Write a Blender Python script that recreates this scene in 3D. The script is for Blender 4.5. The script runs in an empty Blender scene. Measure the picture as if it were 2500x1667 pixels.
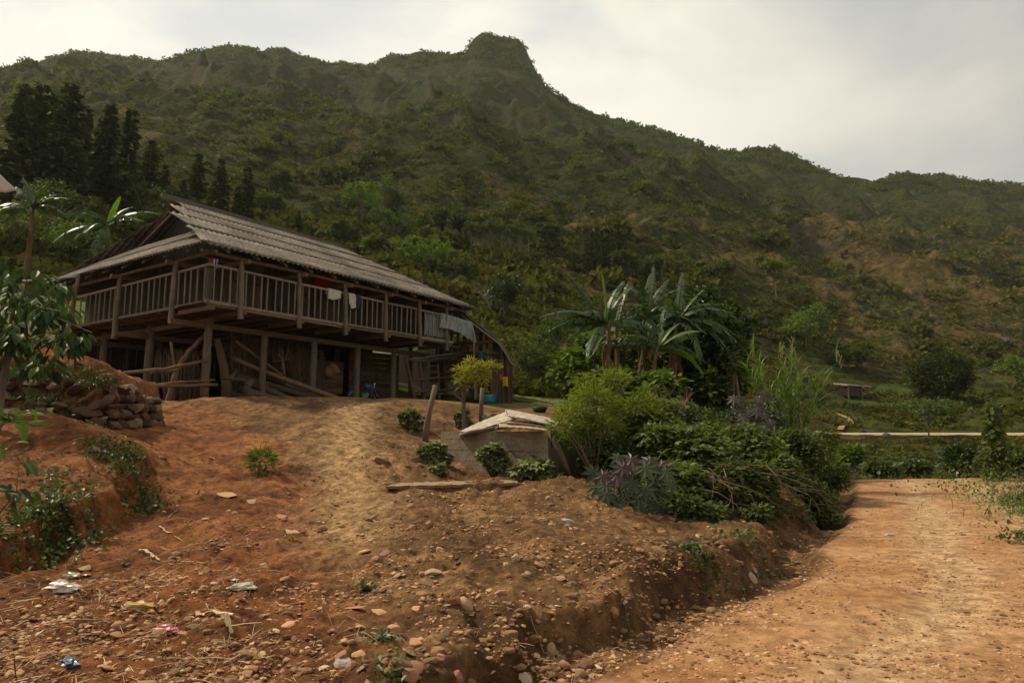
import bpy, math, random
import numpy as np
from mathutils import Vector, Matrix, Quaternion

# ------------------------------------------------------------------ camera, sky, sun, exposure
sc = bpy.context.scene
COL = sc.collection
R = math.radians
F = 1650.0; CX, CY = 1250.0, 833.5
TH = math.atan(216.5/1650.0); CT, ST = math.cos(TH), math.sin(TH)
CAMZ = 1.6
cam_d = bpy.data.cameras.new('camera'); cam = bpy.data.objects.new('camera', cam_d); COL.objects.link(cam)
cam.location = (0, 0, CAMZ); cam.rotation_euler = (math.pi/2+TH, 0, 0)
cam_d.sensor_width = 36; cam_d.lens = F/2500*36; cam_d.clip_end = 6000; cam_d.clip_start = 0.05
sc.camera = cam
SUN_EL, SUN_AZ = R(50), R(-66)          # azimuth measured from +Y (view direction) towards +X
sun_dir = Vector((math.sin(SUN_AZ)*math.cos(SUN_EL), math.cos(SUN_AZ)*math.cos(SUN_EL), math.sin(SUN_EL)))
world = bpy.data.worlds.new('World'); sc.world = world; world.use_nodes = True
wn = world.node_tree; wn.nodes.clear()
def N(nt, t, **kw):
    n = nt.nodes.new(t)
    for k, v in kw.items():
        if k == 'i':
            for a, b in v.items(): n.inputs[a].default_value = b
        else: setattr(n, k, v)
    return n
def L(nt, a, b): nt.links.new(a, b)
sky = N(wn, 'ShaderNodeTexSky', sky_type='NISHITA', sun_disc=False, sun_elevation=SUN_EL, sun_rotation=SUN_AZ, dust_density=3.0)
bg = N(wn, 'ShaderNodeBackground', i={'Strength': 0.1}); wo = N(wn, 'ShaderNodeOutputWorld')
tc = N(wn, 'ShaderNodeTexCoord')
dt = N(wn, 'ShaderNodeVectorMath', operation='DOT_PRODUCT'); dt.inputs[1].default_value = Vector((math.sin(R(-38))*.9, math.cos(R(-38))*.9, .45)).normalized()
L(wn, tc.outputs['Generated'], dt.inputs[0])
gl = N(wn, 'ShaderNodeMapRange', interpolation_type='SMOOTHSTEP', i={1: 0.25, 2: 1.0, 3: 6.3, 4: 10.2}); L(wn, dt.outputs['Value'], gl.inputs[0])
mp = N(wn, 'ShaderNodeMapping'); mp.inputs['Scale'].default_value = (1.0, 1.0, 1.9); mp.inputs['Location'].default_value = (.35, .1, .42)
L(wn, tc.outputs['Generated'], mp.inputs[0])
cn = N(wn, 'ShaderNodeTexNoise', i={'Scale': 2.3, 'Detail': 6, 'Roughness': .48, 'Distortion': .2}); L(wn, mp.outputs[0], cn.inputs['Vector'])
cr = N(wn, 'ShaderNodeMapRange', interpolation_type='SMOOTHSTEP', i={1: 0.38, 2: 0.66, 3: .80, 4: 1.17}); L(wn, cn.outputs['Fac'], cr.inputs[0])
mul = N(wn, 'ShaderNodeMath', operation='MULTIPLY'); L(wn, gl.outputs[0], mul.inputs[0]); L(wn, cr.outputs[0], mul.inputs[1])
tint = N(wn, 'ShaderNodeMix', data_type='RGBA'); tint.inputs[6].default_value = (.93, .945, .90, 1); tint.inputs[7].default_value = (1.0, .95, .82, 1)
tr = N(wn, 'ShaderNodeMapRange', i={1: 0.42, 2: 0.56, 3: 0.0, 4: 1}); L(wn, cn.outputs['Fac'], tr.inputs[0]); L(wn, tr.outputs[0], tint.inputs[0])
cc = N(wn, 'ShaderNodeVectorMath', operation='SCALE'); L(wn, tint.outputs[2], cc.inputs[0]); L(wn, mul.outputs[0], cc.inputs['Scale'])
mx = N(wn, 'ShaderNodeMix', data_type='RGBA'); mx.inputs[0].default_value = .95
L(wn, sky.outputs[0], mx.inputs[6]); L(wn, cc.outputs[0], mx.inputs[7]); L(wn, mx.outputs[2], bg.inputs['Color']); L(wn, bg.outputs[0], wo.inputs['Surface'])
sl = bpy.data.lights.new('sun', 'SUN'); sl.energy = 4.0; sl.angle = R(2.5); sl.color = (1.0, .86, .64)
so = bpy.data.objects.new('sun', sl); COL.objects.link(so); so.rotation_euler = (-sun_dir).to_track_quat('-Z', 'Y').to_euler()
sc.view_settings.view_transform = 'Standard'; sc.view_settings.look = 'None'
sc.view_settings.exposure = 0.0; sc.view_settings.gamma = 1
sc.cycles.max_bounces = 5; sc.cycles.diffuse_bounces = 3; sc.cycles.transparent_max_bounces = 6
sc.cycles.use_denoising = True

# ------------------------------------------------------------------ helpers
def kof(py):
    u = -(np.asarray(py, float)-CY)/F
    return (ST+CT*u)/(CT-ST*u)
def P(px, py, Y):
    u = -(py-CY)/F; x = (px-CX)/F; y = CT-ST*u; s = Y/y
    return Vector((x*s, Y, CAMZ+(ST+CT*u)*s))
def rat(px, py=1050.):            # X/Y of a pixel column
    u = -(py-CY)/F
    return (px-CX)/F/(CT-ST*u)
rng = random.Random(11); nr = np.random.RandomState(5)
_pm = np.random.RandomState(7).permutation(256); _pm = np.concatenate([_pm, _pm, _pm])
_g = np.random.RandomState(3).normal(size=(256, 3)); _g /= np.linalg.norm(_g, axis=1)[:, None]
def pn(p):
    p = np.asarray(p, float); i = np.floor(p).astype(int); f = p-i; i &= 255
    u = f*f*f*(f*(f*6-15)+10); out = 0
    for dx in (0, 1):
        for dy in (0, 1):
            for dz in (0, 1):
                h = _pm[_pm[_pm[i[:, 0]+dx]+i[:, 1]+dy]+i[:, 2]+dz]
                g = _g[h]; d = f-np.array([dx, dy, dz])
                w = (u[:, 0] if dx else 1-u[:, 0])*(u[:, 1] if dy else 1-u[:, 1])*(u[:, 2] if dz else 1-u[:, 2])
                out = out+w*(g*d).sum(1)
    return out*1.6
def fbm(x, y, s, o=4, r=.5, z=0., ridged=False):
    x = np.asarray(x, float); y = np.asarray(y, float); t = 0; a = 1; n = 0
    p = np.stack([x.ravel()/s, y.ravel()/s, np.full(x.size, z)], 1)
    for k in range(o):
        v = pn(p*2**k+k*17.3)
        if ridged: v = 1-2*np.abs(v)
        t = t+a*v; n += a; a *= r
    return (t/n).reshape(x.shape)
def sstep(a, b, x): t = np.clip((x-a)/(b-a), 0, 1); return t*t*(3-2*t)

def npmesh(name, V, Fc, attrs=None, smooth=False):
    V = np.ascontiguousarray(V, np.float32); Fc = np.ascontiguousarray(Fc, np.int32)
    me = bpy.data.meshes.new(name); nf, k = Fc.shape
    me.vertices.add(len(V)); me.vertices.foreach_set('co', V.ravel())
    me.loops.add(nf*k); me.loops.foreach_set('vertex_index', Fc.ravel())
    me.polygons.add(nf); me.polygons.foreach_set('loop_start', np.arange(0, nf*k, k, dtype=np.int32))
    me.polygons.foreach_set('loop_total', np.full(nf, k, np.int32))
    me.polygons.foreach_set('use_smooth', np.full(nf, bool(smooth)))
    for an, av in (attrs or {}).items():
        av = np.asarray(av, np.float32)
        if av.ndim == 1: a = me.attributes.new(an, 'FLOAT', 'POINT'); a.data.foreach_set('value', av)
        else:
            a = me.attributes.new(an, 'FLOAT_COLOR', 'POINT')
            a.data.foreach_set('color', np.concatenate([av, np.ones((len(av), 1), np.float32)], 1).ravel())
    me.update(calc_edges=True); me.validate(verbose=False)
    return me
def wloc(o):
    v = Vector((0, 0, 0))
    while o is not None: v = v+o.location; o = o.parent
    return v
def tag(o, label=None, cat=None, group=None, kind=None):
    if label: o['label'] = label
    if cat: o['category'] = cat
    if group: o['group'] = group
    if kind: o['kind'] = kind
    return o
def link(name, me, mat=None, parent=None):
    o = bpy.data.objects.new(name, me); COL.objects.link(o)
    if mat is not None and me is not None:
        for m in (mat if isinstance(mat, (list, tuple)) else [mat]): me.materials.append(m)
    if parent is not None:
        w = wloc(parent)
        if me is not None: me.transform(Matrix.Translation(-w))
        o.parent = parent
    return o
def link_at(name, me, mat, loc):         # one-mesh thing with its origin at loc; mesh given in world coordinates
    o = link(name, me, mat); me.transform(Matrix.Translation(-Vector(loc))); o.location = loc; return o
def thing(name, label, cat, loc, group=None):
    o = bpy.data.objects.new(name, None); COL.objects.link(o); o.location = loc; o.empty_display_size = .2
    return tag(o, label, cat, group)
def copy_thing(o, loc=None, rz=0., s=1., label=None):
    def cp(a, par):
        c = a.copy(); COL.objects.link(c); c.parent = par
        for ch in [x for x in kids.get(a.name, [])]: cp(ch, c)
        return c
    kids = {}
    for x in bpy.data.objects:
        if x.parent: kids.setdefault(x.parent.name, []).append(x)
    r = cp(o, None)
    if loc is not None: r.location = loc
    r.rotation_euler = (0, 0, rz); r.scale = (s, s, s)
    if label: r['label'] = label
    return r

class MB:
    """collects shapes that become ONE mesh"""
    def __init__(s): s.v = []; s.f = []; s.u = []
    def add(s, vs, fs):
        n = len(s.v); s.v += [tuple(v) for v in vs]; s.f += [tuple(i+n for i in f) for f in fs]; return s
    def box(s, c, sz, M=None, jit=0):
        M = M or Matrix.Identity(3); c = Vector(c); vs = []
        for z in (-.5, .5):
            for y in (-.5, .5):
                for x in (-.5, .5):
                    q = Vector((x*sz[0], y*sz[1], z*sz[2]))
                    if jit: q += Vector((rng.uniform(-jit, jit), rng.uniform(-jit, jit), rng.uniform(-jit, jit)))
                    vs.append(c+M@q)
        return s.add(vs, [(0, 2, 3, 1), (4, 5, 7, 6), (0, 1, 5, 4), (2, 6, 7, 3), (0, 4, 6, 2), (1, 3, 7, 5)])
    def bar(s, a, b, w, h, up=(0, 0, 1), jit=0):
        a, b = Vector(a), Vector(b); d = b-a; x = d.normalized(); y = Vector(up).cross(x)
        if y.length < 1e-4: y = Vector((1, 0, 0)).cross(x)
        y.normalize(); z = x.cross(y)
        return s.box((a+b)/2, (d.length, w, h), Matrix((x, y, z)).transposed(), jit)
    def tube(s, pts, rad, n=7, cap=True, rough=0.):
        pts = [Vector(p) for p in pts]; m = len(pts)
        if not hasattr(rad, '__len__'): rad = [rad]*m
        base = len(s.v); ref = Vector((.31, .17, .93))
        for i, p in enumerate(pts):
            t = (pts[min(i+1, m-1)]-pts[max(i-1, 0)]).normalized()
            a = t.cross(ref)
            if a.length < .1: a = t.cross(Vector((1, 0, 0)))
            a.normalize(); b = t.cross(a)
            for k in range(n):
                w = 2*math.pi*k/n; r = rad[i]*(1+rng.uniform(-rough, rough))
                s.v.append(tuple(p+(a*math.cos(w)+b*math.sin(w))*r))
        for i in range(m-1):
            for k in range(n):
                k2 = (k+1) % n
                s.f.append((base+i*n+k, base+i*n+k2, base+(i+1)*n+k2, base+(i+1)*n+k))
        if cap:
            s.f.append(tuple(base+k for k in reversed(range(n)))); s.f.append(tuple(base+(m-1)*n+k for k in range(n)))
        return s
    def log(s, a, b, r0, r1=None, n=8, seg=5, bend=.02, rough=.06):
        a, b = Vector(a), Vector(b); r1 = r0 if r1 is None else r1; pts = []; rs = []
        for i in range(seg+1):
            t = i/seg; j = bend*(b-a).length*(1 if 0 < i < seg else 0)
            pts.append(a.lerp(b, t)+Vector((rng.uniform(-j, j), rng.uniform(-j, j), rng.uniform(-j, j)))); rs.append((r0+(r1-r0)*t)*rng.uniform(.93, 1.07))
        return s.tube(pts, rs, n, True, rough)
    def mesh(s, name, smooth=False):
        me = bpy.data.meshes.new(name); me.from_pydata(s.v, [], s.f)
        me.polygons.foreach_set('use_smooth', [bool(smooth)]*len(s.f))
        me.update(); return me
    def part(s, name, mat, parent, smooth=False): return link(name, s.mesh(name, smooth), mat, parent)
    def solo(s, name, mat, loc, label, cat, group=None, smooth=False):
        return tag(link_at(name, s.mesh(name, smooth), mat, loc), label, cat, group)

# ------------------------------------------------------------------ materials
MATS = {}
def newmat(name):
    m = bpy.data.materials.new(name); m.use_nodes = True; nt = m.node_tree; nt.nodes.clear()
    o = N(nt, 'ShaderNodeOutputMaterial'); b = N(nt, 'ShaderNodeBsdfPrincipled'); L(nt, b.outputs[0], o.inputs[0])
    MATS[name] = m; return m, nt, b, o
def ramp(nt, src, stops):
    r = N(nt, 'ShaderNodeValToRGB'); e = r.color_ramp.elements
    while len(e) < len(stops): e.new(.5)
    for k, (p, c) in enumerate(stops): e[k].position = p; e[k].color = (*c, 1)
    L(nt, src, r.inputs[0]); return r.outputs[0]
def mixc(nt, fac, a, b, mode='MIX'):
    m = N(nt, 'ShaderNodeMix', data_type='RGBA', blend_type=mode)
    for k, v in ((0, fac), (6, a), (7, b)):
        if isinstance(v, (int, float)): m.inputs[k].default_value = v
        elif isinstance(v, tuple): m.inputs[k].default_value = (*v, 1)
        else: L(nt, v, m.inputs[k])
    return m.outputs[2]
def noise(nt, scale, detail=5, rough=.55, vec=None, dist=0.):
    n = N(nt, 'ShaderNodeTexNoise', i={'Scale': scale, 'Detail': detail, 'Roughness': rough, 'Distortion': dist})
    if vec is not None: L(nt, vec, n.inputs['Vector'])
    return n.outputs['Fac']
def wood(name, c0, c1, c2, scale=1.0, rough=.85, axis=None):
    c0, c1, c2 = [(c[0]*1.04, c[1]*.93, c[2]*.82) for c in (c0, c1, c2)]
    m, nt, b, o = newmat(name); t = N(nt, 'ShaderNodeTexCoord')
    mpn = N(nt, 'ShaderNodeMapping'); mpn.inputs['Scale'].default_value = axis or (1, 1, 1); L(nt, t.outputs['Object'], mpn.inputs[0])
    gi = N(nt, 'ShaderNodeNewGeometry')
    a = noise(nt, 3*scale, 8, .7, mpn.outputs[0]); f = noise(nt, 26*scale, 4, .7, mpn.outputs[0], 1.)
    col = ramp(nt, a, [(.3, c0), (.52, c1), (.75, c2)])
    vr = N(nt, 'ShaderNodeMapRange', i={3: .62, 4: 1.3}); L(nt, gi.outputs['Random Per Island'], vr.inputs[0])
    vm = N(nt, 'ShaderNodeVectorMath', operation='SCALE'); L(nt, col, vm.inputs[0]); L(nt, vr.outputs[0], vm.inputs['Scale'])
    fr = N(nt, 'ShaderNodeMapRange', i={1: .3, 2: .7, 3: .7, 4: 1.25}); L(nt, f, fr.inputs[0])
    v2 = N(nt, 'ShaderNodeVectorMath', operation='SCALE'); L(nt, vm.outputs[0], v2.inputs[0]); L(nt, fr.outputs[0], v2.inputs['Scale'])
    L(nt, v2.outputs[0], b.inputs['Base Color']); b.inputs['Roughness'].default_value = rough
    bp = N(nt, 'ShaderNodeBump', i={'Strength': .5, 'Distance': .01}); L(nt, f, bp.inputs['Height']); L(nt, bp.outputs[0], b.inputs['Normal'])
    return m
def leafmat(name, cols, trans=.25, rough=.45, spec=.35, attr=None, g=1.5):
    cols = [(a*g*1.04, b_*g, c*g*.85) for a, b_, c in cols]
    m, nt, b, o = newmat(name); gi = N(nt, 'ShaderNodeNewGeometry')
    n = len(cols); col = ramp(nt, gi.outputs['Random Per Island'], [((k+.5)/n, c) for k, c in enumerate(cols)])
    t = N(nt, 'ShaderNodeTexCoord'); f = noise(nt, 1.7, 3, .6, t.outputs['Object'])
    fr = N(nt, 'ShaderNodeMapRange', i={1: .3, 2: .7, 3: .72, 4: 1.25}); L(nt, f, fr.inputs[0])
    v2 = N(nt, 'ShaderNodeVectorMath', operation='SCALE'); L(nt, col, v2.inputs[0]); L(nt, fr.outputs[0], v2.inputs['Scale'])
    c = v2.outputs[0]
    if attr:
        at = N(nt, 'ShaderNodeAttribute', attribute_name=attr); c = mixc(nt, 1., c, at.outputs['Color'], 'MULTIPLY')
    L(nt, c, b.inputs['Base Color']); b.inputs['Roughness'].default_value = rough; b.inputs['Specular IOR Level'].default_value = spec
    tl = N(nt, 'ShaderNodeBsdfTranslucent'); hs = N(nt, 'ShaderNodeVectorMath', operation='MULTIPLY'); hs.inputs[1].default_value = (1.5, 1.7, .6)
    L(nt, c, hs.inputs[0]); L(nt, hs.outputs[0], tl.inputs['Color'])
    ms = N(nt, 'ShaderNodeMixShader'); ms.inputs[0].default_value = trans; L(nt, b.outputs[0], ms.inputs[1]); L(nt, tl.outputs[0], ms.inputs[2]); L(nt, ms.outputs[0], o.inputs[0])
    return m
def flat(name, c, rough=.7, var=.25, scale=6, metal=0.):
    m, nt, b, o = newmat(name); t = N(nt, 'ShaderNodeTexCoord'); f = noise(nt, scale, 5, .6, t.outputs['Object'])
    col = ramp(nt, f, [(.3, tuple(x*(1-var) for x in c)), (.7, tuple(min(1, x*(1+var)) for x in c))])
    L(nt, col, b.inputs['Base Color']); b.inputs['Roughness'].default_value = rough; b.inputs['Metallic'].default_value = metal
    bp = N(nt, 'ShaderNodeBump', i={'Strength': .3, 'Distance': .01}); f2 = noise(nt, scale*5, 4, .6, t.outputs['Object']); L(nt, f2, bp.inputs['Height']); L(nt, bp.outputs[0], b.inputs['Normal'])
    return m
# ------------------------------------------------------------------ near ground
EDGE = np.array([(-2.2, .6), (-.6, 2.6), (.49, 4.56), (1.22, 5.3), (1.6, 5.9), (2.2, 6.57), (2.87, 7.1), (3.75, 8.3), (4.3, 9.6), (5.7, 11.7), (7.9, 15.9), (10.6, 21), (12.3, 25), (11.5, 30), (6, 40)])
def edge_s(x, y):
    """signed distance to the left edge of the road, positive on the mound side"""
    x = np.asarray(x, float); y = np.asarray(y, float); best = np.full(x.shape, 1e9); sg = np.ones(x.shape)
    for a, b in zip(EDGE[:-1], EDGE[1:]):
        d = b-a; l2 = (d**2).sum(); t = np.clip(((x-a[0])*d[0]+(y-a[1])*d[1])/l2, 0, 1)
        qx = x-(a[0]+t*d[0]); qy = y-(a[1]+t*d[1]); dd = np.hypot(qx, qy); cr_ = d[0]*qy-d[1]*qx
        m = dd < best; best = np.where(m, dd, best); sg = np.where(m, np.sign(cr_), sg)
    return best*sg
def rbf(pts):
    pts = np.array(pts, float); n = len(pts); d = np.hypot(pts[:, None, 0]-pts[None, :, 0], pts[:, None, 1]-pts[None, :, 1])
    def phi(r): return r**2*np.log(r+1e-6)
    A = np.zeros((n+3, n+3)); A[:n, :n] = phi(d)+np.eye(n)*.015; A[:n, n:] = np.c_[np.ones(n), pts[:, :2]]; A[n:, :n] = A[:n, n:].T
    w = np.linalg.solve(A, np.r_[pts[:, 2], 0, 0, 0])
    def f(x, y):
        x = np.asarray(x, float); y = np.asarray(y, float); out = w[n]+w[n+1]*x+w[n+2]*y
        for k in range(n):
            r2 = (x-pts[k, 0])**2+(y-pts[k, 1])**2; out = out+w[k]*.5*r2*np.log(r2+1e-9)
        return out
    return f
PX = [(268, 967, 19.3), (304, 963, 19.3), (350, 972, 19.4), (408, 984, 19.5), (456, 980, 19.5), (512, 970, 19.5), (600, 972, 19.5), (700, 975, 19.6), (800, 977, 19.8), (900, 980, 20), (1000, 978, 21), (1080, 978, 22.5), (1150, 984, 24), (1230, 1000, 25),
      (300, 1015, 16.8), (500, 1045, 15.8), (400, 1040, 15.5), (700, 1050, 16), (850, 1035, 16.8), (950, 1010, 18.5), (400, 1110, 12.5), (600, 1110, 13), (540, 1140, 12),
      (620, 1190, 10.7), (700, 1130, 12.6), (730, 1200, 10.6), (800, 1150, 12), (850, 1090, 14.2), (1000, 1130, 13), (940, 1060, 16.3), (1076, 1122, 14.7), (1160, 1146, 14.1), (1250, 1158, 13.6), (1338, 1170, 13.1), (1200, 1166, 12.5), (1100, 1160, 12.9), (1300, 1174, 12.3), (1000, 1163, 12.6), (1250, 1100, 15.8), (1000, 1060, 17.5), (1150, 1040, 19.5),
      (1300, 1022, 21), (1400, 1100, 17), (1400, 1180, 12), (1500, 1035, 23), (1600, 1060, 22), (1800, 1085, 22), (1950, 1110, 22), (1700, 1130, 16), (1850, 1160, 15), (1700, 1250, 10.6), (1850, 1262, 11.0), (1500, 1262, 9.3), (1570, 1295, 8.9), (1640, 1290, 9.4), (1600, 1240, 10.6),
      (1000, 1200, 10.4), (1250, 1190, 11.2), (1430, 1225, 9.7), (1250, 1260, 8.8), (1000, 1300, 7.8), (1400, 1320, 7.5), (1550, 1340, 7.2), (1650, 1320, 7.9), (1250, 1400, 6.3), (1400, 1400, 6.5),
      (800, 1250, 9), (650, 1240, 9.3), (500, 1220, 9.7), (420, 1290, 8.3), (600, 1400, 6.3), (300, 1400, 6.4), (100, 1450, 5.7), (0, 1540, 4.9), (400, 1550, 4.8), (800, 1500, 5.2), (1050, 1480, 5.3), (1000, 1400, 6.2), (800, 1380, 6.7),
      (0, 1667, 4), (400, 1667, 4), (800, 1667, 4.05), (1150, 1667, 4.2), (1200, 1550, 4.95),
      (50, 1008, 12), (200, 1040, 11.8), (270, 1062, 11.6), (330, 1110, 10.8), (150, 1130, 9.6), (0, 1150, 8.9), (50, 1240, 7.9), (190, 1200, 8.7), (290, 1165, 9.6), (370, 1170, 10.4), (150, 1345, 7.3), (0, 1395, 6.5), (260, 1300, 8.1), (350, 1225, 9.4),
      (60, 1000, 13.6), (240, 1036, 13.4), (330, 1060, 13.4), (0, 885, 18), (150, 890, 17.5), (250, 940, 18), (-400, 1000, 13), (-400, 1250, 8), (-400, 1450, 5.5), (-400, 860, 20), (-900, 900, 16), (-900, 1100, 8)]
base_pts = [tuple(P(*q)) for q in PX]+[(-8, 21, 2.6), (-9.5, 22.5, 2.6), (-3, 24, 2.62), (1, 29, 2.7), (-12, 24, 2.65), (-16, 28, 2.7), (-5, 32, 2.7), (3, 34, 2.8), (-13, 34, 3.2), (-20, 30, 4.2), (-24, 24, 5),
      (8, 34, 1.8), (14, 34, .4), (8, 28, 1.4), (2, 2, .1), (0, 1, .15), (-3, 1, .3), (-8, 3, .8), (0, 42, 4.5), (-20, 42, 9), (14, 42, 1), (5, 14, .9), (4, 8, .45)]
road_pts = [(1, 4, 0), (3, 4, 0), (6, 5, .02), (5, 8, 0), (8, 10, .02), (8, 14, 0), (12, 18, 0), (12, 23, -.02), (16, 23, 0), (20, 20, .15), (14, 27, -.7), (9, 29, -1.1), (20, 29, -1.3), (18, 14, .35), (14, 8, .4), (10, 3, .15), (2, 1, 0), (-1, 1, .02), (16, 34, -2.6), (4, 38, -2), (30, 28, -2), (30, 15, .5), (25, 40, -3), (11, 12.5, .05), (13.5, 17, .05), (2, 6, 0), (4, 10, -.02), (-3, 3, 0), (0, 12, 0), (0, 20, 0)]
f_base = rbf(base_pts); f_road = rbf(road_pts)
def near_parts(x, y):
    x = np.asarray(x, float); y = np.asarray(y, float)
    s = edge_s(x, y)+(.26*fbm(x, y, 1.1, 3)+.10*fbm(x, y, .3, 3, z=3))*sstep(-.2, .5, edge_s(x, y))
    big = np.clip(y/12, .5, 2.2)
    foot = .52+.22*fbm(x, y, 1.6, 2, z=9.); top = foot+(.50+.38*fbm(x, y, .8, 3, z=4))*big
    m = sstep(foot, top, s); m = m**.8
    b = f_base(x, y); r = f_road(x, y)
    return s, m, b, r
def near_z(x, y, fine=True):
    s, m, b, r = near_parts(x, y)
    flatm = sstep(19.6, 21, y)*sstep(34, 30, y)*sstep(5, 3, x)*sstep(-15, -13.5, x)      # the levelled yard under the house
    b = b+(1-flatm)*(.07*fbm(x, y, 2.2, 3)+.11*fbm(x, y, .8, 4, z=2.)*sstep(26, 12, y)+.05*fbm(x, y, .22, 4, .6, z=5, ridged=True)*(.4+.9*sstep(-.2, .3, fbm(x, y, 1.5, 2, z=13))))
    # gullies worn down the slope
    b = b-(1-flatm)*.07*np.maximum(0, fbm(x*1.7, y*.6, .8, 3, ridged=True)-.25)
    # steep eroded face of the left bank
    xl = np.interp(y, [5, 8.2, 9.5, 11], [-4.75, -4.7, -5.1, -5.8])+.22*fbm(x, y, .7, 4, .6, z=41, ridged=True); dl = xl-x
    b = b+.36*sstep(0, .26, dl)*sstep(3.2, .6, dl)*sstep(4.6, 6.2, y)*sstep(11.6, 10, y)
    # broken step below the water tank
    sy = 11.3+(x+1.9)*.32; b = b-.15*sstep(0, -.07, y-sy-.05*fbm(x, y, .4, 2))*sstep(-1.5, -.1, y-sy)*sstep(-2.25, -1.75, x)*sstep(.35, -.15, x)
    tk = np.exp(-((x+.3)/1.7)**2-((y-13.0)/.9)**2); b = b-.05*tk
    bank = np.clip(1-np.abs(m-.5)*2, 0, 1)
    pc = np.interp(y, [5, 6, 8, 10.5, 13, 16.5, 19.5], [-1.4, -1.55, -1.9, -2.4, -3.1, -3.97, -4.45]); b = b-.06*np.exp(-((x-pc)/.42)**2)*sstep(5, 8, y)
    b = b+bank*(.22*fbm(x, y, .55, 3, .6, z=7, ridged=True)+.13*fbm(x, y, .16, 3, .6, z=17, ridged=True)-.08)
    # washed-out gully mouths in the lower bank
    for gx_, gy_, gl_, gw_ in ((-.18, 4.9, .8, .09), (.95, 6.3, .5, .10), (-3.4, 11.5, 2.2, .3)): b = b-.16*np.exp(-((x-gx_+.25*(y-gy_)*.6+.05*np.sin(y*6))/gw_)**2-((y-gy_)/gl_)**2)
    rr = r+.005*fbm(x, y, .35, 4)+.03*fbm(x, y, 2.5, 2, z=8)-.16*sstep(0, .22, s)*sstep(1.2, .6, s)*(.75+.5*fbm(x, y, .5, 2))
    # wheel ruts
    rr = rr-.03*np.exp(-((s+1.25)/.28)**2)-.03*np.exp(-((s+2.75)/.28)**2)-.06*sstep(-3.4, -6, s)*0
    z = rr*(1-m)+np.maximum(b, rr)*m
    if fine:
        c = .038*fbm(x, y, .10, 4, .65, z=1.)*np.where(s > 0, 1., .11)
        z = z+c*(1-.6*flatm)
    # left bank: undercut step
    return z
def gz(x, y): return float(near_z(np.array([x]), np.array([y]))[0])
def G(px, py, lo=3.0, hi=34.):
    """first point where the pixel's ray meets the near ground"""
    Y = np.exp(np.linspace(math.log(lo), math.log(hi), 1500)); k = float(kof(py)); r = rat(px, py)
    d = near_z(r*Y, Y)-(CAMZ+k*Y); i = int(np.argmax(d > 0)) if (d > 0).any() else len(Y)-1
    return Vector((r*Y[i], Y[i], float(near_z(np.array([r*Y[i]]), Y[i:i+1])[0])))
na, nrw = 820, 820
az = np.linspace(R(-62), R(62), na); rr_ = np.exp(np.linspace(math.log(1.4), math.log(46), nrw))
A_, R_ = np.meshgrid(az, rr_); GX = R_*np.sin(A_); GY = R_*np.cos(A_); GZ = near_z(GX, GY)
S_ = edge_s(GX, GY)
gv = np.stack([GX.ravel(), GY.ravel(), GZ.ravel()], 1)
def gridf(nr_, nc, flip=False):
    i = np.arange(nr_*nc).reshape(nr_, nc); a = i[:-1, :-1].ravel(); b = i[:-1, 1:].ravel(); c = i[1:, 1:].ravel(); d = i[1:, :-1].ravel()
    return np.stack([a, d, c, b] if flip else [a, b, c, d], 1)
xb = np.interp(GY, [0, 4, 8, 12, 17, 25], [-.5, -.7, -1.9, -3.6, -6.6, -9.5])
wob = .6*fbm(GX, GY, 1.8, 4, z=3)
red = sstep(.6, -.7, GX-xb+wob*np.clip(GY/8, .5, 1.5))*sstep(19.5, 14.5, GY+GX*.15)
road_m = sstep(.12, -.12, S_+.12*fbm(GX, GY, .7, 3))
_w = .22*fbm(GX, GY, 2.6, 2, z=2); trk = np.clip(.9*np.exp(-((S_+1.35+_w)/.36)**2)+.9*np.exp(-((S_+2.85+_w)/.42)**2)+.22+.5*fbm(GX, GY, 1.3, 4, z=27), 0, 1)
pth = np.clip(np.exp(-((GX-np.interp(GY, [5, 6, 8, 10.5, 13, 16.5, 19.5], [-1.4, -1.55, -1.9, -2.4, -3.1, -3.97, -4.45])+.25*fbm(GX, GY, 1.2, 3, z=71))/.55)**2)*sstep(5.5, 9, GY)*1.15+.12*fbm(GX, GY, .6, 3, z=72), 0, 1)*.8*sstep(21, 19.5, GY)*sstep(5, 8, GY)
grassm = sstep(.1, .6, fbm(GX, GY, 2.5, 4, z=6)+sstep(24, 30, GY)*.8+sstep(-3.6, -6.5, S_+fbm(GX, GY, 2, 3)*1.2)*.6-.25)*np.maximum(sstep(24, 29, GY), sstep(-3.6, -5.5, S_))
groundm = npmesh('ground', gv, gridf(nrw, na), {'red': red.ravel(), 'road': road_m.ravel(), 'grass': grassm.ravel(), 'track': trk.ravel(), 'path': pth.ravel()}, True)
m, nt, b, o = newmat('soil'); t = N(nt, 'ShaderNodeTexCoord'); ob = t.outputs['Object']
def att(n): a = N(nt, 'ShaderNodeAttribute', attribute_name=n); return a.outputs['Fac']
n1 = noise(nt, .8, 7, .65, ob, .3); n2 = noise(nt, 5.5, 8, .7, ob); n3 = noise(nt, 38, 5, .75, ob); n4 = noise(nt, 1.1, 9, .68, ob, .8)
tan = ramp(nt, n4, [(.32, (.065, .033, .014)), (.46, (.14, .072, .030)), (.57, (.225, .12, .05)), (.70, (.38, .22, .095))])
redc = ramp(nt, n4, [(.32, (.082, .030, .012)), (.46, (.175, .063, .021)), (.58, (.28, .108, .036)), (.74, (.40, .175, .06))])
rdc = ramp(nt, n1, [(.30, (.20, .088, .034)), (.46, (.32, .152, .06)), (.62, (.41, .222, .10)), (.75, (.48, .30, .155))])
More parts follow.
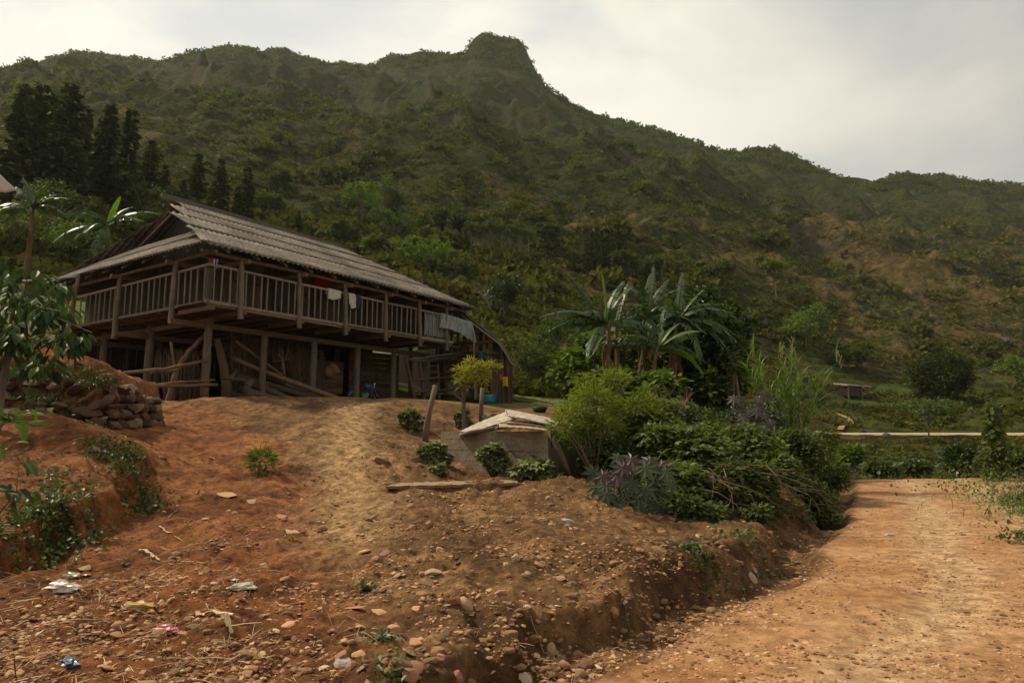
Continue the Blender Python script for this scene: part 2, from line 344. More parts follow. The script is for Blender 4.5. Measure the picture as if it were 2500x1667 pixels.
c1 = mixc(nt, att('red'), tan, redc); c1 = mixc(nt, att('path'), c1, ramp(nt, n2, [(.35, (.30, .17, .075)), (.62, (.47, .30, .145))])); rdc = mixc(nt, att('track'), rdc, ramp(nt, n2, [(.35, (.33, .19, .09)), (.62, (.47, .31, .17))])); c1 = mixc(nt, att('road'), c1, rdc)
gc = ramp(nt, n2, [(.35, (.07, .09, .022)), (.6, (.13, .155, .04))]); c1 = mixc(nt, att('grass'), c1, gc)
mr = N(nt, 'ShaderNodeMapRange', i={1: .36, 2: .64, 3: .52, 4: 1.36}); L(nt, n2, mr.inputs[0])
mq = N(nt, 'ShaderNodeMix', data_type='FLOAT', i={3: 1.0}); rq = N(nt, 'ShaderNodeMath', operation='MULTIPLY', i={1: .35}); L(nt, att('road'), rq.inputs[0]); L(nt, rq.outputs[0], mq.inputs[0]); L(nt, mr.outputs[0], mq.inputs[2])
vs_ = N(nt, 'ShaderNodeVectorMath', operation='SCALE'); L(nt, c1, vs_.inputs[0]); L(nt, mq.outputs[0], vs_.inputs['Scale'])
mr2 = N(nt, 'ShaderNodeMapRange', i={1: .3, 2: .7, 3: .78, 4: 1.22}); L(nt, n3, mr2.inputs[0])
vs2 = N(nt, 'ShaderNodeVectorMath', operation='SCALE'); L(nt, vs_.outputs[0], vs2.inputs[0]); L(nt, mr2.outputs[0], vs2.inputs['Scale'])
L(nt, vs2.outputs[0], b.inputs['Base Color']); b.inputs['Roughness'].default_value = .95; b.inputs['Specular IOR Level'].default_value = .15
hsum = N(nt, 'ShaderNodeMath', operation='MULTIPLY_ADD', i={1: .35}); L(nt, n3, hsum.inputs[0]); L(nt, n2, hsum.inputs[2])
bp = N(nt, 'ShaderNodeBump', i={'Strength': 1., 'Distance': .07}); br = N(nt, 'ShaderNodeMapRange', i={1: 0., 2: 1., 3: 1., 4: .5}); L(nt, att('road'), br.inputs[0]); L(nt, br.outputs[0], bp.inputs['Strength']); L(nt, hsum.outputs[0], bp.inputs['Height']); L(nt, bp.outputs[0], b.inputs['Normal'])
tag(link('ground', groundm, m), kind='structure')

# ------------------------------------------------------------------ hills
SKY2352 = [(-700, 260), (-300, 230), (0, 165), (60, 142), (120, 127), (160, 131), (200, 132), (270, 145), (330, 150), (400, 130), (450, 118), (520, 115), (580, 128), (605, 120), (640, 125), (680, 140), (740, 152), (800, 162), (845, 160), (860, 142), (880, 133), (920, 137), (945, 125), (965, 123), (1000, 130), (1050, 138), (1068, 124), (1082, 95), (1105, 80), (1125, 84), (1150, 90), (1190, 95), (1208, 115), (1222, 150), (1240, 182), (1260, 213), (1300, 235), (1340, 255), (1400, 280), (1450, 292), (1500, 300), (1550, 315), (1600, 332), (1650, 350), (1680, 359), (1710, 357), (1760, 346), (1810, 352), (1850, 370), (1900, 395), (1960, 418), (2020, 428), (2060, 415), (2080, 403), (2110, 400), (2140, 410), (2200, 412), (2280, 425), (2352, 432), (2700, 470), (3300, 520)]
skx = np.array([a for a, _ in SKY2352])*1.063; sky_y = np.array([b for _, b in SKY2352])*1.063
CPX = np.array([-900, -400, 0, 250, 500, 750, 1000, 1250, 1500, 1750, 2000, 2250, 2500, 3000, 3600])
#  per column: py at Y = 26, 45, 75, 110, 160, 260, 400, then sky distance
HT = np.array([
    [760, 640, 520, 470, 430, 370, 320, 600],
    [800, 680, 540, 480, 430, 360, 300, 590],
    [900, 740, 520, 470, 420, 350, 270, 570],
    [930, 780, 540, 470, 420, 350, 250, 570],
    [960, 850, 660, 520, 440, 370, 260, 580],
    [980, 880, 740, 600, 500, 410, 290, 600],
    [1000, 900, 780, 640, 540, 440, 310, 620],
    [1010, 930, 830, 700, 600, 490, 340, 640],
    [1060, 970, 870, 760, 660, 560, 440, 600],
    [1150, 1080, 980, 850, 740, 630, 510, 560],
    [1200, 1140, 1062, 970, 860, 730, 590, 540],
    [1240, 1140, 1062, 985, 900, 780, 640, 600],
    [1240, 1140, 1062, 1000, 930, 800, 660, 640],
    [1240, 1150, 1070, 1010, 930, 800, 660, 640],
    [1240, 1150, 1070, 1010, 930, 800, 660, 640]], float)
YK = np.array([26, 45, 75, 110, 160, 260, 400])
nu, nvk, nvr = 900, 240, 760
upx = np.linspace(-1100, 3700, nu)
def gsm(a, sig, ax):
    n = int(sig*3)+1; k = np.exp(-.5*(np.arange(-n, n+1)/sig)**2); k /= k.sum()
    a = np.moveaxis(a, ax, 0); p = np.concatenate([np.repeat(a[:1], n, 0), a, np.repeat(a[-1:], n, 0)])
    out = sum(k[j]*p[j:j+len(a)] for j in range(2*n+1)); return np.moveaxis(out, 0, ax)
skyp = np.interp(upx, skx, sky_y); skysm = gsm(skyp, 22, 0); dsk = np.interp(upx, CPX, HT[:, 7]); dsk = gsm(dsk, 20, 0)
rows_k = [kof(np.interp(upx, CPX, HT[:, j])) for j in range(7)]+[kof(skysm+(120)), kof(skysm), kof(skysm+60), kof(skysm+330)]
rows_l = [np.full(nu, math.log(y)) for y in YK]+[np.log(dsk*.84), np.log(dsk), np.log(dsk*1.2), np.log(dsk*1.7)]
vk = np.arange(11.); vf = np.linspace(0, 10, nvr)
def vint(rows): 
    a = np.array(rows); i = np.clip(vf.astype(int), 0, 9); t = (vf-i)[:, None]; return a[i]*(1-t)+a[i+1]*t
KK = gsm(gsm(vint(rows_k), 20, 0), 14, 1); LL = gsm(gsm(vint(rows_l), 14, 0), 10, 1)
isky = int(round(8/10*(nvr-1)))
dk = kof(skyp)-KK.max(axis=0); ipk = KK.argmax(axis=0)
w = np.exp(-.5*((np.arange(nvr)[:, None]-ipk[None])/26.)**2); KK = KK+w*dk[None]
HR = np.broadcast_to(rat(1250)+ (upx-CX)/F/(CT-ST*(-(700-CY)/F)), (nvr, nu)).copy()
HY = np.exp(LL); HX = HR*HY; HZ = CAMZ+KK*HY
fade = np.clip(np.abs(np.arange(nvr)[:, None]-ipk[None])/115., 0, 1)
def far(a, b): return sstep(a, b, HY)
RG = fbm(HX*.85+HY*.35, HY*.9-HX*.2, 80, 4, ridged=True, z=2); RG2 = fbm(HX, HY, 26, 3, z=5, ridged=True)
HZ += (36*RG*far(130, 330)*fade + 7*RG2*far(90, 200)*(.4+.6*fade) + 1.3*fbm(HX, HY, 8, 3, z=1)*far(50, 120)*(.4+.6*fade)+.35*fbm(HX, HY, 3, 3, z=6))
# cultivated terraces on the lower slopes
tm = far(48, 62)*(1-far(150, 230))*sstep(500, 900, upx)[None]*(.35+.65*sstep(-.1, .25, fbm(HX, HY, 40, 2, z=12)))
st = 1.5; q = (HZ+1.2*fbm(HX, HY, 30, 2, z=4))/st; fq = q-np.floor(q); HZ += tm*st*(sstep(.55, .95, fq)-fq)*.75
# notch for the road across the valley
HZ = np.where(HZ > CAMZ+kof(1050)*HY+1e9, HZ, HZ)
rdw = np.exp(-((HY-77)/2.6)**4)*sstep(1920, 1990, upx)[None]; HZ = HZ*(1-rdw)+rdw*(CAMZ+float(kof(1062))*HY)
dry = np.clip(.30+.9*fbm(HX, HY, 45, 4, z=8)+.9*fbm(HX, HY, 12, 3, z=9)+.22*sstep(1300, 2100, upx)[None]*(1-far(280, 400))-.75*far(190, 300)*sstep(2100, 1500, upx)[None]-.25*far(300, 450), 0, 1)
hv = np.stack([HX.ravel(), HY.ravel(), HZ.ravel()], 1)
under = (ipk[None]-np.arange(nvr)[:, None])
rockm = np.zeros_like(HX)
for cx_, wx_, u0, u1 in ((1190, 150, 4, 60), (960, 90, 10, 45), (1960, 70, 8, 50), (1700, 200, 70, 120), (500, 200, 30, 60), (2350, 160, 60, 110)): rockm += np.exp(-((upx[None]-cx_)/wx_)**2)*sstep(u0-4, u0+6, under)*sstep(u1+14, u1-6, under)
rockm = np.clip(rockm, 0, 1)*sstep(.08, .3, fbm(HX, HZ*.7, 9, 5, .65, z=21))
mdw = sstep(1900, 1990, upx)[None]*np.maximum(sstep(80, 88, HY)*sstep(150, 120, HY), sstep(66, 58, HY))*sstep(-.25, .1, fbm(HX, HY, 14, 3, z=81))
hillm = npmesh('hills', hv, gridf(nvr, nu), {'dry': dry.ravel(), 'rock': rockm.ravel(), 'meadow': mdw.ravel()}, True)
m, nt, b, o = newmat('hillside'); t = N(nt, 'ShaderNodeTexCoord'); ob = t.outputs['Object']; ge = N(nt, 'ShaderNodeNewGeometry')
h1 = noise(nt, .10, 8, .7, ob); h2 = noise(nt, .45, 8, .75, ob, .5); h3 = noise(nt, 2.2, 6, .75, ob)
gr = ramp(nt, h2, [(.34, (.015, .019, .006)), (.46, (.032, .039, .011)), (.57, (.056, .061, .016)), (.70, (.092, .088, .026))])
dr = ramp(nt, h2, [(.34, (.045, .038, .014)), (.48, (.095, .072, .028)), (.60, (.15, .105, .042)), (.74, (.21, .13, .055))])
df = N(nt, 'ShaderNodeMath', operation='ADD'); L(nt, att('dry'), df.inputs[0]); 
hh = N(nt, 'ShaderNodeMapRange', i={1: .35, 2: .65, 3: -.4, 4: .3}); L(nt, h2, hh.inputs[0]); L(nt, hh.outputs[0], df.inputs[1])
dfr = N(nt, 'ShaderNodeMapRange', i={1: .3, 2: .75}); L(nt, df.outputs[0], dfr.inputs[0])
c1 = mixc(nt, dfr.outputs[0], gr, dr); c1 = mixc(nt, att('meadow'), c1, ramp(nt, h3, [(.3, (.05, .065, .018)), (.55, (.085, .105, .028)), (.75, (.13, .125, .04))]))
sx = N(nt, 'ShaderNodeSeparateXYZ'); L(nt, ge.outputs['Normal'], sx.inputs[0])
rk = N(nt, 'ShaderNodeMath', operation='MULTIPLY_ADD', i={1: .9}); L(nt, h1, rk.inputs[0]); 
nz = N(nt, 'ShaderNodeMath', operation='MULTIPLY', i={1: -1.}); L(nt, sx.outputs[2], nz.inputs[0]); L(nt, nz.outputs[0], rk.inputs[2])
rkr = N(nt, 'ShaderNodeMapRange', i={1: .0, 2: .10}); L(nt, rk.outputs[0], rkr.inputs[0])
rockc = ramp(nt, h3, [(.3, (.026, .024, .016)), (.55, (.085, .072, .048)), (.75, (.20, .15, .095))])
rm_ = N(nt, 'ShaderNodeMath', operation='MAXIMUM'); L(nt, rkr.outputs[0], rm_.inputs[0]); L(nt, att('rock'), rm_.inputs[1]); c1 = mixc(nt, rm_.outputs[0], c1, rockc)
L(nt, c1, b.inputs['Base Color']); b.inputs['Roughness'].default_value = 1; b.inputs['Specular IOR Level'].default_value = .05
bp = N(nt, 'ShaderNodeBump', i={'Strength': 1., 'Distance': 1.6}); L(nt, h2, bp.inputs['Height']); L(nt, bp.outputs[0], b.inputs['Normal'])
tag(link('hills', hillm, m), kind='structure')
def hill_pt(px, Y):
    """surface point of the hills in pixel column px at distance Y"""
    j = np.interp(px, upx, np.arange(nu)); j0 = int(min(max(math.floor(j), 0), nu-2)); t_ = j-j0
    ly = HY[:, j0]*(1-t_)+HY[:, j0+1]*t_; zz = HZ[:, j0]*(1-t_)+HZ[:, j0+1]*t_; r = HR[0, j0]*(1-t_)+HR[0, j0+1]*t_
    return Vector((r*Y, Y, float(np.interp(Y, ly, zz))))
def hill_hit(px, py, lo=34., hi=900.):
    """first point where the pixel's ray meets the hills"""
    j = np.interp(px, upx, np.arange(nu)); j0 = int(min(max(math.floor(j), 0), nu-2)); t_ = j-j0
    ly = HY[:, j0]*(1-t_)+HY[:, j0+1]*t_; zz = HZ[:, j0]*(1-t_)+HZ[:, j0+1]*t_; Y = np.exp(np.linspace(math.log(lo), math.log(hi), 3000))
    d = np.interp(Y, ly, zz)-(CAMZ+float(kof(py))*Y); i = int(np.argmax(d > 0)) if (d > 0).any() else 0
    return Vector((rat(px, 700)*Y[i], Y[i], float(np.interp(Y[i], ly, zz))))
# ------------------------------------------------------------------ the stilt house
GH = 2.62                                   # yard level
_c = P(507, 735, 20.0); ZF = _c.z; P0 = Vector((_c.x, _c.y, 0))
UA, VA = R(34.2), R(-55.8)
UU = Vector((math.sin(UA), math.cos(UA), 0)); VV = Vector((math.sin(VA), math.cos(VA), 0)); ZZ = Vector((0, 0, 1))
def H(u, v, z): return P0+UU*u+VV*v+ZZ*z
HM = Matrix((UU, VV, ZZ)).transposed()
w_post = wood('weathered_post', (0.080, 0.060, 0.044), (0.136, 0.104, 0.076), (0.200, 0.156, 0.116), 1.2, axis=(3, 3, .6))
w_rail = wood('weathered_rail', (0.112, 0.092, 0.072), (0.184, 0.152, 0.116), (0.256, 0.212, 0.164), 1.6, axis=(2, 2, .8))
w_dark = wood('dark_plank', (.028, .018, .012), (.05, .032, .021), (.085, .055, .036), 1.0, axis=(4, 4, .5))
w_beam = wood('brown_beam', (0.068, 0.042, 0.024), (0.120, 0.074, 0.042), (0.168, 0.108, 0.064), 1.0)
w_plank = wood('pale_plank', (0.128, 0.080, 0.044), (0.208, 0.132, 0.072), (0.288, 0.192, 0.108), 1.2, axis=(.6, .6, 4))
w_wall = wood('wall_plank', (0.044, 0.030, 0.021), (0.074, 0.051, 0.035), (0.112, 0.080, 0.056), 1.2, axis=(4, 4, .5))
w_bark = wood('bark_log', (.05, .038, .028), (.10, .075, .052), (.18, .135, .095), 2.5)
w_stick = wood('dry_stick', (.09, .06, .038), (.16, .11, .07), (.24, .17, .11), 2.0)
# corrugated cement sheets
m, nt, b, o = newmat('cement_sheet'); t = N(nt, 'ShaderNodeTexCoord'); ob = t.outputs['Object']
f1 = noise(nt, .7, 7, .7, ob, .4); f2 = noise(nt, 9, 6, .7, ob); f3 = noise(nt, 60, 3, .6, ob)
c1 = ramp(nt, f1, [(.34, (.055, .044, .032)), (.47, (.125, .100, .074)), (.57, (.175, .144, .108)), (.70, (.27, .222, .168))])
c2 = ramp(nt, f2, [(.33, (.35, .32, .30)), (.55, (1, 1, 1)), (.76, (1.45, 1.42, 1.38))]); c1 = mixc(nt, 1., c1, c2, 'MULTIPLY')
L(nt, c1, b.inputs['Base Color']); b.inputs['Roughness'].default_value = .9
bp = N(nt, 'ShaderNodeBump', i={'Strength': .4, 'Distance': .01}); L(nt, f3, bp.inputs['Height']); L(nt, bp.outputs[0], b.inputs['Normal'])
m_sheet = m
m_thatch = wood('roof_board', (.06, .05, .04), (.11, .095, .075), (.17, .145, .115), 1.5)

house = thing('stilt_house', 'long dark timber stilt house with grey corrugated roof and railed balcony', 'house', H(0, 0, GH))
EZ = 7.08; RZ = 10.1; RV = 5.2; VB = 11.2; UL, UR = -.45, 12.95     # eave height, ridge, rear, left and right eaves
def sheets(name, org, du, dv, rows, wave=.20, amp=.036, lift=.018):
    """rows: list of (s0, s1, uL0, uL1, uR0, uR1); du along the eave, dv up the slope"""
    du = Vector(du).normalized(); dv = Vector(dv).normalized(); nn = du.cross(dv)
    if nn.z < 0: nn = -nn
    V = []; Fc = []
    for ri, (s0, s1, l0, l1, r0, r1) in enumerate(rows):
        ns = 4; mn, mx = min(l0, l1), max(r0, r1); cols = np.arange(mn, mx+.001, wave/6)
        base = len(V)
        for j in range(ns+1):
            t = j/ns; s = s0+(s1+.12-s0)*t; l = l0+(l1-l0)*t; r = r0+(r1-r0)*t
            for q in cols:
                qq = min(max(q, l), r); sh = int(q/(wave*5.5)); hsh = math.sin(sh*12.9+ri*7.7)
                ss = s+(.09*hsh if j == 0 else 0)
                V.append(org+du*qq+dv*ss+nn*(amp*math.sin(qq*2*math.pi/wave)+lift*(1-t)+.012*hsh))
        nc = len(cols)
        for j in range(ns):
            for i in range(nc-1):
                a = base+j*nc+i
                if (V[a]-V[a+1]).length > 1e-5 or (V[a+nc]-V[a+nc+1]).length > 1e-5: Fc.append((a, a+1, a+nc+1, a+nc))
    me = bpy.data.meshes.new(name); me.from_pydata([tuple(v) for v in V], [], Fc); me.polygons.foreach_set('use_smooth', [True]*len(Fc)); me.update()
    ob_ = link(name, me, m_sheet, house); md = ob_.modifiers.new('solid', 'SOLIDIFY'); md.thickness = .012; return ob_
rise = RZ-EZ
SL = math.hypot(rise, RV+.4); q4 = [0, .30*SL, .54*SL, .77*SL, SL]
ulf = [(-.38, -.05), (.08, .10), (.75, .80), (1.35, 1.55)]
def ur(s): return UR-(UR-9.55)*s/SL
sheets('roof', H(0, -.4, EZ), UU, VV*(RV+.4)+ZZ*rise, [(q4[i], q4[i+1], ulf[i][0], ulf[i][1], ur(q4[i]), ur(q4[i+1])) for i in range(4)])
SLb = math.hypot(rise, VB-RV)
qb = [0, .3*SLb, .55*SLb, .78*SLb, SLb]; ulb = [(-.4, .5), (.45, 1.0), (1.0, 1.6), (1.6, 1.7)]
sheets('roof', H(0, VB, EZ), UU, VV*(RV-VB)+ZZ*rise, [(qb[i], qb[i+1], ulb[i][0], ulb[i][1], ur(qb[i]/SLb*SL), ur(qb[i+1]/SLb*SL)) for i in range(4)])
# left skirt roof, trapezoid rising towards the gable
sk_u, sk_z = 1.3, 8.42; SK = math.hypot(sk_u-UL, sk_z-EZ)
sheets('skirt_roof', H(UL, 0, EZ), VV, UU*(sk_u-UL)+ZZ*(sk_z-EZ), [(0, SK*.52, -.42, 1.2, VB, VB-1.7), (SK*.5, SK, 1.1, 2.9, VB-1.7, 8.0)], lift=.035)
# right hip roof
SR = math.hypot(UR-9.55, rise)
sheets('hip_roof', H(UR, 0, EZ), VV, UU*(9.55-UR)+ZZ*rise, [(SR*i/4, SR*(i+1)/4, -.4+(RV+.4)*i/4, -.4+(RV+.4)*(i+1)/4, VB-(VB-RV)*i/4, VB-(VB-RV)*(i+1)/4) for i in range(4)], lift=.03)
rb = MB(); rb.log(H(1.1, RV, RZ+.04), H(9.7, RV, RZ+.03), .07, .07, 8, 12, .002, .02); rb.bar(H(1.05, RV-.12, RZ-.02), H(9.6, RV-.12, RZ-.02), .22, .02, VV); rb.part('ridge_cap', m_thatch, house)
hp = MB(); hp.bar(H(UL+.02, -.36, EZ+.09), H(.12, 1.0, EZ+.72), .2, .03); hp.part('hip_board', w_rail, house)
gb = MB()
for k in range(26):
    v = 1.8+k*.27; zt = RZ-.12-abs(v-RV)*rise/(RV+.4)-.05
    if zt > 7.6: gb.box(H(2.15, v, (7.4+zt)/2), (.03, .25, zt-7.4), HM)
gb.part('gable_boards', w_dark, house)  # added dark boards inside the open gable to keep sky light out
# rafters and eave beams
def rafter(a, b_, w_, h): MB().bar(a, b_, w_, h).part('rafter', w_beam, house)
for u in np.arange(.4, 12.8, 1.05):
    s = min(1-max(0, (u-9.6))/3.5, .12+u/1.9); rafter(H(u, -.35, EZ-.09), H(u, -.35+(RV+.35)*s, EZ-.09+rise*s), .07, .07)
for v in np.arange(.6, 11, 1.3):
    s = min(1, (v+.4)/3.4, (VB-v)/3.3)*.93; rafter(H(UL+.05, v, EZ-.08), H(UL+.05+1.7*s, v, EZ-.08+(sk_z-EZ-.04)*s), .06, .06)
rafter(H(1.5, 2.9, 8.5), H(1.75, RV-.1, RZ-.22), .06, .08); rafter(H(1.5, 8.2, 8.2), H(1.8, RV+.1, RZ-.25), .08, .1)
eb = MB(); eb.log(H(-.3, 0, EZ-.12), H(12.4, 0, EZ-.12), .06, .06, 8, 12, .002); eb.log(H(0, -.3, EZ-.14), H(0, 10.9, EZ-.14), .06, .06, 8, 10, .002)
for v in (1.5, 3.2, RV, 8): eb.bar(H(1.2, v, EZ+.1+.5*min(v, VB-v)), H(11.6, v, EZ+.1+.5*min(v, VB-v)), .09, .12)
eb.part('eave_beam', w_beam, house)
UP = [1.1, 3.3, 5.35, 7.45, 9.4, 11.15]; VP = [1.8, 5.3, 8.7]
for u in UP: MB().bar(H(u, -.38, EZ-.24), H(u, 1.5, EZ-.2), .11, .13).part('tie_beam', w_beam, house)
for v in VP: MB().bar(H(-.38, v, EZ-.24), H(1.5, v, EZ-.2), .11, .13).part('tie_beam', w_beam, house)
# veranda posts, round and slightly crooked
for k, u in enumerate(UP):
    MB().log(H(u+rng.uniform(-.05, .05), -.10, ZF-.42), H(u-.05, -.06, EZ-.16), .085, .07, 9, 7, .006, .06).part('veranda_post', w_post, house)
for v in VP: MB().log(H(-.10, v, ZF-.5-(.25 if v > 4 else 0)), H(-.06, v, EZ-.16), .10, .08, 9, 7, .006, .06).part('veranda_post', w_post, house)
MB().box(H(.02, .02, ZF+.5), (.14, .14, 1.02), HM).part('corner_post', w_dark, house)
# balcony floor
fl = MB()
for k in range(14): fl.box(H(-.05+.44*2+11.5/2-.9, .06+k*.1, ZF-.03-(k % 2)*.006), (11.7, .096, .045), HM, .004)
for k in range(11): fl.box(H(.06+k*.11, 1.47+4.75, ZF-.03-(k % 2)*.006), (.105, 9.5, .045), HM, .004)
fl.part('balcony_floor', w_beam, house)
fl = MB()
for k in range(38): fl.box(H(1.3+k*.27, 6.2, ZF-.045-(k % 2)*.006), (.265, 9.4, .05), HM, .004)
fl.part('floor', w_dark, house)
eg = MB(); x = -.12
for a, b_, dz in ((-.12, 1.05, 0), (1.15, 5.3, -.02), (5.4, 9.3, .01), (9.4, 11.6, -.015)): eg.box(H((a+b_)/2, -.035, ZF-.01+dz), (b_-a, .07, .10), HM, .01); eg.box(H((a+b_)/2+.05, .02, ZF-.09+dz), (b_-a-.1, .05, .06), HM, .01)
for a, b_, dz in ((-.1, 1.7, -.0), (1.9, 5.2, -.02), (5.4, 8.6, -.03), (8.8, 11, -.04)): eg.box(H(-.035, (a+b_)/2, ZF-.015+dz), (.07, b_-a, .09), HM, .01)
eg.part('edge_board', w_rail, house)
for k, u in enumerate(UP+[.0]):
    MB().bar(H(u+.06, -.2, ZF-.2), H(u+.06, 1.6, ZF-.2), .12, .13).part('joist', w_beam, house)
jm = MB()
for u in np.arange(.5, 11.5, .7): jm.bar(H(u, .0, ZF-.10), H(u, 10.8, ZF-.10), .06, .07)
for v in np.arange(1.9, 10.9, .8): jm.bar(H(.0, v, ZF-.105), H(1.6, v, ZF-.105), .06, .07)
jm.part('floor_bearers', w_beam, house)
# round ground beams on the columns
MB().bar(H(-.35, 1.42, ZF-.52), H(11.6, 1.36, ZF-.52), .13, .17).part('main_beam', w_beam, house)
MB().bar(H(-.3, 4.9, ZF-.62), H(6, 4.9, ZF-.6), .13, .17).part('main_beam', w_beam, house)
MB().bar(H(-.2, 8.2, ZF-.62), H(6, 8.2, ZF-.6), .13, .17).part('main_beam', w_beam, house)
MB().bar(H(.92, 1.2, ZF-.36), H(.92, 10.8, ZF-.36), .13, .16).part('main_beam', w_beam, house)
UC = [.92, 3.02, 5.17, 7.33, 9.4, 11.35]
for u in UC: MB().log(H(u, 1.4, GH-.15), H(u+.02, 1.4, ZF-.44), .135 if u != 3.02 else .11, .115, 10, 6, .004, .04).part('column', w_post, house, True)
for u in UC:
    for v in (4.9, 8.2, 10.8):
        MB().log(H(u, v, GH-.15), H(u, v, ZF-.2), .16, .13, 8, 4, .004, .04).part('column', w_post, house, True)
# walls of upright planks
def planks(name, f, n, w_, z0, z1, mat, vert=True, th=.03, zj=.0):
    b_ = MB()
    for k in range(n):
        p = f(k); b_.box((p[0], p[1], (z0+z1)/2+rng.uniform(-zj, zj)), (w_*.97, th, z1-z0), p[2])
    return b_.part(name, mat, house)
HN = HM
def fw(u0, w, v): return lambda k: (*(H(u0+w*(k+.5), v+(.012 if k % 2 else 0), 0).xy), HN)
HR90 = HM @ Matrix.Rotation(math.pi/2, 3, 'Z')
def fl_(v0, w, u): return lambda k: (*(H(u+(.012 if k % 2 else 0), v0+w*(k+.5), 0).xy), HR90)
planks('front_wall', fw(1.3, .231, 1.5), 44, .231, ZF+.0, 7.55, w_wall, zj=.02)
planks('side_wall', fl_(1.5, .25, 1.28), 37, .25, ZF+.0, 7.4, w_dark)
planks('side_wall', fl_(1.5, .25, 11.45), 37, .25, ZF+.0, 7.6, w_dark)
planks('rear_wall', fw(1.3, .26, 10.7), 39, .26, GH-.1, 7.6, w_dark)  # below the floor these dark planks are added to block light
planks('lower_end_wall', fl_(4.9, .25, 11.55), 24, .25, GH-.1, ZF, w_dark)
# wall rails, a door and battens on the front wall
wr = MB(); wr.bar(H(1.3, 1.46, ZF+1.15), H(11.4, 1.46, ZF+1.15), .03, .09); wr.bar(H(1.3, 1.45, ZF+2.1), H(11.4, 1.45, ZF+2.1), .05, .1)
for u in UC[1:]: wr.bar(H(u, 1.44, ZF), H(u, 1.44, 7.6), .12, .12, UU)
wr.part('wall_rail', w_dark, house)
for u in (3.9, 8.3):
    d = MB(); d.box(H(u, 1.44, ZF+.95), (.9, .05, 1.85), HM); d.box(H(u-.49, 1.42, ZF+.97), (.08, .08, 1.95), HM); d.box(H(u+.49, 1.42, ZF+.97), (.08, .08, 1.95), HM); d.part('door', w_dark, house)
# planking under the floor (pale boards, laid sideways)
def hplanks(name, a, b_, z0, z1, h, mat, gap=.012):
    mb = MB(); z = z0; a = Vector(a); b_ = Vector(b_)
    while z < z1:
        mb.bar(a+ZZ*(z+h/2)+Vector((rng.uniform(-.02, .02), rng.uniform(-.02, .02), 0)), b_+ZZ*(z+h/2+rng.uniform(-.01, .01)), .025, h-gap, jit=.004); z += h
    return mb.part(name, mat, house)
hplanks('plank_wall', H(5.9, 3.9, 0), H(8.6, 3.6, 0), GH, GH+1.75, .19, w_plank)
hplanks('plank_wall', H(8.75, 3.4, 0), H(11.4, 3.0, 0), GH, ZF-.6, .22, w_beam)
# railings
def railing(a, b_, posts_t, n, zt):
    top = MB(); L_ = (b_-a).length; ok = [0]+posts_t+[1]
    for q in range(len(ok)-1): top.bar(a.lerp(b_, ok[q])+ZZ*rng.uniform(-.01, .01), a.lerp(b_, ok[q+1])+ZZ*rng.uniform(-.01, .01), .055, .075, jit=.006)
    r_ = top.part('railing', w_rail, house)
    for k in range(n):
        t_ = (k+.6)/n+rng.uniform(-.12, .12)/n
        if any(abs(t_-q)*L_ < .09 for q in posts_t): t_ += .11/L_
        p = a.lerp(b_, t_); j = rng.uniform(-.02, .02); d = (b_-a).normalized()
        q_ = link('baluster', MB().bar(Vector((p.x, p.y, ZF+.01))+d*j, Vector((p.x, p.y, p.z-.02)), .034, .03+rng.uniform(0, .016), d, .003).mesh('baluster'), w_rail, r_)
    return r_
railing(H(0, 0, ZF+1.13), H(11.5, 0, ZF+1.13), [u/11.5 for u in UP], 42, 1.13)
railing(H(0, 0, ZF+1.13), H(0, 10.9, ZF+1.05), [v/10.9 for v in VP], 30, 1.13)
railing(H(11.5, 0, ZF+1.13), H(11.5, 1.3, ZF+1.13), [], 5, 1.13)

# ------------------------------------------------------------------ annexe beyond the right end
AU = 13.1
annex = thing('timber_shed', 'open timber shed with drooping dark roof adjoining the far end of the house', 'shed', H(AU, 0, GH+.1))
def Az(v): return 4.62+(v+2.45)*.92 if v < -1.35 else 5.63+(v+1.35)*.80
rake = [(-2.45, 4.5), (-2.15, 4.95), (-1.75, 5.45), (-1.2, 5.85), (0.7, 7.15), (4.0, 9.0)]
AD = Vector((-.12, .99, 0)); rm = MB()
for th, sg, du0 in ((0, 1, -.35),):
    cols = 26; du = 4.2/cols; n_ = len(rm.v)
    for i in range(cols+1):
        for v, z in rake: rm.v.append(tuple(H(AU+du0, v+rng.uniform(-.02, .02), z+rng.uniform(-.02, .02)+.02*math.sin(i*2.2))+AD*i*du))
    K = len(rake)
    for i in range(cols):
        for k in range(K-1): a = n_+i*K+k; rm.f.append((a, a+1, a+K+1, a+K))
ar = rm.part('roof', m_thatch, annex); md = ar.modifiers.new('solid', 'SOLIDIFY'); md.thickness = .07
bb = MB()
for (v0, z0), (v1, z1) in zip(rake[:-1], rake[1:]): bb.bar(H(AU-.38, v0, z0-.08), H(AU-.38, v1, z1-.08), .04, .15, UU)
bb.part('barge_board', w_rail, annex)
for v, z, r_ in ((-1.15, 5.75, .11), (-1.75, 5.3, .07), (-2.05, 4.9, .07), (1.6, 6.9, .1), (3.8, 8, .1)): MB().log(H(AU, v, GH-.1), H(AU, v+.15, z), r_, r_*.9, 8, 4, .006).part('post', w_beam, annex)
for q, v in ((2., -1.9), (3.6, -1.9), (3.6, 2)): MB().log(H(AU, v, GH-.1)+AD*q, H(AU, v, 5.0 if v < 0 else 7.2)+AD*q, .09, .08, 8, 4, .006).part('post', w_beam, annex)
for (v0, v1, z, r_) in ((-1.8, 2.5, 5.55, .07), (-1.5, 3.5, 5.0, .06), (-.6, 2.2, 6.35, .06), (-.9, 1.2, 6.05, .06)): MB().log(H(AU-.1, v0, z), H(AU-.1, v1, z+.05), r_, r_, 7, 4, .004).part('cross_beam', w_rail if z > 6 else w_beam, annex)
gbd = MB()
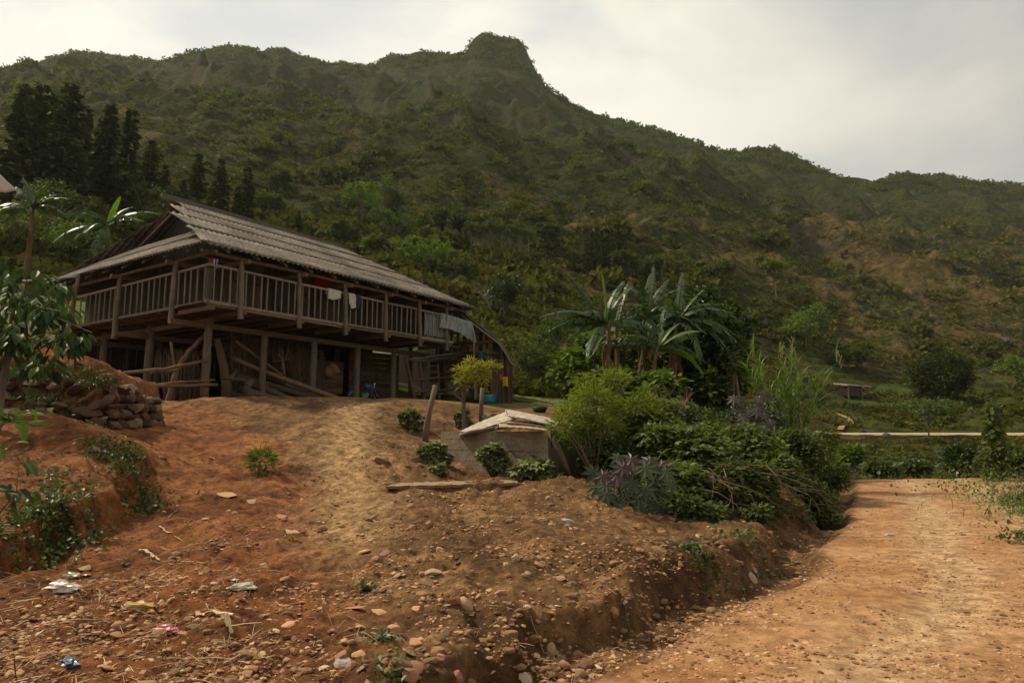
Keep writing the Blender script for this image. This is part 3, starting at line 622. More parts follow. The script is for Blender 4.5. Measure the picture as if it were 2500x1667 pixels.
for v in (-.95, -.62, -.2, .12, .5, .9, 1.3, 1.7, 2.2):
    zt = min(5.85+(v+1.2)*.68, 8)-.12; zb = 5.05+rng.uniform(0, .15)
    gbd.box(H(AU+.02, v, (zt+zb)/2), (.03, rng.choice([.14, .2, .24]), zt-zb), HM)
gbd.part('gable_boards', w_plank, annex)
sb = MB()
for z in (4.75, 4.5, 4.2, 3.95): sb.bar(H(AU+.03, -.95, z), H(AU+.03, 2.6, z+.02), .03, .19, jit=.01)
for k in range(16): sb.box(H(AU+.6+k*.05, .6+k*.14, GH+.95), (.03, .13, 1.9), HM)
for k in range(7): sb.box(H(AU-.02, -1.25-k*.15, GH+rng.uniform(.95, 1.1)), (.03, .11, rng.uniform(1.9, 2.3)), HM)
sb.part('wall_boards', w_beam, annex)
sb = MB()
for k in range(30): sb.box(H(AU, -.9+k*.2, GH+1.6)+AD*3.7, (.03, .19, 3.4), HM)
sb.part('rear_wall', w_dark, annex)
sb = MB()
for k in range(9): sb.box(H(AU, -1.98, GH+1.1)+AD*(.2+k*.42), (.03, .38, 2.4), HM)
sb.part('side_wall', w_dark, annex)
# ------------------------------------------------------------------ things under and on the house
def HP(px, py, v):
    """point seen at a pixel, on the house's vertical plane v"""
    r = rat(px, py); u = (-P0.x-VV.x*v+r*(P0.y+VV.y*v))/(UU.x-r*UU.y); q = H(u, v, 0)
    return Vector((q.x, q.y, CAMZ+float(kof(py))*q.y))
def pole(pts, v, r0, r1, name, label, cat, group=None, mat=None, n=8):
    w_ = [HP(a, b_, v if not hasattr(v, '__len__') else v[i]) for i, (a, b_) in enumerate(pts)]
    mb = MB(); q = []
    for i in range(len(w_)-1):
        for k in range(4): q.append(w_[i].lerp(w_[i+1], k/4)+Vector((rng.uniform(-.015, .015), rng.uniform(-.015, .015), rng.uniform(-.015, .015))))
    q.append(w_[-1]); m_ = len(q); mb.tube(q, [(r0+(r1-r0)*i/(m_-1))*rng.uniform(.92, 1.08) for i in range(m_)], n, True, .07)
    return mb.solo(name, mat or w_bark, w_[0], label, cat, group, True)
g_log = 'cut logs and poles stacked under the house'
w_pole = wood('peeled_pole', (.10, .06, .035), (.17, .105, .06), (.24, .155, .09), 2.0)
pole([(569, 874), (640, 905), (720, 935), (843, 979)], [1.9, 1.5, 1., .5], .075, .10, 'log', 'long light brown pole sloping down across the front of the firewood pile', 'log', g_log, w_pole)
pole([(576, 832), (640, 880), (692, 918)], 1.7, .045, .055, 'log', 'thin orange brown pole slanting from the beam above the firewood', 'log', g_log, w_pole)
pole([(579, 918), (660, 940), (780, 976)], [2.2, 1.8, 1.2], .10, .12, 'log', 'dark barked log lying just under the long light brown pole', 'log', g_log)
pole([(608, 934), (655, 952), (708, 976)], [1.9, 1.6, 1.3], .12, .15, 'log', 'thick dark log in the middle of the firewood pile', 'log', g_log)
pole([(600, 955), (650, 970), (720, 980)], [1.3, 1.2, 1.0], .16, .10, 'log', 'thickest gnarled log at the bottom of the firewood pile', 'log', g_log)
pole([(542, 921), (575, 926), (606, 931)], 1.7, .07, .07, 'log', 'short grey log end beside the forked trunk', 'log', g_log)
pole([(680, 922), (706, 944), (735, 960)], 1.8, .08, .09, 'log', 'stubby log leaning on the upper part of the firewood pile', 'log', g_log)
pole([(606, 965), (600, 945), (615, 930)], 1.25, .11, .13, 'log', 'curved stump end at the left of the firewood pile', 'log', g_log)
pole([(700, 940), (760, 960), (825, 980)], [1.9, 1.4, .9], .07, .06, 'log', 'slim dark log behind the foot of the long light brown pole', 'log', g_log)
pole([(630, 900), (690, 925), (770, 962)], [2.4, 2.2, 1.8], .07, .07, 'log', 'slim log behind the upper edge of the firewood pile', 'log', g_log)
for k, (x0, y0, x1, y1, va, vb, rr9) in enumerate(((585, 945, 690, 978, 2.5, 1.6, .09), (600, 925, 740, 968, 2.9, 2.0, .08), (625, 972, 760, 982, 1.5, 1.1, .10), (570, 905, 660, 935, 3.0, 2.6, .06), (640, 915, 790, 978, 2.6, 1.5, .05), (560, 960, 640, 978, 2.4, 1.9, .11))):
    pole([(x0, y0), ((x0+x1)/2, (y0+y1)/2+2), (x1, y1)], [va, (va+vb)/2, vb], rr9, rr9*.9, 'log', 'dark log buried among others inside the firewood pile', 'log', g_log)
ft = thing('forked_trunk', 'thick forked tree trunk standing upright beside the corner column', 'trunk', HP(553, 978, 1.8))
mb = MB(); mb.tube([HP(554, 985, 1.8), HP(552, 940, 1.8), HP(547, 895, 1.8), HP(538, 860, 1.8), HP(530, 826, 1.8)], [.17, .16, .14, .12, .10], 9, True, .06); mb.part('trunk', w_beam, ft, True)
mb = MB(); mb.tube([HP(552, 935, 1.8), HP(566, 922, 1.75), HP(574, 902, 1.7)], [.13, .11, .10], 8, True, .06); mb.part('branch', w_beam, ft, True)
g_r = 'rough poles of the pen under the left part of the house'
pole([(304, 911), (400, 901), (506, 879)], 1.25, .055, .05, 'pole', 'upper rough pole of the pen, running level left of the corner column', 'pole', g_r, w_pole)
pole([(367, 911), (432, 903)], 1.35, .035, .03, 'pole', 'short thin pole tied just under the upper pen pole', 'pole', g_r, w_pole)
pole([(262, 945), (390, 943), (530, 939)], 1.25, .055, .05, 'pole', 'lowest long pole of the pen near the ground', 'pole', g_r, w_pole)
pole([(385, 938), (524, 927)], 1.3, .04, .035, 'pole', 'middle thin pole of the pen above the lowest one', 'pole', g_r, w_pole)
pole([(408, 990), (426, 918), (440, 886), (465, 853), (498, 820)], 1.9, .10, .06, 'branch', 'crooked thick branch leaning up to the corner column', 'branch', None, w_pole)
pole([(418, 834), (427, 900)], 2.0, .045, .045, 'pole', 'short upright post hanging behind the crooked branch', 'pole', g_r, w_pole)
def brush(name, px0, px1, v, n, top, bot, label, lean=0., seed=1):
    r_ = random.Random(seed); mb = MB()
    for k in range(n):
        a = r_.uniform(px0, px1); t_ = top+r_.uniform(-12, 40); vv = v+r_.uniform(-.25, .25)
        p = HP(a, bot, vv); q = HP(a+lean+r_.uniform(-18, 18), t_, vv+r_.uniform(-.1, .2)); p.z = GH-.02; mid = p.lerp(q, .5)+Vector((r_.uniform(-.08, .08), r_.uniform(-.08, .08), 0)); w_ = r_.uniform(.008, .022)
        mb.tube([p, mid, q], [w_, w_*.8, w_*.4], 4, False)
        for z in range(2):
            s_ = mid.lerp(q, r_.uniform(0, .8)); mb.tube([s_, s_+Vector((r_.uniform(-.2, .2), r_.uniform(-.1, .1), r_.uniform(.1, .35)))], [w_*.5, w_*.2], 3, False)
    return mb.solo(name, w_stick, HP((px0+px1)/2, bot, v), label, 'brushwood', 'brushwood stacked under the house')
brush('brushwood_stack', 560, 640, 2.9, 110, 815, 978, 'dark brushwood stacked upright behind the forked trunk', 0, 1)
brush('brushwood_stack', 640, 740, 2.8, 150, 822, 978, 'dense brushwood stacked upright behind the log pile', 6, 2)
brush('brushwood_stack', 735, 800, 2.0, 130, 858, 978, 'tall bundle of thin sticks leaning left beside the round basket', -22, 3)
brush('brushwood_stack', 400, 500, 3.2, 80, 860, 978, 'sparse brushwood standing in the dark left of the corner column', 0, 4)
mb = MB()
for k in range(9):
    a = HP(690, 880, 1.8); q = a+Vector((rng.uniform(-.5, .35), rng.uniform(-.2, .2), rng.uniform(.0, .6))); md_ = (a+q)/2+Vector((rng.uniform(-.15, .15), 0, rng.uniform(-.15, .05))); mb.tube([a+Vector((rng.uniform(-.1, .1), 0, -.55)), a, md_, q], [.05, .05, .035, .015], 6, True, .1)
mb.solo('tree_root', w_pole, HP(690, 920, 1.8), 'twisted tree root with curled arms on the brushwood', 'root', None, True)
# woven basket
m_basket = wood('basket_weave', (.16, .10, .05), (.27, .18, .10), (.36, .25, .14), 5)
def lathe(c, prof, n=20, Mx=None):
    mb = MB(); Mx = Mx or Matrix.Identity(3); c = Vector(c)
    for (r_, z) in prof:
        for k in range(n): a = 2*math.pi*k/n; mb.v.append(tuple(c+Mx@Vector((r_*math.cos(a), r_*math.sin(a), z))))
    for i in range(len(prof)-1):
        for k in range(n): k2 = (k+1) % n; mb.f.append((i*n+k, i*n+k2, (i+1)*n+k2, (i+1)*n+k))
    return mb
c = HP(806, 908, 1.6)
bk = lathe(c, [(.0, -.2), (.17, -.2), (.24, -.05), (.26, .1), (.2, .24), (.23, .27), (.19, .26), (.22, .08), (.15, -.16), (0, -.17)], 22, Matrix.Rotation(R(55), 3, 'Y')@Matrix.Rotation(R(20), 3, 'X'))
bk.solo('basket', m_basket, c, 'round woven basket hanging tipped at the end of the stick bundle', 'basket', None, True)
# ---- motorcycle
m_black = flat('black_rubber', (.015, .015, .016), .6); m_blue = flat('blue_paint', (.02, .14, .34), .3, .1); m_chrome = flat('chrome', (.55, .56, .58), .25, .1, 20, .9); m_grey = flat('grey_metal', (.2, .2, .21), .5, .2, 20, .6)
mo = H(7.45, 2.0, GH); moto = thing('motorcycle', 'small blue and black motorcycle parked behind a column under the house', 'motorcycle', mo)
def mp_(u, z, v=0.): return mo+UU*u+VV*v+ZZ*z
def wheel(u, parent):
    w_ = MB(); n = 26
    def torus(R0, r0, nn=8):
        mb = MB()
        for i in range(n):
            A = 2*math.pi*i/n
            for k in range(nn): B = 2*math.pi*k/nn; rr2 = R0+r0*math.cos(B); mb.v.append(tuple(mp_(u+rr2*math.cos(A), .31+rr2*math.sin(A), r0*math.sin(B))))
        for i in range(n):
            for k in range(nn): mb.f.append((i*nn+k, i*nn+(k+1) % nn, ((i+1) % n)*nn+(k+1) % nn, ((i+1) % n)*nn+k))
        return mb
    hub = MB().tube([mp_(u, .31, -.06), mp_(u, .31, .06)], .05, 10)
    wh = hub.part('wheel', m_grey, parent, True)
    link('tyre', torus(.275, .035).mesh('tyre', True), m_black, wh)
    rim = torus(.235, .012, 6)
    for k in range(16): A = k*math.pi/8; rim.tube([mp_(u+.04*math.cos(A), .31+.04*math.sin(A)), mp_(u+.235*math.cos(A+.15), .31+.235*math.sin(A+.15))], .003, 3, False)
    link('rim', rim.mesh('rim'), m_chrome, wh)
wheel(.30, moto); wheel(1.52, moto)
MB().tube([mp_(.3, .31), mp_(.62, .40), mp_(.95, .30), mp_(1.15, .55), mp_(1.33, .85)], [.025]*5, 7).tube([mp_(.3, .72), mp_(.75, .62), mp_(1.3, .78)], .028, 7).tube([mp_(.62, .4), mp_(.55, .68)], .022, 6).part('frame', m_black, moto, True)
MB().box(mp_(.85, .38), (.30, .2, .22), HM, .01).box(mp_(.98, .44), (.16, .16, .18), HM@Matrix.Rotation(R(-35), 3, 'Y'), .01).part('engine', m_grey, moto)
def ell(c, rx, ry, rz, mb=None, n=10):
    mb = mb or MB(); b0 = len(mb.v)
    for i in range(n+1):
        th = math.pi*i/n
        for k in range(n): a = 2*math.pi*k/n; mb.v.append(tuple(c+HM@Vector((rx*math.sin(th)*math.cos(a), ry*math.sin(th)*math.sin(a), rz*math.cos(th)))))
    for i in range(n):
        for k in range(n): mb.f.append((b0+i*n+k, b0+(i+1)*n+k, b0+(i+1)*n+(k+1) % n, b0+i*n+(k+1) % n))
    return mb
ell(mp_(1.08, .80), .24, .12, .11).part('fuel_tank', m_blue, moto, True)
ell(mp_(.30, .70), .26, .10, .07).part('tail_cowl', m_blue, moto, True)
ell(mp_(.62, .80), .36, .12, .06).part('seat', m_black, moto, True)
for s in (-.07, .07): MB().tube([mp_(1.52, .31, s), mp_(1.40, .72, s), mp_(1.34, .95, s)], .018, 7).part('fork', m_chrome, moto, True)
MB().tube([mp_(1.22, 1.06, -.34), mp_(1.32, 1.0, -.12), mp_(1.34, .97, 0), mp_(1.32, 1.0, .12), mp_(1.22, 1.06, .34)], .016, 7).part('handlebar', m_black, moto, True)
for s in (-.3, .3): MB().tube([mp_(1.25, 1.05, s), mp_(1.27, 1.2, s*1.1)], .006, 5).box(mp_(1.27, 1.23, s*1.15), (.03, .1, .07), HM).part('mirror', m_black, moto)
ell(mp_(1.44, .90), .08, .09, .09).part('headlight', m_chrome, moto, True)
MB().tube([mp_(1.0, .28, -.12), mp_(.7, .26, -.14), mp_(.15, .34, -.15)], [.02, .03, .045], 9).part('exhaust', m_chrome, moto, True)
fm = MB()
for uc, a0, a1 in ((1.52, 40, 140), (.30, 30, 170)):
    for k in range(8):
        A = R(a0+(a1-a0)*k/8); B = R(a0+(a1-a0)*(k+1)/8); n_ = len(fm.v)
        for g_ in (A, B):
            for s in (-.055, .055): fm.v.append(tuple(mp_(uc+.34*math.cos(g_), .31+.34*math.sin(g_), s)))
        fm.f.append((n_, n_+1, n_+3, n_+2))
fo = fm.part('mudguard', m_blue, moto); fo.modifiers.new('solid', 'SOLIDIFY').thickness = .006
# ---- cloths
def clothmat(name, c, stripes=None):
    m, nt, b, o = newmat(name); t = N(nt, 'ShaderNodeTexCoord'); f = noise(nt, 9, 4, .6, t.outputs['Object'])
    col = ramp(nt, f, [(.35, tuple(x*.72 for x in c)), (.65, c)])
    if stripes:
        uv = N(nt, 'ShaderNodeAttribute', attribute_name='cu'); w_ = N(nt, 'ShaderNodeMath', operation='PINGPONG', i={1: stripes[1]}); L(nt, uv.outputs['Fac'], w_.inputs[0])
        g_ = N(nt, 'ShaderNodeMath', operation='GREATER_THAN', i={1: stripes[1]*stripes[2]}); L(nt, w_.outputs[0], g_.inputs[0]); col = mixc(nt, g_.outputs[0], col, stripes[0])
    L(nt, col, b.inputs['Base Color']); b.inputs['Roughness'].default_value = .9; return m
def drape(name, a, b_, drop_f, drop_b, mat, label, cat='cloth', out=None, group=None, skew=0., wav=.03, seed=0):
    """cloth hung over a rail from a to b_; drop_f in front, drop_b behind"""
    a, b_ = Vector(a), Vector(b_); d = (b_-a); L_ = d.length; d.normalize(); out = out or Vector((d.y, -d.x, 0)).normalized()
    nu_, nv_ = 22, 22; V = []; cu = []; tot = drop_f+drop_b; r_ = random.Random(seed); ph = [r_.uniform(0, 6) for _ in range(4)]
    for j in range(nv_+1):
        s = -drop_b+tot*j/nv_
        for i in range(nu_+1):
            t = i/nu_; x = t*L_+skew*max(0, s)*(t-.3); f_ = drop_f*(.82+.18*math.sin(t*3.3+ph[0]))
            fold = wav*(math.sin(t*L_*22+ph[1]+s*2)+.5*math.sin(t*L_*41+ph[2]))*min(1, abs(s)*5)
            if s >= 0: p = a+d*x+out*(.035+fold+.02)-ZZ*(s*f_/drop_f+.012)
            else: p = a+d*x-out*(.035-fold+.02)-ZZ*(-s+.012)
            if abs(s) < .03: p = a+d*x+ZZ*.012+out*s
            V.append(p); cu.append(t*L_+.03*math.sin(s*9))
    Fc = [(j*(nu_+1)+i, j*(nu_+1)+i+1, (j+1)*(nu_+1)+i+1, (j+1)*(nu_+1)+i) for j in range(nv_) for i in range(nu_)]
    me = npmesh(name, np.array([tuple(v) for v in V]), np.array(Fc), {'cu': np.array(cu)}, True)
    ob_ = tag(link_at(name, me, mat, a), label, cat, group); ob_.modifiers.new('solid', 'SOLIDIFY').thickness = .006; return ob_
RT = ZF+1.18
c_white = clothmat('white_cloth', (.55, .50, .43)); c_dark = clothmat('dark_cloth', (.02, .03, .05)); c_red = clothmat('red_cloth', (.32, .02, .015)); c_yel = clothmat('yellow_cloth', (.62, .38, .03))
c_str = clothmat('striped_cloth', (.34, .31, .26), ((.17, .21, .25), .10, .72)); c_prt = clothmat('patterned_cloth', (.30, .28, .25), ((.15, .18, .23), .07, .62)); c_grn = clothmat('green_cloth', (.02, .12, .08)); c_lime = clothmat('lime_cloth', (.09, .30, .03)); c_blk = clothmat('black_cloth', (.012, .012, .014)); c_ora = clothmat('orange_cloth', (.62, .08, .02))
drape('shirt', H(4.55, 0, RT), H(5.12, 0, RT), .38, .2, c_white, 'white shirt draped over the rail left of a veranda post', 'shirt', seed=1, group='laundry on the balcony rail')
drape('towel', H(5.5, 0, RT), H(5.82, 0, RT), .55, .2, c_white, 'pale towel hanging over the rail right of a veranda post', 'towel', seed=2, group='laundry on the balcony rail')
drape('cloth', H(5.84, 0, RT), H(6.08, 0, RT), .6, .2, c_dark, 'dark blue cloth hanging on the rail beside the pale towel', 'cloth', seed=3, group='laundry on the balcony rail')
drape('blanket', H(9.9, .06, RT-.02), H(11.3, .06, RT-.02), .02, 1.0, c_prt, 'grey and blue patterned blanket behind the balusters at the far rail end', 'blanket', seed=4)
drape('blanket', H(10.75, -.02, RT+.01), H(12.5, -.35, RT-.2), .95, .1, c_str, 'striped grey and blue blanket hung over the far rail corner', 'blanket', seed=5, skew=.35, wav=.06)
MB().log(H(11.4, 0, RT), H(12.6, -.35, RT-.25), .02).log(H(12.55, -.35, RT-.22), H(12.6, -.5, GH), .04, .05).solo('drying_pole', w_rail, H(12.6, -.5, GH), 'thin drying pole reaching out from the far rail corner', 'pole')
drape('cloth', H(5.0, 1.36, ZF+1.85), H(5.9, 1.36, ZF+1.85), .6, .02, c_red, 'dark red cloth hung on the wall behind the rail', 'cloth', seed=6)
MB().bar(H(4.8, 1.36, ZF+1.85), H(6.1, 1.36, ZF+1.85), .02, .02).part('clothes_rod', w_beam, house)
MB().bar(H(-.1, .25, EZ-.25), H(.9, .25, EZ-.25), .02, .02).part('clothes_rod', w_beam, house)
drape('shirt', H(.22, .25, EZ-.24), H(.42, .25, EZ-.24), .40, .05, clothmat('navy_stripe', (.03, .05, .2), ((.6, .6, .6), .05, .6)), 'navy and white garment hanging under the corner eave', 'shirt', seed=7)
drape('cloth', H(.08, .25, EZ-.24), H(.2, .25, EZ-.24), .3, .05, c_red, 'small red cloth hanging beside the navy and white garment', 'cloth', seed=8)
q = lambda px, py, v=-1.35: HP(px, py, v)
def hangA(name, px0, px1, py, drop, mat, label, cat, v, seed): a = aq(px0, py, v); b_ = aq(px1, py, v); return drape(name, a, b_, drop, .02, mat, label, cat, seed=seed)
def aq(px, py, du):    # on the gable plane of the shed
    r = rat(px, py); n0 = H(AU+du, 0, 0); vv = (n0.x-r*n0.y)/(r*VV.y-VV.x); z = H(AU+du, vv, 0); return Vector((z.x, z.y, CAMZ+float(kof(py))*z.y))
hangA('cloth', 1228, 1241, 921, .55, c_yel, 'yellow cloth hanging on the outer post of the shed', 'cloth', -.25, 11)
hangA('cloth', 1220, 1228, 915, .35, c_ora, 'orange red cloth hanging on the shed post left of the yellow cloth', 'cloth', -.25, 12)
hangA('cloth', 1168, 1186, 858, .5, c_grn, 'dark green cloth hanging from the shed gable', 'cloth', -.2, 13)
hangA('trousers', 1192, 1214, 930, .45, c_blk, 'black trousers hanging in the open bay of the shed', 'trousers', .5, 14)
hangA('net', 1177, 1216, 923, .14, c_lime, 'bright green strip of net across the open bay of the shed', 'net', .55, 15)
ba = aq(1196, 985, -.3); lathe(ba, [(0, 0), (.27, 0), (.3, .1), (.31, .32), (.27, .40), (0, .42)], 18).solo('water_barrel', flat('barrel_blue', (.03, .2, .27), .5), ba, 'low blue plastic barrel on the ground in the open bay of the shed', 'barrel', None, True)
# pen of poles at the far end
pen = thing('pole_rack', 'rack of upright and level poles under the far end of the balcony', 'rack', HP(1020, 980, .8))
for (a, b_, r_, nm) in (((990, 872), (1017, 984), .09, 'post'), ((1024, 882), (1038, 984), .09, 'post'), ((1068, 888), (1074, 984), .07, 'post'), ((1129, 841), (1161, 984), .10, 'post'), ((999, 877), (1148, 859), .055, 'rail'), ((1006, 884), (1140, 867), .055, 'rail'), ((1010, 928), (1130, 918), .045, 'rail'), ((1016, 957), (1130, 948), .05, 'rail')):
    p0, p1 = HP(*a, .8 if nm == 'post' else .68), HP(*b_, .8 if nm == 'post' else .68)
    if nm == 'post': p1.z = GH-.05
    MB().log(p0, p1, r_*.9, r_, 8, 5, .006).part(nm, w_rail if a[1] < 880 and nm == 'rail' else w_beam, pen, True)
# props and pipe at the left
gl_ = lambda p: Vector((p.x, p.y, gz(p.x, p.y)-.05))
pa = H(-.72, 6.9, 7.0); pb = H(-1.2, 6.35, 0); pb = gl_(pb)
MB().log(pb, pa, .085, .06, 8, 9, .006).solo('prop_pole', w_beam, pb, 'thick crooked pole propping the left eave', 'pole', 'poles propping the left eave', True)
pc = gl_(H(-1.0, 8.6, 0)); MB().log(pc, H(-.62, 7.35, 6.75), .04, .03, 7, 9, .006).solo('prop_pole', w_beam, pc, 'thin slanting pole left of the thick crooked prop', 'pole', 'poles propping the left eave', True)
p1, p2 = H(-.72, 7.0, 6.97), P(-420, 700, 20.5)
MB().tube([p1.lerp(p2, k/6)-ZZ*(.12*math.sin(math.pi*k/6)) for k in range(7)], .03, 8).solo('water_pipe', flat('pipe_grey', (.35, .42, .46), .4), p1, 'slim blue grey pipe running left from the prop pole', 'pipe', None, True)
tp = P(-130, 480, 12); p_ = Vector((tp.x, tp.y, gz(tp.x, tp.y)))
def csheet(mb, a, b_, c, d, waves=2.5, amp=.03, n=40, m_=6, sag=.03):
    a, b_, c, d = map(Vector, (a, b_, c, d)); nn = (b_-a).cross(d-a).normalized(); n0 = len(mb.v)
    for j in range(n+1):
        for i in range(m_*4+1):
            t, s = j/n, i/(m_*4); p = a.lerp(b_, t).lerp(d.lerp(c, t), s); mb.v.append(tuple(p+nn*(amp*math.sin(s*waves*2*math.pi)-sag*math.sin(math.pi*t)+.004*math.sin(j*1.7+i))))
    w_ = m_*4+1
    for j in range(n):
        for i in range(w_-1): q_ = n0+j*w_+i; mb.f.append((q_, q_+1, q_+w_+1, q_+w_))
    return mb
awn = thing('awning', 'corner of a pale corrugated awning at the top left', 'awning', p_)
ao = csheet(MB(), P(-220, 210, 12), P(42, 467, 12.6), P(-90, 480, 14.4), P(-420, 330, 14), 4.5, .035).part('sheet', flat('pale_sheet', (.62, .58, .53), .8, .12, 3), awn, True); ao.modifiers.new('solid', 'SOLIDIFY').thickness = .01
MB().log(p_-ZZ*.1, tp+ZZ*.15, .07, .06).part('post', w_beam, awn)

# ------------------------------------------------------------------ water tank in front
m, nt, b, o = newmat('tank_masonry'); t = N(nt, 'ShaderNodeTexCoord'); ob = t.outputs['Object']
f1 = noise(nt, 1.6, 7, .65, ob, .5); f2 = noise(nt, 14, 6, .7, ob)
c1 = ramp(nt, f1, [(.3, (.16, .115, .07)), (.5, (.27, .205, .135)), (.7, (.36, .29, .20))]); c2 = ramp(nt, f2, [(.3, (.6, .58, .55)), (.6, (1.05, 1.05, 1.03))]); c1 = mixc(nt, 1., c1, c2, 'MULTIPLY')
L(nt, c1, b.inputs['Base Color']); b.inputs['Roughness'].default_value = .92
bp = N(nt, 'ShaderNodeBump', i={'Strength': .5, 'Distance': .015}); L(nt, f2, bp.inputs['Height']); L(nt, bp.outputs[0], b.inputs['Normal']); m_tank = m
T0 = P(1076, 1064, 14.7); T1 = P(1338, 1051, 13.0); T0.z = T1.z = 1.585; td = (T1-T0); TL_ = td.length; td.normalize(); tb = Vector((-td.y, td.x, 0)); TMx = Matrix((td, tb, ZZ)).transposed()
tank = thing('water_tank', 'low square water tank of plastered blocks with roofing scraps on top', 'tank', Vector((T0.x, T0.y, .7)))
mb = MB(); rr3 = random.Random(4)
for z0, h in ((.30, .22), (.53, .215), (.75, .215), (.97, .215), (1.19, .22), (1.415, .165)):
    for (oa, ob2, L3) in ((T0, td, TL_),):
        o_ = rr3.uniform(-.004, .004); mb.box(T0+td*TL_/2+tb*(.06+o_)-ZZ*1.585+ZZ*(z0+h/2), (TL_, .12, h-.002), TMx, .002)
for q_ in (.06, TL_-.06): mb.box(T0+td*q_+tb*1.2+ZZ*(.92-1.585), (.12, 2.16, 1.3), TMx)
mb.box(T0+td*TL_/2+tb*2.35+ZZ*(.92-1.585), (TL_, .12, 1.3), TMx)
mb.part('wall', m_tank, tank)
MB().box(T0+td*TL_/2+tb*1.2+ZZ*(1.2-1.585), (TL_-.24, 2.1, .02), TMx).part('water', flat('still_water', (.02, .025, .02), .05), tank)
m_scrap = flat('roof_scrap', (.42, .36, .29), .85, .3, 7)
g_s = 'old roofing sheets lying on the water tank'
def scrap(a, b_, c, d, label, waves=2.5, amp=.028, mat=None):
    mb = csheet(MB(), a, b_, c, d, waves, amp, 30, 6, .02); o_ = mb.solo('roofing_sheet', mat or m_scrap, a, label, 'roofing sheet', g_s, True); o_.modifiers.new('solid', 'SOLIDIFY').thickness = .012
scrap(P(1234, 999, 14.4), P(1404, 1036, 13.9), P(1350, 1038, 13.1), P(1242, 1014, 13.6), 'largest pale corrugated sheet, highest on the tank and pointing right', 2.5, .035)
scrap(P(1110, 1059, 14.8), P(1237, 1004, 14.6), P(1256, 1022, 13.7), P(1130, 1063, 13.9), 'pale sheet sloping down to the left end of the tank')
scrap(P(1250, 1027, 14.3), P(1352, 1039, 14.0), P(1346, 1044, 13.2), P(1236, 1030, 13.3), 'flat sheet wedged under the largest one on the tank', 1.5, .02)
scrap(P(1212, 1032, 13.9), P(1358, 1050, 13.6), P(1352, 1053, 12.85), P(1222, 1041, 12.95), 'lowest brownish sheet along the front rim of the tank', 1.5, .022, flat('scrap_brown', (.36, .26, .17), .9, .3, 9))
scrap(P(1195, 1040, 14.0), P(1262, 1011, 14.3), P(1268, 1018, 13.8), P(1210, 1047, 13.4), 'short dark strip under the peak of the tank cover', .5, .01, w_beam)
def stick(name, pts, r0, r1, mat, label, cat, group=None, n=7): 
    pts = [Vector(p) for p in pts]; m_ = len(pts)
    return MB().tube(pts, [r0+(r1-r0)*i/(m_-1) for i in range(m_)], n, True, .08).solo(name, mat, pts[0], label, cat, group, True)
stick('branch', [P(1128, 1062, 13.7), P(1150, 1055, 13.6), P(1190, 1049, 13.5), P(1240, 1040, 13.8)], .045, .04, w_bark, 'bare branch lying along the left front rim of the tank', 'branch')
stick('branch', [P(1130, 1072, 13.6), P(1128, 1058, 13.7), P(1110, 1044, 13.9)], .02, .012, w_bark, 'small forked twig at the left end of the tank branch', 'twig')
g0 = P(1398, 1160, 12.9); g0.z = gz(g0.x, g0.y)-.05
stick('timber_prop', [g0, g0.lerp(P(1340, 1045, 12.75), .5)+Vector((.01, 0, .02)), P(1340, 1045, 12.75)], .075, .07, w_post, 'square grey timber leaning against the right end of the tank', 'timber', None, 4)
stick('strap', [P(1345, 1048, 12.7), P(1346, 1070, 12.7), P(1347, 1092, 12.75)], .018, .01, m_black, 'dark strap hanging from the tank sheets by the leaning timber', 'strap')
g0 = G(1037, 1078); g0.z -= .1; stick('fence_post', [g0, P(1042, 1040, g0.y), P(1050, 1000, g0.y), P(1063, 940, g0.y-.05)], .085, .06, w_post, 'gnarled weathered post leaning right, left of the tank', 'post', None, 9)
MB().log(P(1060, 955, g0.y), P(1069, 938, g0.y-.02), .03, .02).solo('splinter', w_post, P(1060, 955, g0.y), 'split tip on top of the gnarled leaning post', 'splinter')
bpy.data.objects.remove(bpy.data.objects['splinter'])
g0 = G(1174, 1033); g0.z -= .1; stick('fence_post', [g0, P(1175, 990, g0.y), P(1178, 946, g0.y)], .07, .065, w_post, 'straight upright grey post behind the tank', 'post', None, 8)
# slab edge
a = Vector((-2.05, 11.22, 0)); b_ = Vector((.1, 11.9, 0)); a.z = za = gz(a.x, a.y+.25); zb = gz(b_.x, b_.y+.25)
mb = MB(); n_ = 24
for i in range(n_+1):
    t = i/n_; p = a.lerp(b_, t); f_ = .012*math.sin(i*1.9)+.05*math.sin(i*.45); z = za+(zb-za)*t+.045; thk = .05
    for (yy, zz) in ((f_, z), (f_+.02, z-thk), (.9, z-thk-.05), (.9, z-.01)): mb.v.append((p.x, p.y+yy, zz+(.006*math.sin(i*2.3))))
for i in range(n_):
    for k in range(4): q_ = i*4+k; r_ = i*4+(k+1) % 4; mb.f.append((q_, r_, r_+4, q_+4))
mb.f += [(0, 3, 2, 1), (n_*4, n_*4+1, n_*4+2, n_*4+3)]
mb.solo('slab', flat('slab_earth', (.26, .17, .09), .95, .3, 8), a, 'thin broken concrete slab edge sunk in the earth below the tank', 'slab')

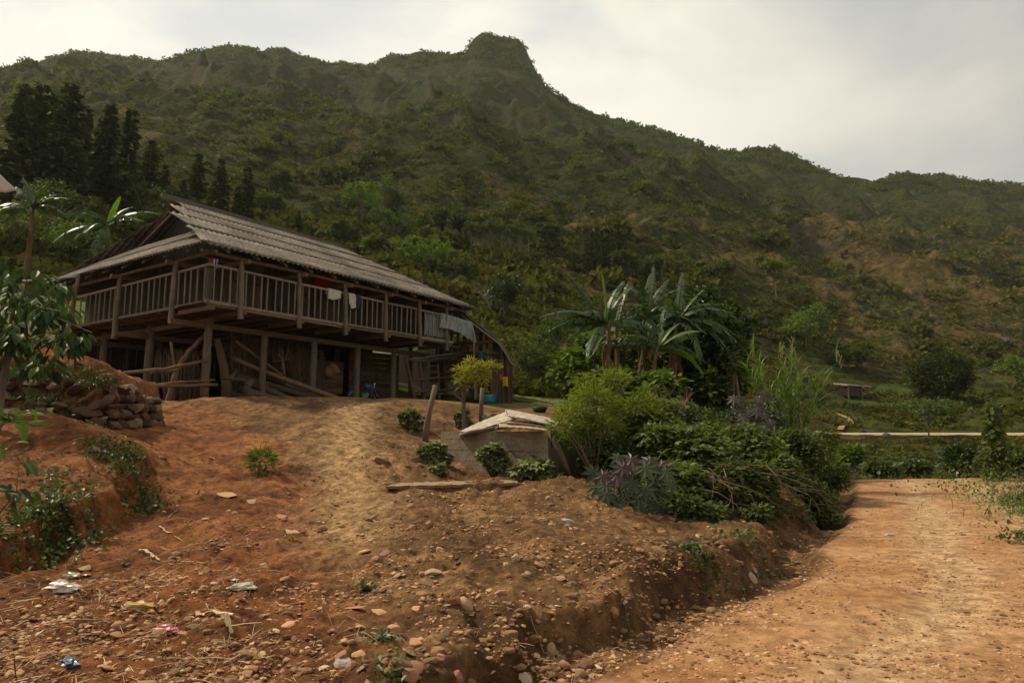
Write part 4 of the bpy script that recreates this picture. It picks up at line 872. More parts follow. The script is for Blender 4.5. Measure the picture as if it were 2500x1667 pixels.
# ------------------------------------------------------------------ stones
def ico(sub):
    import bmesh
    bm = bmesh.new(); bmesh.ops.create_icosphere(bm, subdivisions=sub, radius=1); v = np.array([x.co[:] for x in bm.verts]); f = np.array([[q.index for q in x.verts] for x in bm.faces]); bm.free(); return v, f
IV, IF = ico(2); IV3, IF3 = ico(3); IV1, IF1 = ico(1)
def stone_v(seed, flatn=1., V0=IV, cuts=5):
    r_ = np.random.RandomState(seed); v = V0.copy(); 
    for _ in range(cuts):
        n = r_.normal(size=3); n /= np.linalg.norm(n); d = r_.uniform(.45, .8); h = v@n; m_ = h > d; v[m_] -= np.outer(h[m_]-d, n)*.92
    v = v*(1+.07*pn(V0*1.8+seed*7.7)[:, None]+.03*pn(V0*5+seed)[:, None]); v[:, 2] *= flatn; return v
m, nt, b, o = newmat('stone'); t = N(nt, 'ShaderNodeTexCoord'); oi = N(nt, 'ShaderNodeObjectInfo'); ob = t.outputs['Object']
cb = ramp(nt, oi.outputs['Random'], [(.0, (.34, .17, .08)), (.3, (.40, .23, .12)), (.55, (.36, .15, .09)), (.8, (.42, .28, .17)), (1, (.30, .19, .11))]); f1 = noise(nt, 14, 6, .65, ob); c2 = ramp(nt, f1, [(.3, (.62, .58, .55)), (.68, (1.2, 1.18, 1.15))])
L(nt, mixc(nt, 1., cb, c2, 'MULTIPLY'), b.inputs['Base Color']); b.inputs['Roughness'].default_value = .92
bp = N(nt, 'ShaderNodeBump', i={'Strength': .5, 'Distance': .006}); f2 = noise(nt, 55, 5, .6, ob); L(nt, f2, bp.inputs['Height']); L(nt, bp.outputs[0], b.inputs['Normal']); m_stone = m
def stonemat(name, c): return flat(name, c, .92, .25, 12)
sm_slab = stonemat('orange_slab', (.52, .29, .14)); sm_pink = stonemat('pink_stone', (.42, .19, .13)); sm_red = stonemat('red_stone', (.30, .12, .06)); sm_tan = stonemat('tan_stone', (.44, .29, .16)); sm_grey = stonemat('grey_stone', (.36, .33, .29)); sm_brown = stonemat('brown_block', (.20, .11, .06)); sm_pale = stonemat('pale_slab', (.50, .38, .24))
TMPL = [npmesh('stone', stone_v(k, [.7, .55, .8, .4, .25, .65][k % 6], IV, 11), IF) for k in range(12)]
SLABT = [npmesh('slab_stone', stone_v(40+k, .2, IV, 14), IF) for k in range(4)]
for me in TMPL+SLABT: me.materials.append(m_stone)
def nrm(x, y, e=.06):
    zx = near_z(np.array([x-e, x+e, x, x]), np.array([y, y, y-e, y+e]), False); return Vector((-(zx[1]-zx[0])/(2*e), -(zx[3]-zx[2])/(2*e), 1)).normalized()
def put(me, p, sz, rz, sink=.3, name='stone', tilt=.15):
    o_ = bpy.data.objects.new(name, me); COL.objects.link(o_); n = nrm(p.x, p.y, .12); n = (n+Vector((rng.uniform(-tilt, tilt), rng.uniform(-tilt, tilt), 0))).normalized()
    o_.rotation_mode = 'QUATERNION'; o_.rotation_quaternion = Vector((0, 0, 1)).rotation_difference(n)@Quaternion((0, 0, 1), rz); o_.scale = sz; o_.location = p+n*sz[2]*.5*(1-2*sink); return o_
# (px, py, width px, height ratio, flat?, material, label)
STN = [(1108, 1473, 36, .8, 0, sm_red, 'dark reddish egg shaped stone leaning on a tan clod'), (1136, 1480, 50, .75, 0, sm_tan, 'big tan earth clod behind the reddish egg shaped stone'),
 (1217, 1209, 24, 1.1, 0, sm_brown, 'square upright brown block on the bare mound below the tank'), (938, 1357, 30, .8, 0, sm_pink, 'pink rounded stone, largest of the pink pair'), (917, 1365, 22, .6, 0, sm_pink, 'small pink stone touching the larger pink one'),
 (885, 1349, 42, .25, 1, sm_slab, 'flat orange slab left of the two pink stones'), (1074, 1347, 20, 1, 0, sm_tan, 'small round tan stone alone on the dark earth of the mound'), (1060, 1400, 42, .45, 0, sm_tan, 'long low tan stone between two smaller ones'),
 (1103, 1400, 24, .6, 0, sm_slab, 'orange stone right of the long low tan stone'), (1033, 1402, 18, .9, 0, sm_pink, 'little pinkish stone left of the long low tan stone'), (904, 1432, 26, .7, 0, sm_tan, 'tan stone with a flat top beside a green tuft'),
 (1222, 1452, 30, .8, 0, sm_pink, 'pale pink boulder right of the tan clod'), (1198, 1446, 24, .5, 0, sm_tan, 'low tan stone against the pale pink boulder'), (928, 1494, 46, .16, 1, sm_slab, 'flat square orange slab left of the reddish stone'),
 (866, 1486, 50, .14, 1, sm_pink, 'long pink slab beside the square orange slab'), (1016, 1487, 32, .3, 1, sm_slab, 'pointed orange slab standing out left of the clod'), (1258, 1370, 24, .9, 0, sm_tan, 'rounded tan stone, right one of a spaced pair on the mound'),
 (1234, 1380, 18, .8, 0, sm_tan, 'smaller tan stone, left one of a spaced pair on the mound'), (962, 1543, 40, .7, 0, sm_slab, 'blocky orange stone below the pointed slab'), (1013, 1576, 40, .8, 0, sm_slab, 'rugged orange stone right of the blocky orange one'),
 (877, 1596, 36, .4, 0, sm_slab, 'low orange stone in front of the rugged one'), (1086, 1547, 26, .9, 0, sm_tan, 'cube like tan stone by the gully in the foreground'), (877, 1533, 30, .5, 0, sm_tan, 'flat tan stone left of the blocky orange one'),
 (839, 1568, 26, .5, 0, sm_slab, 'small orange stone left of the low one'), (982, 1628, 62, .6, 0, sm_brown, 'broad brown rock at the bottom centre'), (833, 1623, 44, .6, 0, sm_grey, 'whitish grey rock at the bottom left of centre'),
 (782, 1633, 48, .16, 1, sm_pale, 'cracked pale slab at the bottom edge left of the grey rock'), (1076, 1606, 22, .8, 0, sm_pink, 'pinkish stone at the mouth of the foreground gully'), (1283, 1655, 60, .22, 1, sm_pale, 'large pale angular slab at the bottom edge'),
 (1429, 1634, 42, .8, 0, sm_brown, 'rough brown clod in the ditch by the road'), (557, 1210, 50, .14, 1, sm_slab, 'bright orange slab on the red slope, upper of two'), (713, 1298, 48, .16, 1, sm_slab, 'narrow bright orange slab on the red slope, lower of two'),
 (613, 1228, 26, .7, 0, sm_tan, 'rounded tan stone right of the upper orange slab'), (336, 1024, 66, .10, 1, sm_slab, 'largest flat orange board of stone below the stone wall'), (235, 1098, 52, .12, 1, sm_pink, 'pink slab on the red bank under the stone wall'),
 (686, 1261, 32, .2, 1, sm_pink, 'brownish slab in the hollow beside the small gully'), (207, 1388, 30, .5, 0, sm_tan, 'pale tan stone above the litter at the left'), (706, 1528, 38, .4, 0, sm_slab, 'wide orange stone in the rubble left of the pink slab'),
 (636, 1599, 36, .25, 1, sm_tan, 'tilted tan slab in the rubble'), (613, 1638, 36, .6, 0, sm_slab, 'orange lump at the bottom edge of the rubble'), (935, 1127, 48, .5, 0, sm_brown, 'dark brown block set in the path near the tank'),
 (1024, 1124, 50, .35, 1, sm_brown, 'flat brown stepping stone left of the tank'), (1028, 1138, 20, .6, 0, sm_brown, 'small brown stone in front of the flat stepping stone'), (1385, 1278, 36, .5, 0, sm_grey, 'whitish crumbly lump on the right of the mound'),
 (1843, 1397, 28, .35, 1, sm_tan, 'tan slab at the end of the ditch under the bushes'), (1838, 1416, 44, .22, 1, sm_tan, 'long flat slab in the ditch edge beside the road'), (1937, 1574, 36, .12, 1, sm_tan, 'flat pale stone lying on the road foreground'),
 (1855, 1658, 22, .4, 0, sm_tan, 'small tan stone at the bottom edge of the road'), (2278, 1301, 18, .3, 0, sm_brown, 'small brown stone in the middle of the road'), (1979, 1496, 22, .3, 0, sm_brown, 'dark brown stone on the left half of the road'), (2170, 1306, 26, .3, 0, sm_grey, 'whitish stone by the worn track of the road')]
for k, (px, py, w_, hr, fl_g, mt, lb) in enumerate(STN):
    p = G(px, py); s = w_/1664*p.y*.5*1.12; me = npmesh('stone', stone_v(100+k, 1., IV3, 16 if fl_g else 11), IF3, None, False); me.materials.append(mt)
    tag(put(me, p, (s, s*(.75 if fl_g else .8), s*max(hr, .1)), rng.uniform(-.5, .5), .25 if fl_g else .32), lb, 'stone')
ns = 0; r_ = random.Random(8)
while ns < 215:
    Y = 3.9*math.exp(r_.uniform(0, 1)**1.3*.95); X = r_.uniform(-.62, .16)*Y; s_ = float(edge_s(np.array([X]), np.array([Y]))[0])
    if s_ < .1: continue
    if X/Y < -.32 and r_.random() < .55: continue
    if fbm(np.array([X]), np.array([Y]), 1.2, 2, z=20)[0] < -.12: continue
    sz = r_.choice([.014, .018, .022, .03, .04, .055]); a_ = put((TMPL+SLABT)[r_.randrange(16)], Vector((X, Y, gz(X, Y))), (sz*1.3, sz, sz), r_.uniform(0, 6), .2, 'stone', .3)
    tag(a_, 'small stone or shard in the rubble scattered over the lower dirt slope', 'stone', 'stones scattered over the lower dirt slope'); ns += 1
# ---- merged scatter
def inst(name, tv, tf, pos, fwd, up, size, mat, attrs=None, smooth=False, squash=None):
    """merged copies of a template; returns the mesh"""
    n = len(pos); x = fwd/np.maximum(np.linalg.norm(fwd, axis=1), 1e-9)[:, None]; z = up-(up*x).sum(1)[:, None]*x; z /= np.maximum(np.linalg.norm(z, axis=1), 1e-9)[:, None]; y = np.cross(z, x)
    s = size[:, None, None] if size.ndim == 1 else size[:, None, :]
    tvs = (tv[None]*s) if tv.ndim == 2 else tv*s
    V = pos[:, None]+tvs[..., 0:1]*x[:, None]+tvs[..., 1:2]*y[:, None]+tvs[..., 2:3]*z[:, None]
    K = tv.shape[-2]; Fc = (tf[None]+(np.arange(n)*K)[:, None, None]).reshape(-1, tf.shape[1])
    at_ = {k: np.repeat(v, K, axis=0) for k, v in (attrs or {}).items()}
    return npmesh(name, V.reshape(-1, 3), Fc, at_, smooth)
def rdir(n, r=nr): v = r.normal(size=(n, 3)); return v/np.linalg.norm(v, axis=1)[:, None]
m, nt, b, o = newmat('gravel'); gi = N(nt, 'ShaderNodeNewGeometry')
c1 = ramp(nt, gi.outputs['Random Per Island'], [(0, (.10, .045, .02)), (.3, (.24, .115, .05)), (.6, (.38, .19, .085)), (.85, (.50, .28, .13)), (1, (.56, .40, .25))]); L(nt, c1, b.inputs['Base Color']); b.inputs['Roughness'].default_value = .95; m_gravel = m
def scat(n, Y0, Y1, r0, r1, cond, seed, pw=1.):
    r_ = np.random.RandomState(seed); Y = Y0*np.exp(r_.uniform(0, 1, n*3)**pw*math.log(Y1/Y0)); X = r_.uniform(r0, r1, n*3)*Y; k = cond(X, Y, r_); X, Y = X[k][:n], Y[k][:n]; return np.stack([X, Y, near_z(X, Y)], 1)
def gravel(name, n, Y0, Y1, r0, r1, cond, seed, s0, s1, label_kind='stuff', pw=1.):
    p = scat(n, Y0, Y1, r0, r1, cond, seed, pw); n = len(p); r_ = np.random.RandomState(seed+1); u = s0*np.exp(r_.uniform(0, 1, n)**2.2*math.log(s1/s0)); sz = np.stack([u*r_.uniform(.8, 1.7, n), u*r_.uniform(.7, 1.2, n), u*r_.uniform(.3, .8, n)], 1)
    up = rdir(n, r_)*.35+np.array([0, 0, 1.]); tv = np.array([stone_v(200+k, 1, IV1, 4) for k in range(16)])[r_.randint(0, 16, n)]
    return tag(link(name, inst(name, tv, IF1, p, rdir(n, r_)*np.array([1, 1, .1]), up, sz, None), m_gravel), kind=label_kind)
gravel('gravel', 24000, 3.8, 17, -.75, .3, lambda X, Y, r: (edge_s(X, Y) > .0) & (fbm(X, Y, 1.3, 3, z=31)+r.uniform(-.22, .22, len(X))-.28*sstep(-.25, -.38, X/Y)*sstep(5.5, 7, Y) > .04), 21, .004, .032)
gravel('gravel', 24000, 3.8, 26, .05, .9, lambda X, Y, r: (edge_s(X, Y) < .05) & (fbm(X, Y, 1.0, 3, z=33)+r.uniform(-.4, .4, len(X)) > .05), 22, .004, .027)
gravel('gravel', 2600, 3.9, 12, .0, .6, lambda X, Y, r: (edge_s(X, Y) > .05) & (edge_s(X, Y) < .75), 23, .008, .035)
_r = np.random.RandomState(66); p = scat(900, 3.9, 13, -.6, .5, lambda X, Y, r: (edge_s(X, Y) > .1)&((edge_s(X, Y) < 1.1)|(fbm(X, Y, 1.1, 2, z=61) > .22)), 61); n_c = len(p)
_u = .014*np.exp(_r.uniform(0, 1, n_c)**2*1.5); tvc = np.array([stone_v(300+k, .75, IV, 3)*(1+.25*pn(IV*3.3+k)[:, None]) for k in range(10)])[_r.randint(0, 10, n_c)]
m_clod = flat('soil_clod', (.21, .115, .05), .97, .45, 9)
tag(link('soil_clods', inst('soil_clods', tvc, IF, p, rdir(n_c, _r)*np.array([1, 1, .1]), np.tile([0, 0, 1.], (n_c, 1)), np.stack([_u*1.3, _u, _u*.8], 1), None), m_clod), kind='stuff')
# straw and twigs
tv = np.array([(0, -.012, 0), (.5, -.014, .03), (1, -.006, 0), (1, .006, 0), (.5, .014, .03), (0, .012, 0)]); tf = np.array([(0, 1, 4, 5), (1, 2, 3, 4)])
def litter(n, seed, Y1, cond, s0, s1):
    p = scat(n, 3.9, Y1, -.75, .45, cond, seed); n = len(p); r_ = np.random.RandomState(seed); d = rdir(n, r_)*np.array([1, 1, .16]); p[:, 2] += .006
    return inst('straw', tv, tf, p, d, rdir(n, r_)*.5+np.array([0, 0, 1.]), r_.uniform(s0, s1, n), None)
m, nt, b, o = newmat('straw'); gi = N(nt, 'ShaderNodeNewGeometry'); c1 = ramp(nt, gi.outputs['Random Per Island'], [(0, (.07, .04, .02)), (.4, (.22, .13, .06)), (.75, (.42, .29, .14)), (1, (.58, .45, .26))]); L(nt, c1, b.inputs['Base Color']); b.inputs['Roughness'].default_value = .8; m_straw = m
tag(link('straw_litter', litter(5000, 41, 15, lambda X, Y, r: (edge_s(X, Y) > .1) & (fbm(X, Y, .9, 3, z=51)+r.uniform(-.3, .3, len(X)) > .08), .03, .16), m_straw), kind='stuff')
tag(link('straw_litter', litter(900, 43, 9, lambda X, Y, r: (X/Y < -.35), .06, .28), m_straw), kind='stuff')
# crumpled plastic bags and litter
def crumple(px, py, w_, mat, label, cat='plastic bag', hr=.35, seed=0, asp=.6, rz=0.):
    p = G(px, py); s = w_/1664*p.y*.5; v = IV3.copy(); q_ = pn(v*1.6+seed*3.1)*.55+np.abs(pn(v*3.7+seed))*-.45+.2*pn(v*8+seed); v = v*(1+q_)[:, None]; v[:, 2] = np.maximum(v[:, 2], -.4)
    v *= np.array([s, s*asp, s*hr]); c_, s_ = math.cos(rz), math.sin(rz); v = v@np.array([[c_, s_, 0], [-s_, c_, 0], [0, 0, 1]]); v += np.array([p.x, p.y, p.z+s*hr*.25])
    return tag(link_at(cat.replace(' ', '_'), npmesh('bag', v, IF3, None, False), mat, p), label, cat)
def plastic(name, c): 
    m, nt, b, o = newmat(name); t = N(nt, 'ShaderNodeTexCoord'); f = noise(nt, 18, 4, .6, t.outputs['Object']); L(nt, ramp(nt, f, [(.35, tuple(x*.62 for x in c)), (.62, c)]), b.inputs['Base Color']); b.inputs['Roughness'].default_value = .35; b.inputs['Subsurface Weight'].default_value = .0; return m
crumple(153, 1440, 84, plastic('bag_white', (.60, .48, .40)), 'crumpled pinkish white plastic bag lying at the left', seed=1, asp=.5)
crumple(176, 1408, 44, plastic('bag_cream', (.58, .47, .30)), 'small cream bag just above the pinkish white one', seed=2, asp=.6)
crumple(336, 1486, 78, plastic('bag_amber', (.50, .30, .10)), 'amber brown plastic bag crumpled in the rubble', seed=3, asp=.6)
crumple(404, 1543, 66, plastic('bag_pink', (.55, .19, .19)), 'crumpled pink plastic bag in the rubble', seed=4, asp=.6)
crumple(590, 1438, 64, plastic('bag_pale_yellow', (.55, .52, .32)), 'pale yellow plastic bag on the red slope', seed=5, asp=.5, rz=.4)
crumple(168, 1620, 62, plastic('bag_blue', (.06, .13, .20)), 'dark blue plastic bag at the bottom left', seed=6, asp=.55, rz=-.6)
crumple(500, 1588, 30, plastic('bag_ochre', (.48, .27, .07)), 'little ochre scrap of plastic below the pink bag', 'plastic scrap', seed=7)
crumple(207, 1404, 30, plastic('scrap_orange', (.50, .22, .04)), 'little orange scrap beside the cream bag', 'plastic scrap', seed=8, hr=.2)
crumple(1349, 1598, 28, plastic('wrapper_green', (.10, .42, .12)), 'bright green and white wrapper in the ditch', 'wrapper', seed=9, hr=.35)
crumple(1346, 1594, 12, plastic('wrapper_white', (.65, .60, .55)), 'white torn piece stuck to the green wrapper', 'paper scrap', seed=10, hr=.7)
crumple(573, 1418, 18, plastic('scrap_paper', (.62, .55, .42)), 'tiny cream scrap above the pale yellow bag', 'paper scrap', seed=11, hr=.3)
def strip(px0, py0, px1, py1, w_, mat, label, cat, curl=.02, name='husk'):
    a, b_ = G(px0, py0), G(px1, py1); mb = MB(); n = 12; d = (b_-a).normalized(); s = Vector((-d.y, d.x, 0)); 
    for i in range(n+1):
        t = i/n; p = a.lerp(b_, t); p.z = gz(p.x, p.y)+.012+curl*math.sin(t*math.pi)*(1+.4*math.sin(i*2)); ww = w_*(.65+.35*math.sin(i*1.7))*(1 if 0 < i < n else .5)
        for q_, zz in ((-1, .008), (0, 0), (1, .010)): mb.v.append(tuple(p+s*ww*q_+ZZ*zz))
    for i in range(n):
        for k in range(2): q_ = i*3+k; mb.f.append((q_, q_+1, q_+4, q_+3))
    o_ = mb.solo(name, mat, a, label, cat, None, False); o_.modifiers.new('solid', 'SOLIDIFY').thickness = .006
m_husk = stonemat('dry_husk', (.60, .44, .26))
strip(480, 1500, 566, 1507, .028, m_husk, 'long pale strip of dry husk right of the pink bag', 'husk', .012)
strip(532, 1520, 566, 1552, .025, m_husk, 'curled dry husk below the long pale strip', 'husk', .05)
strip(340, 1346, 388, 1372, .02, m_husk, 'pale twisted strip on the red slope at the left', 'husk', .03)
strip(388, 1288, 420, 1304, .012, m_husk, 'short cream chip on the red slope', 'husk', .01)
strip(1295, 1510, 1363, 1621, .006, m_straw, 'long yellow straw lying across the ditch bank', 'straw', .03, 'straw')
strip(1456, 1448, 1540, 1546, .006, m_straw, 'thin dry stem on the dark bank beside the ditch', 'straw', .03, 'straw')
strip(1390, 1292, 1396, 1300, .012, m_husk, 'small tan chip below the whitish crumbly lump', 'husk', .01)
# dry stone wall on the left bank
wb = P(150, 1020, 13.4); wall = thing('stone_wall', 'earth covered dry stone wall end on the left bank below the tree', 'wall', Vector((wb.x, wb.y, 1.7)))
V = []; Fc = []; off = 0; r_ = random.Random(5)
A0 = P(-330, 1000, 13.6); A1 = P(262, 1036, 13.2)
for row in range(7):
    for k in range(17):
        t = (k+.5*(row % 2)+r_.uniform(-.2, .2))/17; p = A0.lerp(A1, t); z0 = gz(p.x, p.y)
        top = z0+(.95+.25*math.sin(t*9))*min(1, (1.02-t)*5+.35)
        z = z0+.03+row*.185
        if z > top: continue
        s = r_.uniform(.12, .20); s *= r_.choice([.6, .8, 1., 1.15]); v = stone_v(r_.randrange(999), 1, IV, 14)*np.array([s*r_.uniform(1., 2.), s, s*r_.uniform(.5, .9)])*1.15; a_ = r_.uniform(-.9, .9); c_, s_ = math.cos(a_), math.sin(a_)
        v = v@np.array([[c_, 0, s_], [0, 1, 0], [-s_, 0, c_]])+np.array([p.x+r_.uniform(-.03, .03), p.y+row*.05+r_.uniform(-.10, .14), z+r_.uniform(-.05, .05)]); V.append(v); Fc.append(IF+off); off += len(v)
for row in range(7):           # the end return of the wall, running back from the camera
    for k in range(7):
        p = A1+Vector((.05, .25+k*.28, 0)); z0 = gz(p.x, p.y); z = max(z0, A1.z)+row*.18
        s = r_.uniform(.13, .2); 
        if row > 5-k*.3: continue
        v = stone_v(r_.randrange(999), 1, IV, 14)*np.array([s, s*1.3, s*.75])*1.1+np.array([p.x-row*.02+r_.uniform(-.05, .05)-.1, p.y, z]); V.append(v); Fc.append(IF+off); off += len(v)
sw = link('stones', npmesh('stones', np.concatenate(V), np.concatenate(Fc)), None, wall)
m, nt, b, o = newmat('wall_stone'); t = N(nt, 'ShaderNodeTexCoord'); gi = N(nt, 'ShaderNodeNewGeometry'); f1 = noise(nt, 6, 6, .7, t.outputs['Object'])
cb = ramp(nt, gi.outputs['Random Per Island'], [(0, (.06, .032, .018)), (.4, (.12, .065, .036)), (.7, (.17, .10, .06)), (1, (.28, .19, .12))]); c2 = ramp(nt, f1, [(.3, (.5, .45, .42)), (.7, (1.2, 1.15, 1.1))]); L(nt, mixc(nt, 1., cb, c2, 'MULTIPLY'), b.inputs['Base Color']); b.inputs['Roughness'].default_value = .95
sw.data.materials.append(m)
nu_, nv_ = 60, 26; gx, gy = np.meshgrid(np.linspace(0, 1, nu_), np.linspace(0, 1, nv_)); bx = A0.x+(A1.x-A0.x)*gx-.05; by = A0.y+(A1.y-A0.y)*gx+gy*2.3+.1
hz_ = near_z(bx, by, False)+np.minimum(1, .55+gy*6)*np.minimum(1, gy*40)*(1.22+.26*fbm(bx, by, .5, 4, z=3)+.25*sstep(.75, .3, gx))*sstep(1.0, .93, gx)*(1-.25*gy); hz_ = np.maximum(hz_, near_z(bx, by, False)-.05)
link('earth', npmesh('earth', np.stack([bx.ravel(), by.ravel(), hz_.ravel()], 1), gridf(nv_, nu_), {'red': np.full(nu_*nv_, .85), 'road': np.zeros(nu_*nv_), 'grass': np.zeros(nu_*nv_)}, True), MATS['soil'], wall)
_r = np.random.RandomState(91); _p = np.concatenate([np.array(P(a, b_, 12.95))+_r.normal(size=(110, 3))*np.array([.2, .1, .08]) for a, b_ in ((238, 935), (212, 918), (130, 925), (60, 900), (170, 905), (90, 975))])
WALLW = (_p, _r)
# basins behind the tank
for px, w_, mt, lb in ((1318, .26, m_black, 'black plastic basin on the ground behind the tank'), (1368, .14, c_ora, 'small red bucket right of the black basin')):
    p = P(px, 1008, 24); p.z = gz(p.x, p.y); lathe(p, [(0, .02), (w_*.7, .02), (w_, .2), (w_+.03, .2), (w_*.72, 0), (0, 0)], 18).solo('basin' if w_ > .2 else 'bucket', mt, p, lb, 'basin' if w_ > .2 else 'bucket', None, True)
# ------------------------------------------------------------------ leaf templates (x = length, y = width, z = up)
T_LEAF = (np.array([(0, 0, 0), (.32, -.19, .06), (.75, -.13, .0), (1, 0, -.14), (.75, .13, .0), (.32, .19, .06)]), np.array([(0, 1, 2, 3), (0, 3, 4, 5)]))
T_LANCE = (np.array([(0, 0, 0), (.35, -.09, .03), (.8, -.05, .0), (1, 0, -.08), (.8, .05, .0), (.35, .09, .03)]), np.array([(0, 1, 2, 3), (0, 3, 4, 5)]))
T_OVAL = (np.array([(0, 0, 0), (.25, -.30, .05), (.75, -.28, .0), (1, 0, -.1), (.75, .28, .0), (.25, .30, .05)]), np.array([(0, 1, 2, 3), (0, 3, 4, 5)]))
def palmate(n, spread, wid, drop=.12, len0=1.):
    v = [(0, 0, 0)]; f = []
    for k in range(n):
        a = (k/(n-1)-.5)*spread; L0 = len0*(1-.42*abs(k/(n-1)-.5)*2); b = len(v); w_ = wid*L0
        for (r_, s, z) in ((.45, -w_, -.02), (1, 0, -drop), (.45, w_, -.02)): x, y = r_*L0, s; v.append((x*math.cos(a)-y*math.sin(a), x*math.sin(a)+y*math.cos(a), z))
        f.append((0, b, b+1, b+2))
    return np.array(v), np.array(f)
T_CASTOR = palmate(8, R(300), .17, .14); T_LOBE = palmate(5, R(250), .30, .10)
def pinnate(n=7):
    v = []; f = []
    for k in range(n):
        x = .12+.88*k/n; l = .30*math.sin(math.pi*(.15+.8*k/n))
        for s in (-1, 1):
            b = len(v); z = -.15*x*x; v += [(x, 0, z), (x+.06, s*l*.5, z+.01), (x+.12, s*l, z-.05), (x-.01, s*l*.5, z)]; f.append((b, b+1, b+2, b+3) if s < 0 else (b, b+3, b+2, b+1))
    return np.array(v), np.array(f)
T_PIN = pinnate()
T_CARD = (np.array([(0, 0, 0), (.5, -.35, .08), (1, 0, -.05), (.5, .35, .02)]), np.array([(0, 1, 2, 3)]))
def blade(n=5):
    v = []; 
    for k in range(n+1): t = k/n; w_ = .028*(1-t)**.6; z = .55*t-.75*t*t; v += [(t*(1-.15*t), -w_, z), (t*(1-.15*t), w_, z+.004)]
    return np.array(v), np.array([(2*k, 2*k+1, 2*k+3, 2*k+2) for k in range(n)])
T_BLADE = blade()
def leaves(name, T, pos, fwd, up, size, mat, parent=None, tint=None):
    me = inst(name, T[0], T[1], pos, fwd, up, size, None, {'tint': tint} if tint is not None else None); return link(name, me, mat, parent)
def shellpts(n, c, rad, r_, up_bias=.25, rmin=.72):
    d = rdir(n, r_); d[:, 2] = np.where(r_.uniform(size=n) < up_bias, np.abs(d[:, 2]), d[:, 2]); rr4 = r_.uniform(rmin, 1.05, n)[:, None]; return np.asarray(c)+d*np.asarray(rad)*rr4, d
lf = {
 'bramble': leafmat('leaf_bramble', [(.045, .064, .017), (.072, .096, .026), (.105, .13, .038), (.056, .08, .024)], .25, .6, .2),
 'dark': leafmat('leaf_dark', [(.015, .028, .010), (.024, .042, .014), (.035, .055, .016)], .18, .35),
 'darkmatte': leafmat('leaf_dark_matte', [(.020, .030, .009), (.03, .042, .012), (.042, .055, .015)], .15, .8, .05),
 'lime': leafmat('leaf_lime', [(.085, .115, .020), (.12, .15, .026), (.055, .085, .016), (.15, .17, .03)], .3, .5, .2),
 'mid': leafmat('leaf_mid', [(.040, .056, .016), (.058, .078, .02), (.03, .044, .014)], .25, .6, .2),
 'castor': leafmat('leaf_castor', [(.014, .027, .018), (.024, .038, .025), (.034, .047, .028), (.016, .03, .02)], .12, .6, .12),
 'purple': leafmat('leaf_purple', [(.042, .018, .022), (.03, .022, .022), (.06, .02, .028)], .2, .45),
 'plum': leafmat('leaf_plum', [(.022, .018, .016), (.035, .025, .022), (.03, .035, .022)], .12, .45),
 'pumpkin': leafmat('leaf_pumpkin', [(.10, .118, .05), (.145, .165, .075), (.07, .09, .034)], .2, .6),
 'glossy': leafmat('leaf_glossy', [(.018, .036, .010), (.03, .052, .014), (.055, .082, .018), (.02, .038, .012)], .28, .5, .22),
 'young': leafmat('leaf_young', [(.15, .17, .03), (.20, .19, .035), (.11, .14, .025), (.20, .14, .035)], .35, .5, .2),
 'conifer': leafmat('leaf_conifer', [(.018, .030, .011), (.030, .044, .015), (.048, .062, .02)], .18, .7, .1),
 'conifer2': leafmat('leaf_conifer_soft', [(.026, .040, .016), (.035, .05, .018), (.045, .058, .02)], .12, .7, .1),
 'yellow': leafmat('leaf_yellowish', [(.09, .11, .025), (.12, .12, .03), (.07, .09, .02)], .25, .6, .1),
 'grove': leafmat('leaf_grove', [(.045, .066, .024), (.062, .088, .03), (.052, .078, .032)], .2, .7, .1),
 'bright': leafmat('leaf_bright', [(.07, .105, .026), (.095, .135, .032), (.055, .085, .022)], .25, .6, .1),
 'reed': leafmat('leaf_reed', [(.055, .095, .03), (.08, .13, .035), (.09, .13, .036), (.07, .11, .03)], .3, .5, .3),
 'plume': leafmat('reed_plume', [(.17, .14, .075), (.22, .18, .10)], .3, .8, .1),
 'banana': leafmat('leaf_banana', [(.022, .040, .012), (.03, .052, .016), (.038, .062, .02)], .25, .42, .3),
 'banana2': leafmat('leaf_banana_young', [(.05, .09, .02), (.07, .11, .022)], .35, .45, .3),
 'weed': leafmat('leaf_weed', [(.04, .06, .018), (.06, .085, .022), (.03, .045, .014)], .2),
 'dry': leafmat('leaf_dry', [(.075, .045, .022), (.055, .032, .016), (.10, .065, .032)], .1, .9, .05)}
m_stem = wood('plant_stem', (.07, .05, .03), (.12, .085, .05), (.18, .13, .08), 3); m_trunkg = wood('grey_trunk', (.08, .07, .055), (.14, .12, .095), (.22, .19, .15), 2)
m_ban = wood('banana_trunk', (.05, .035, .02), (.11, .07, .035), (.17, .12, .06), 2, axis=(5, 5, .7))

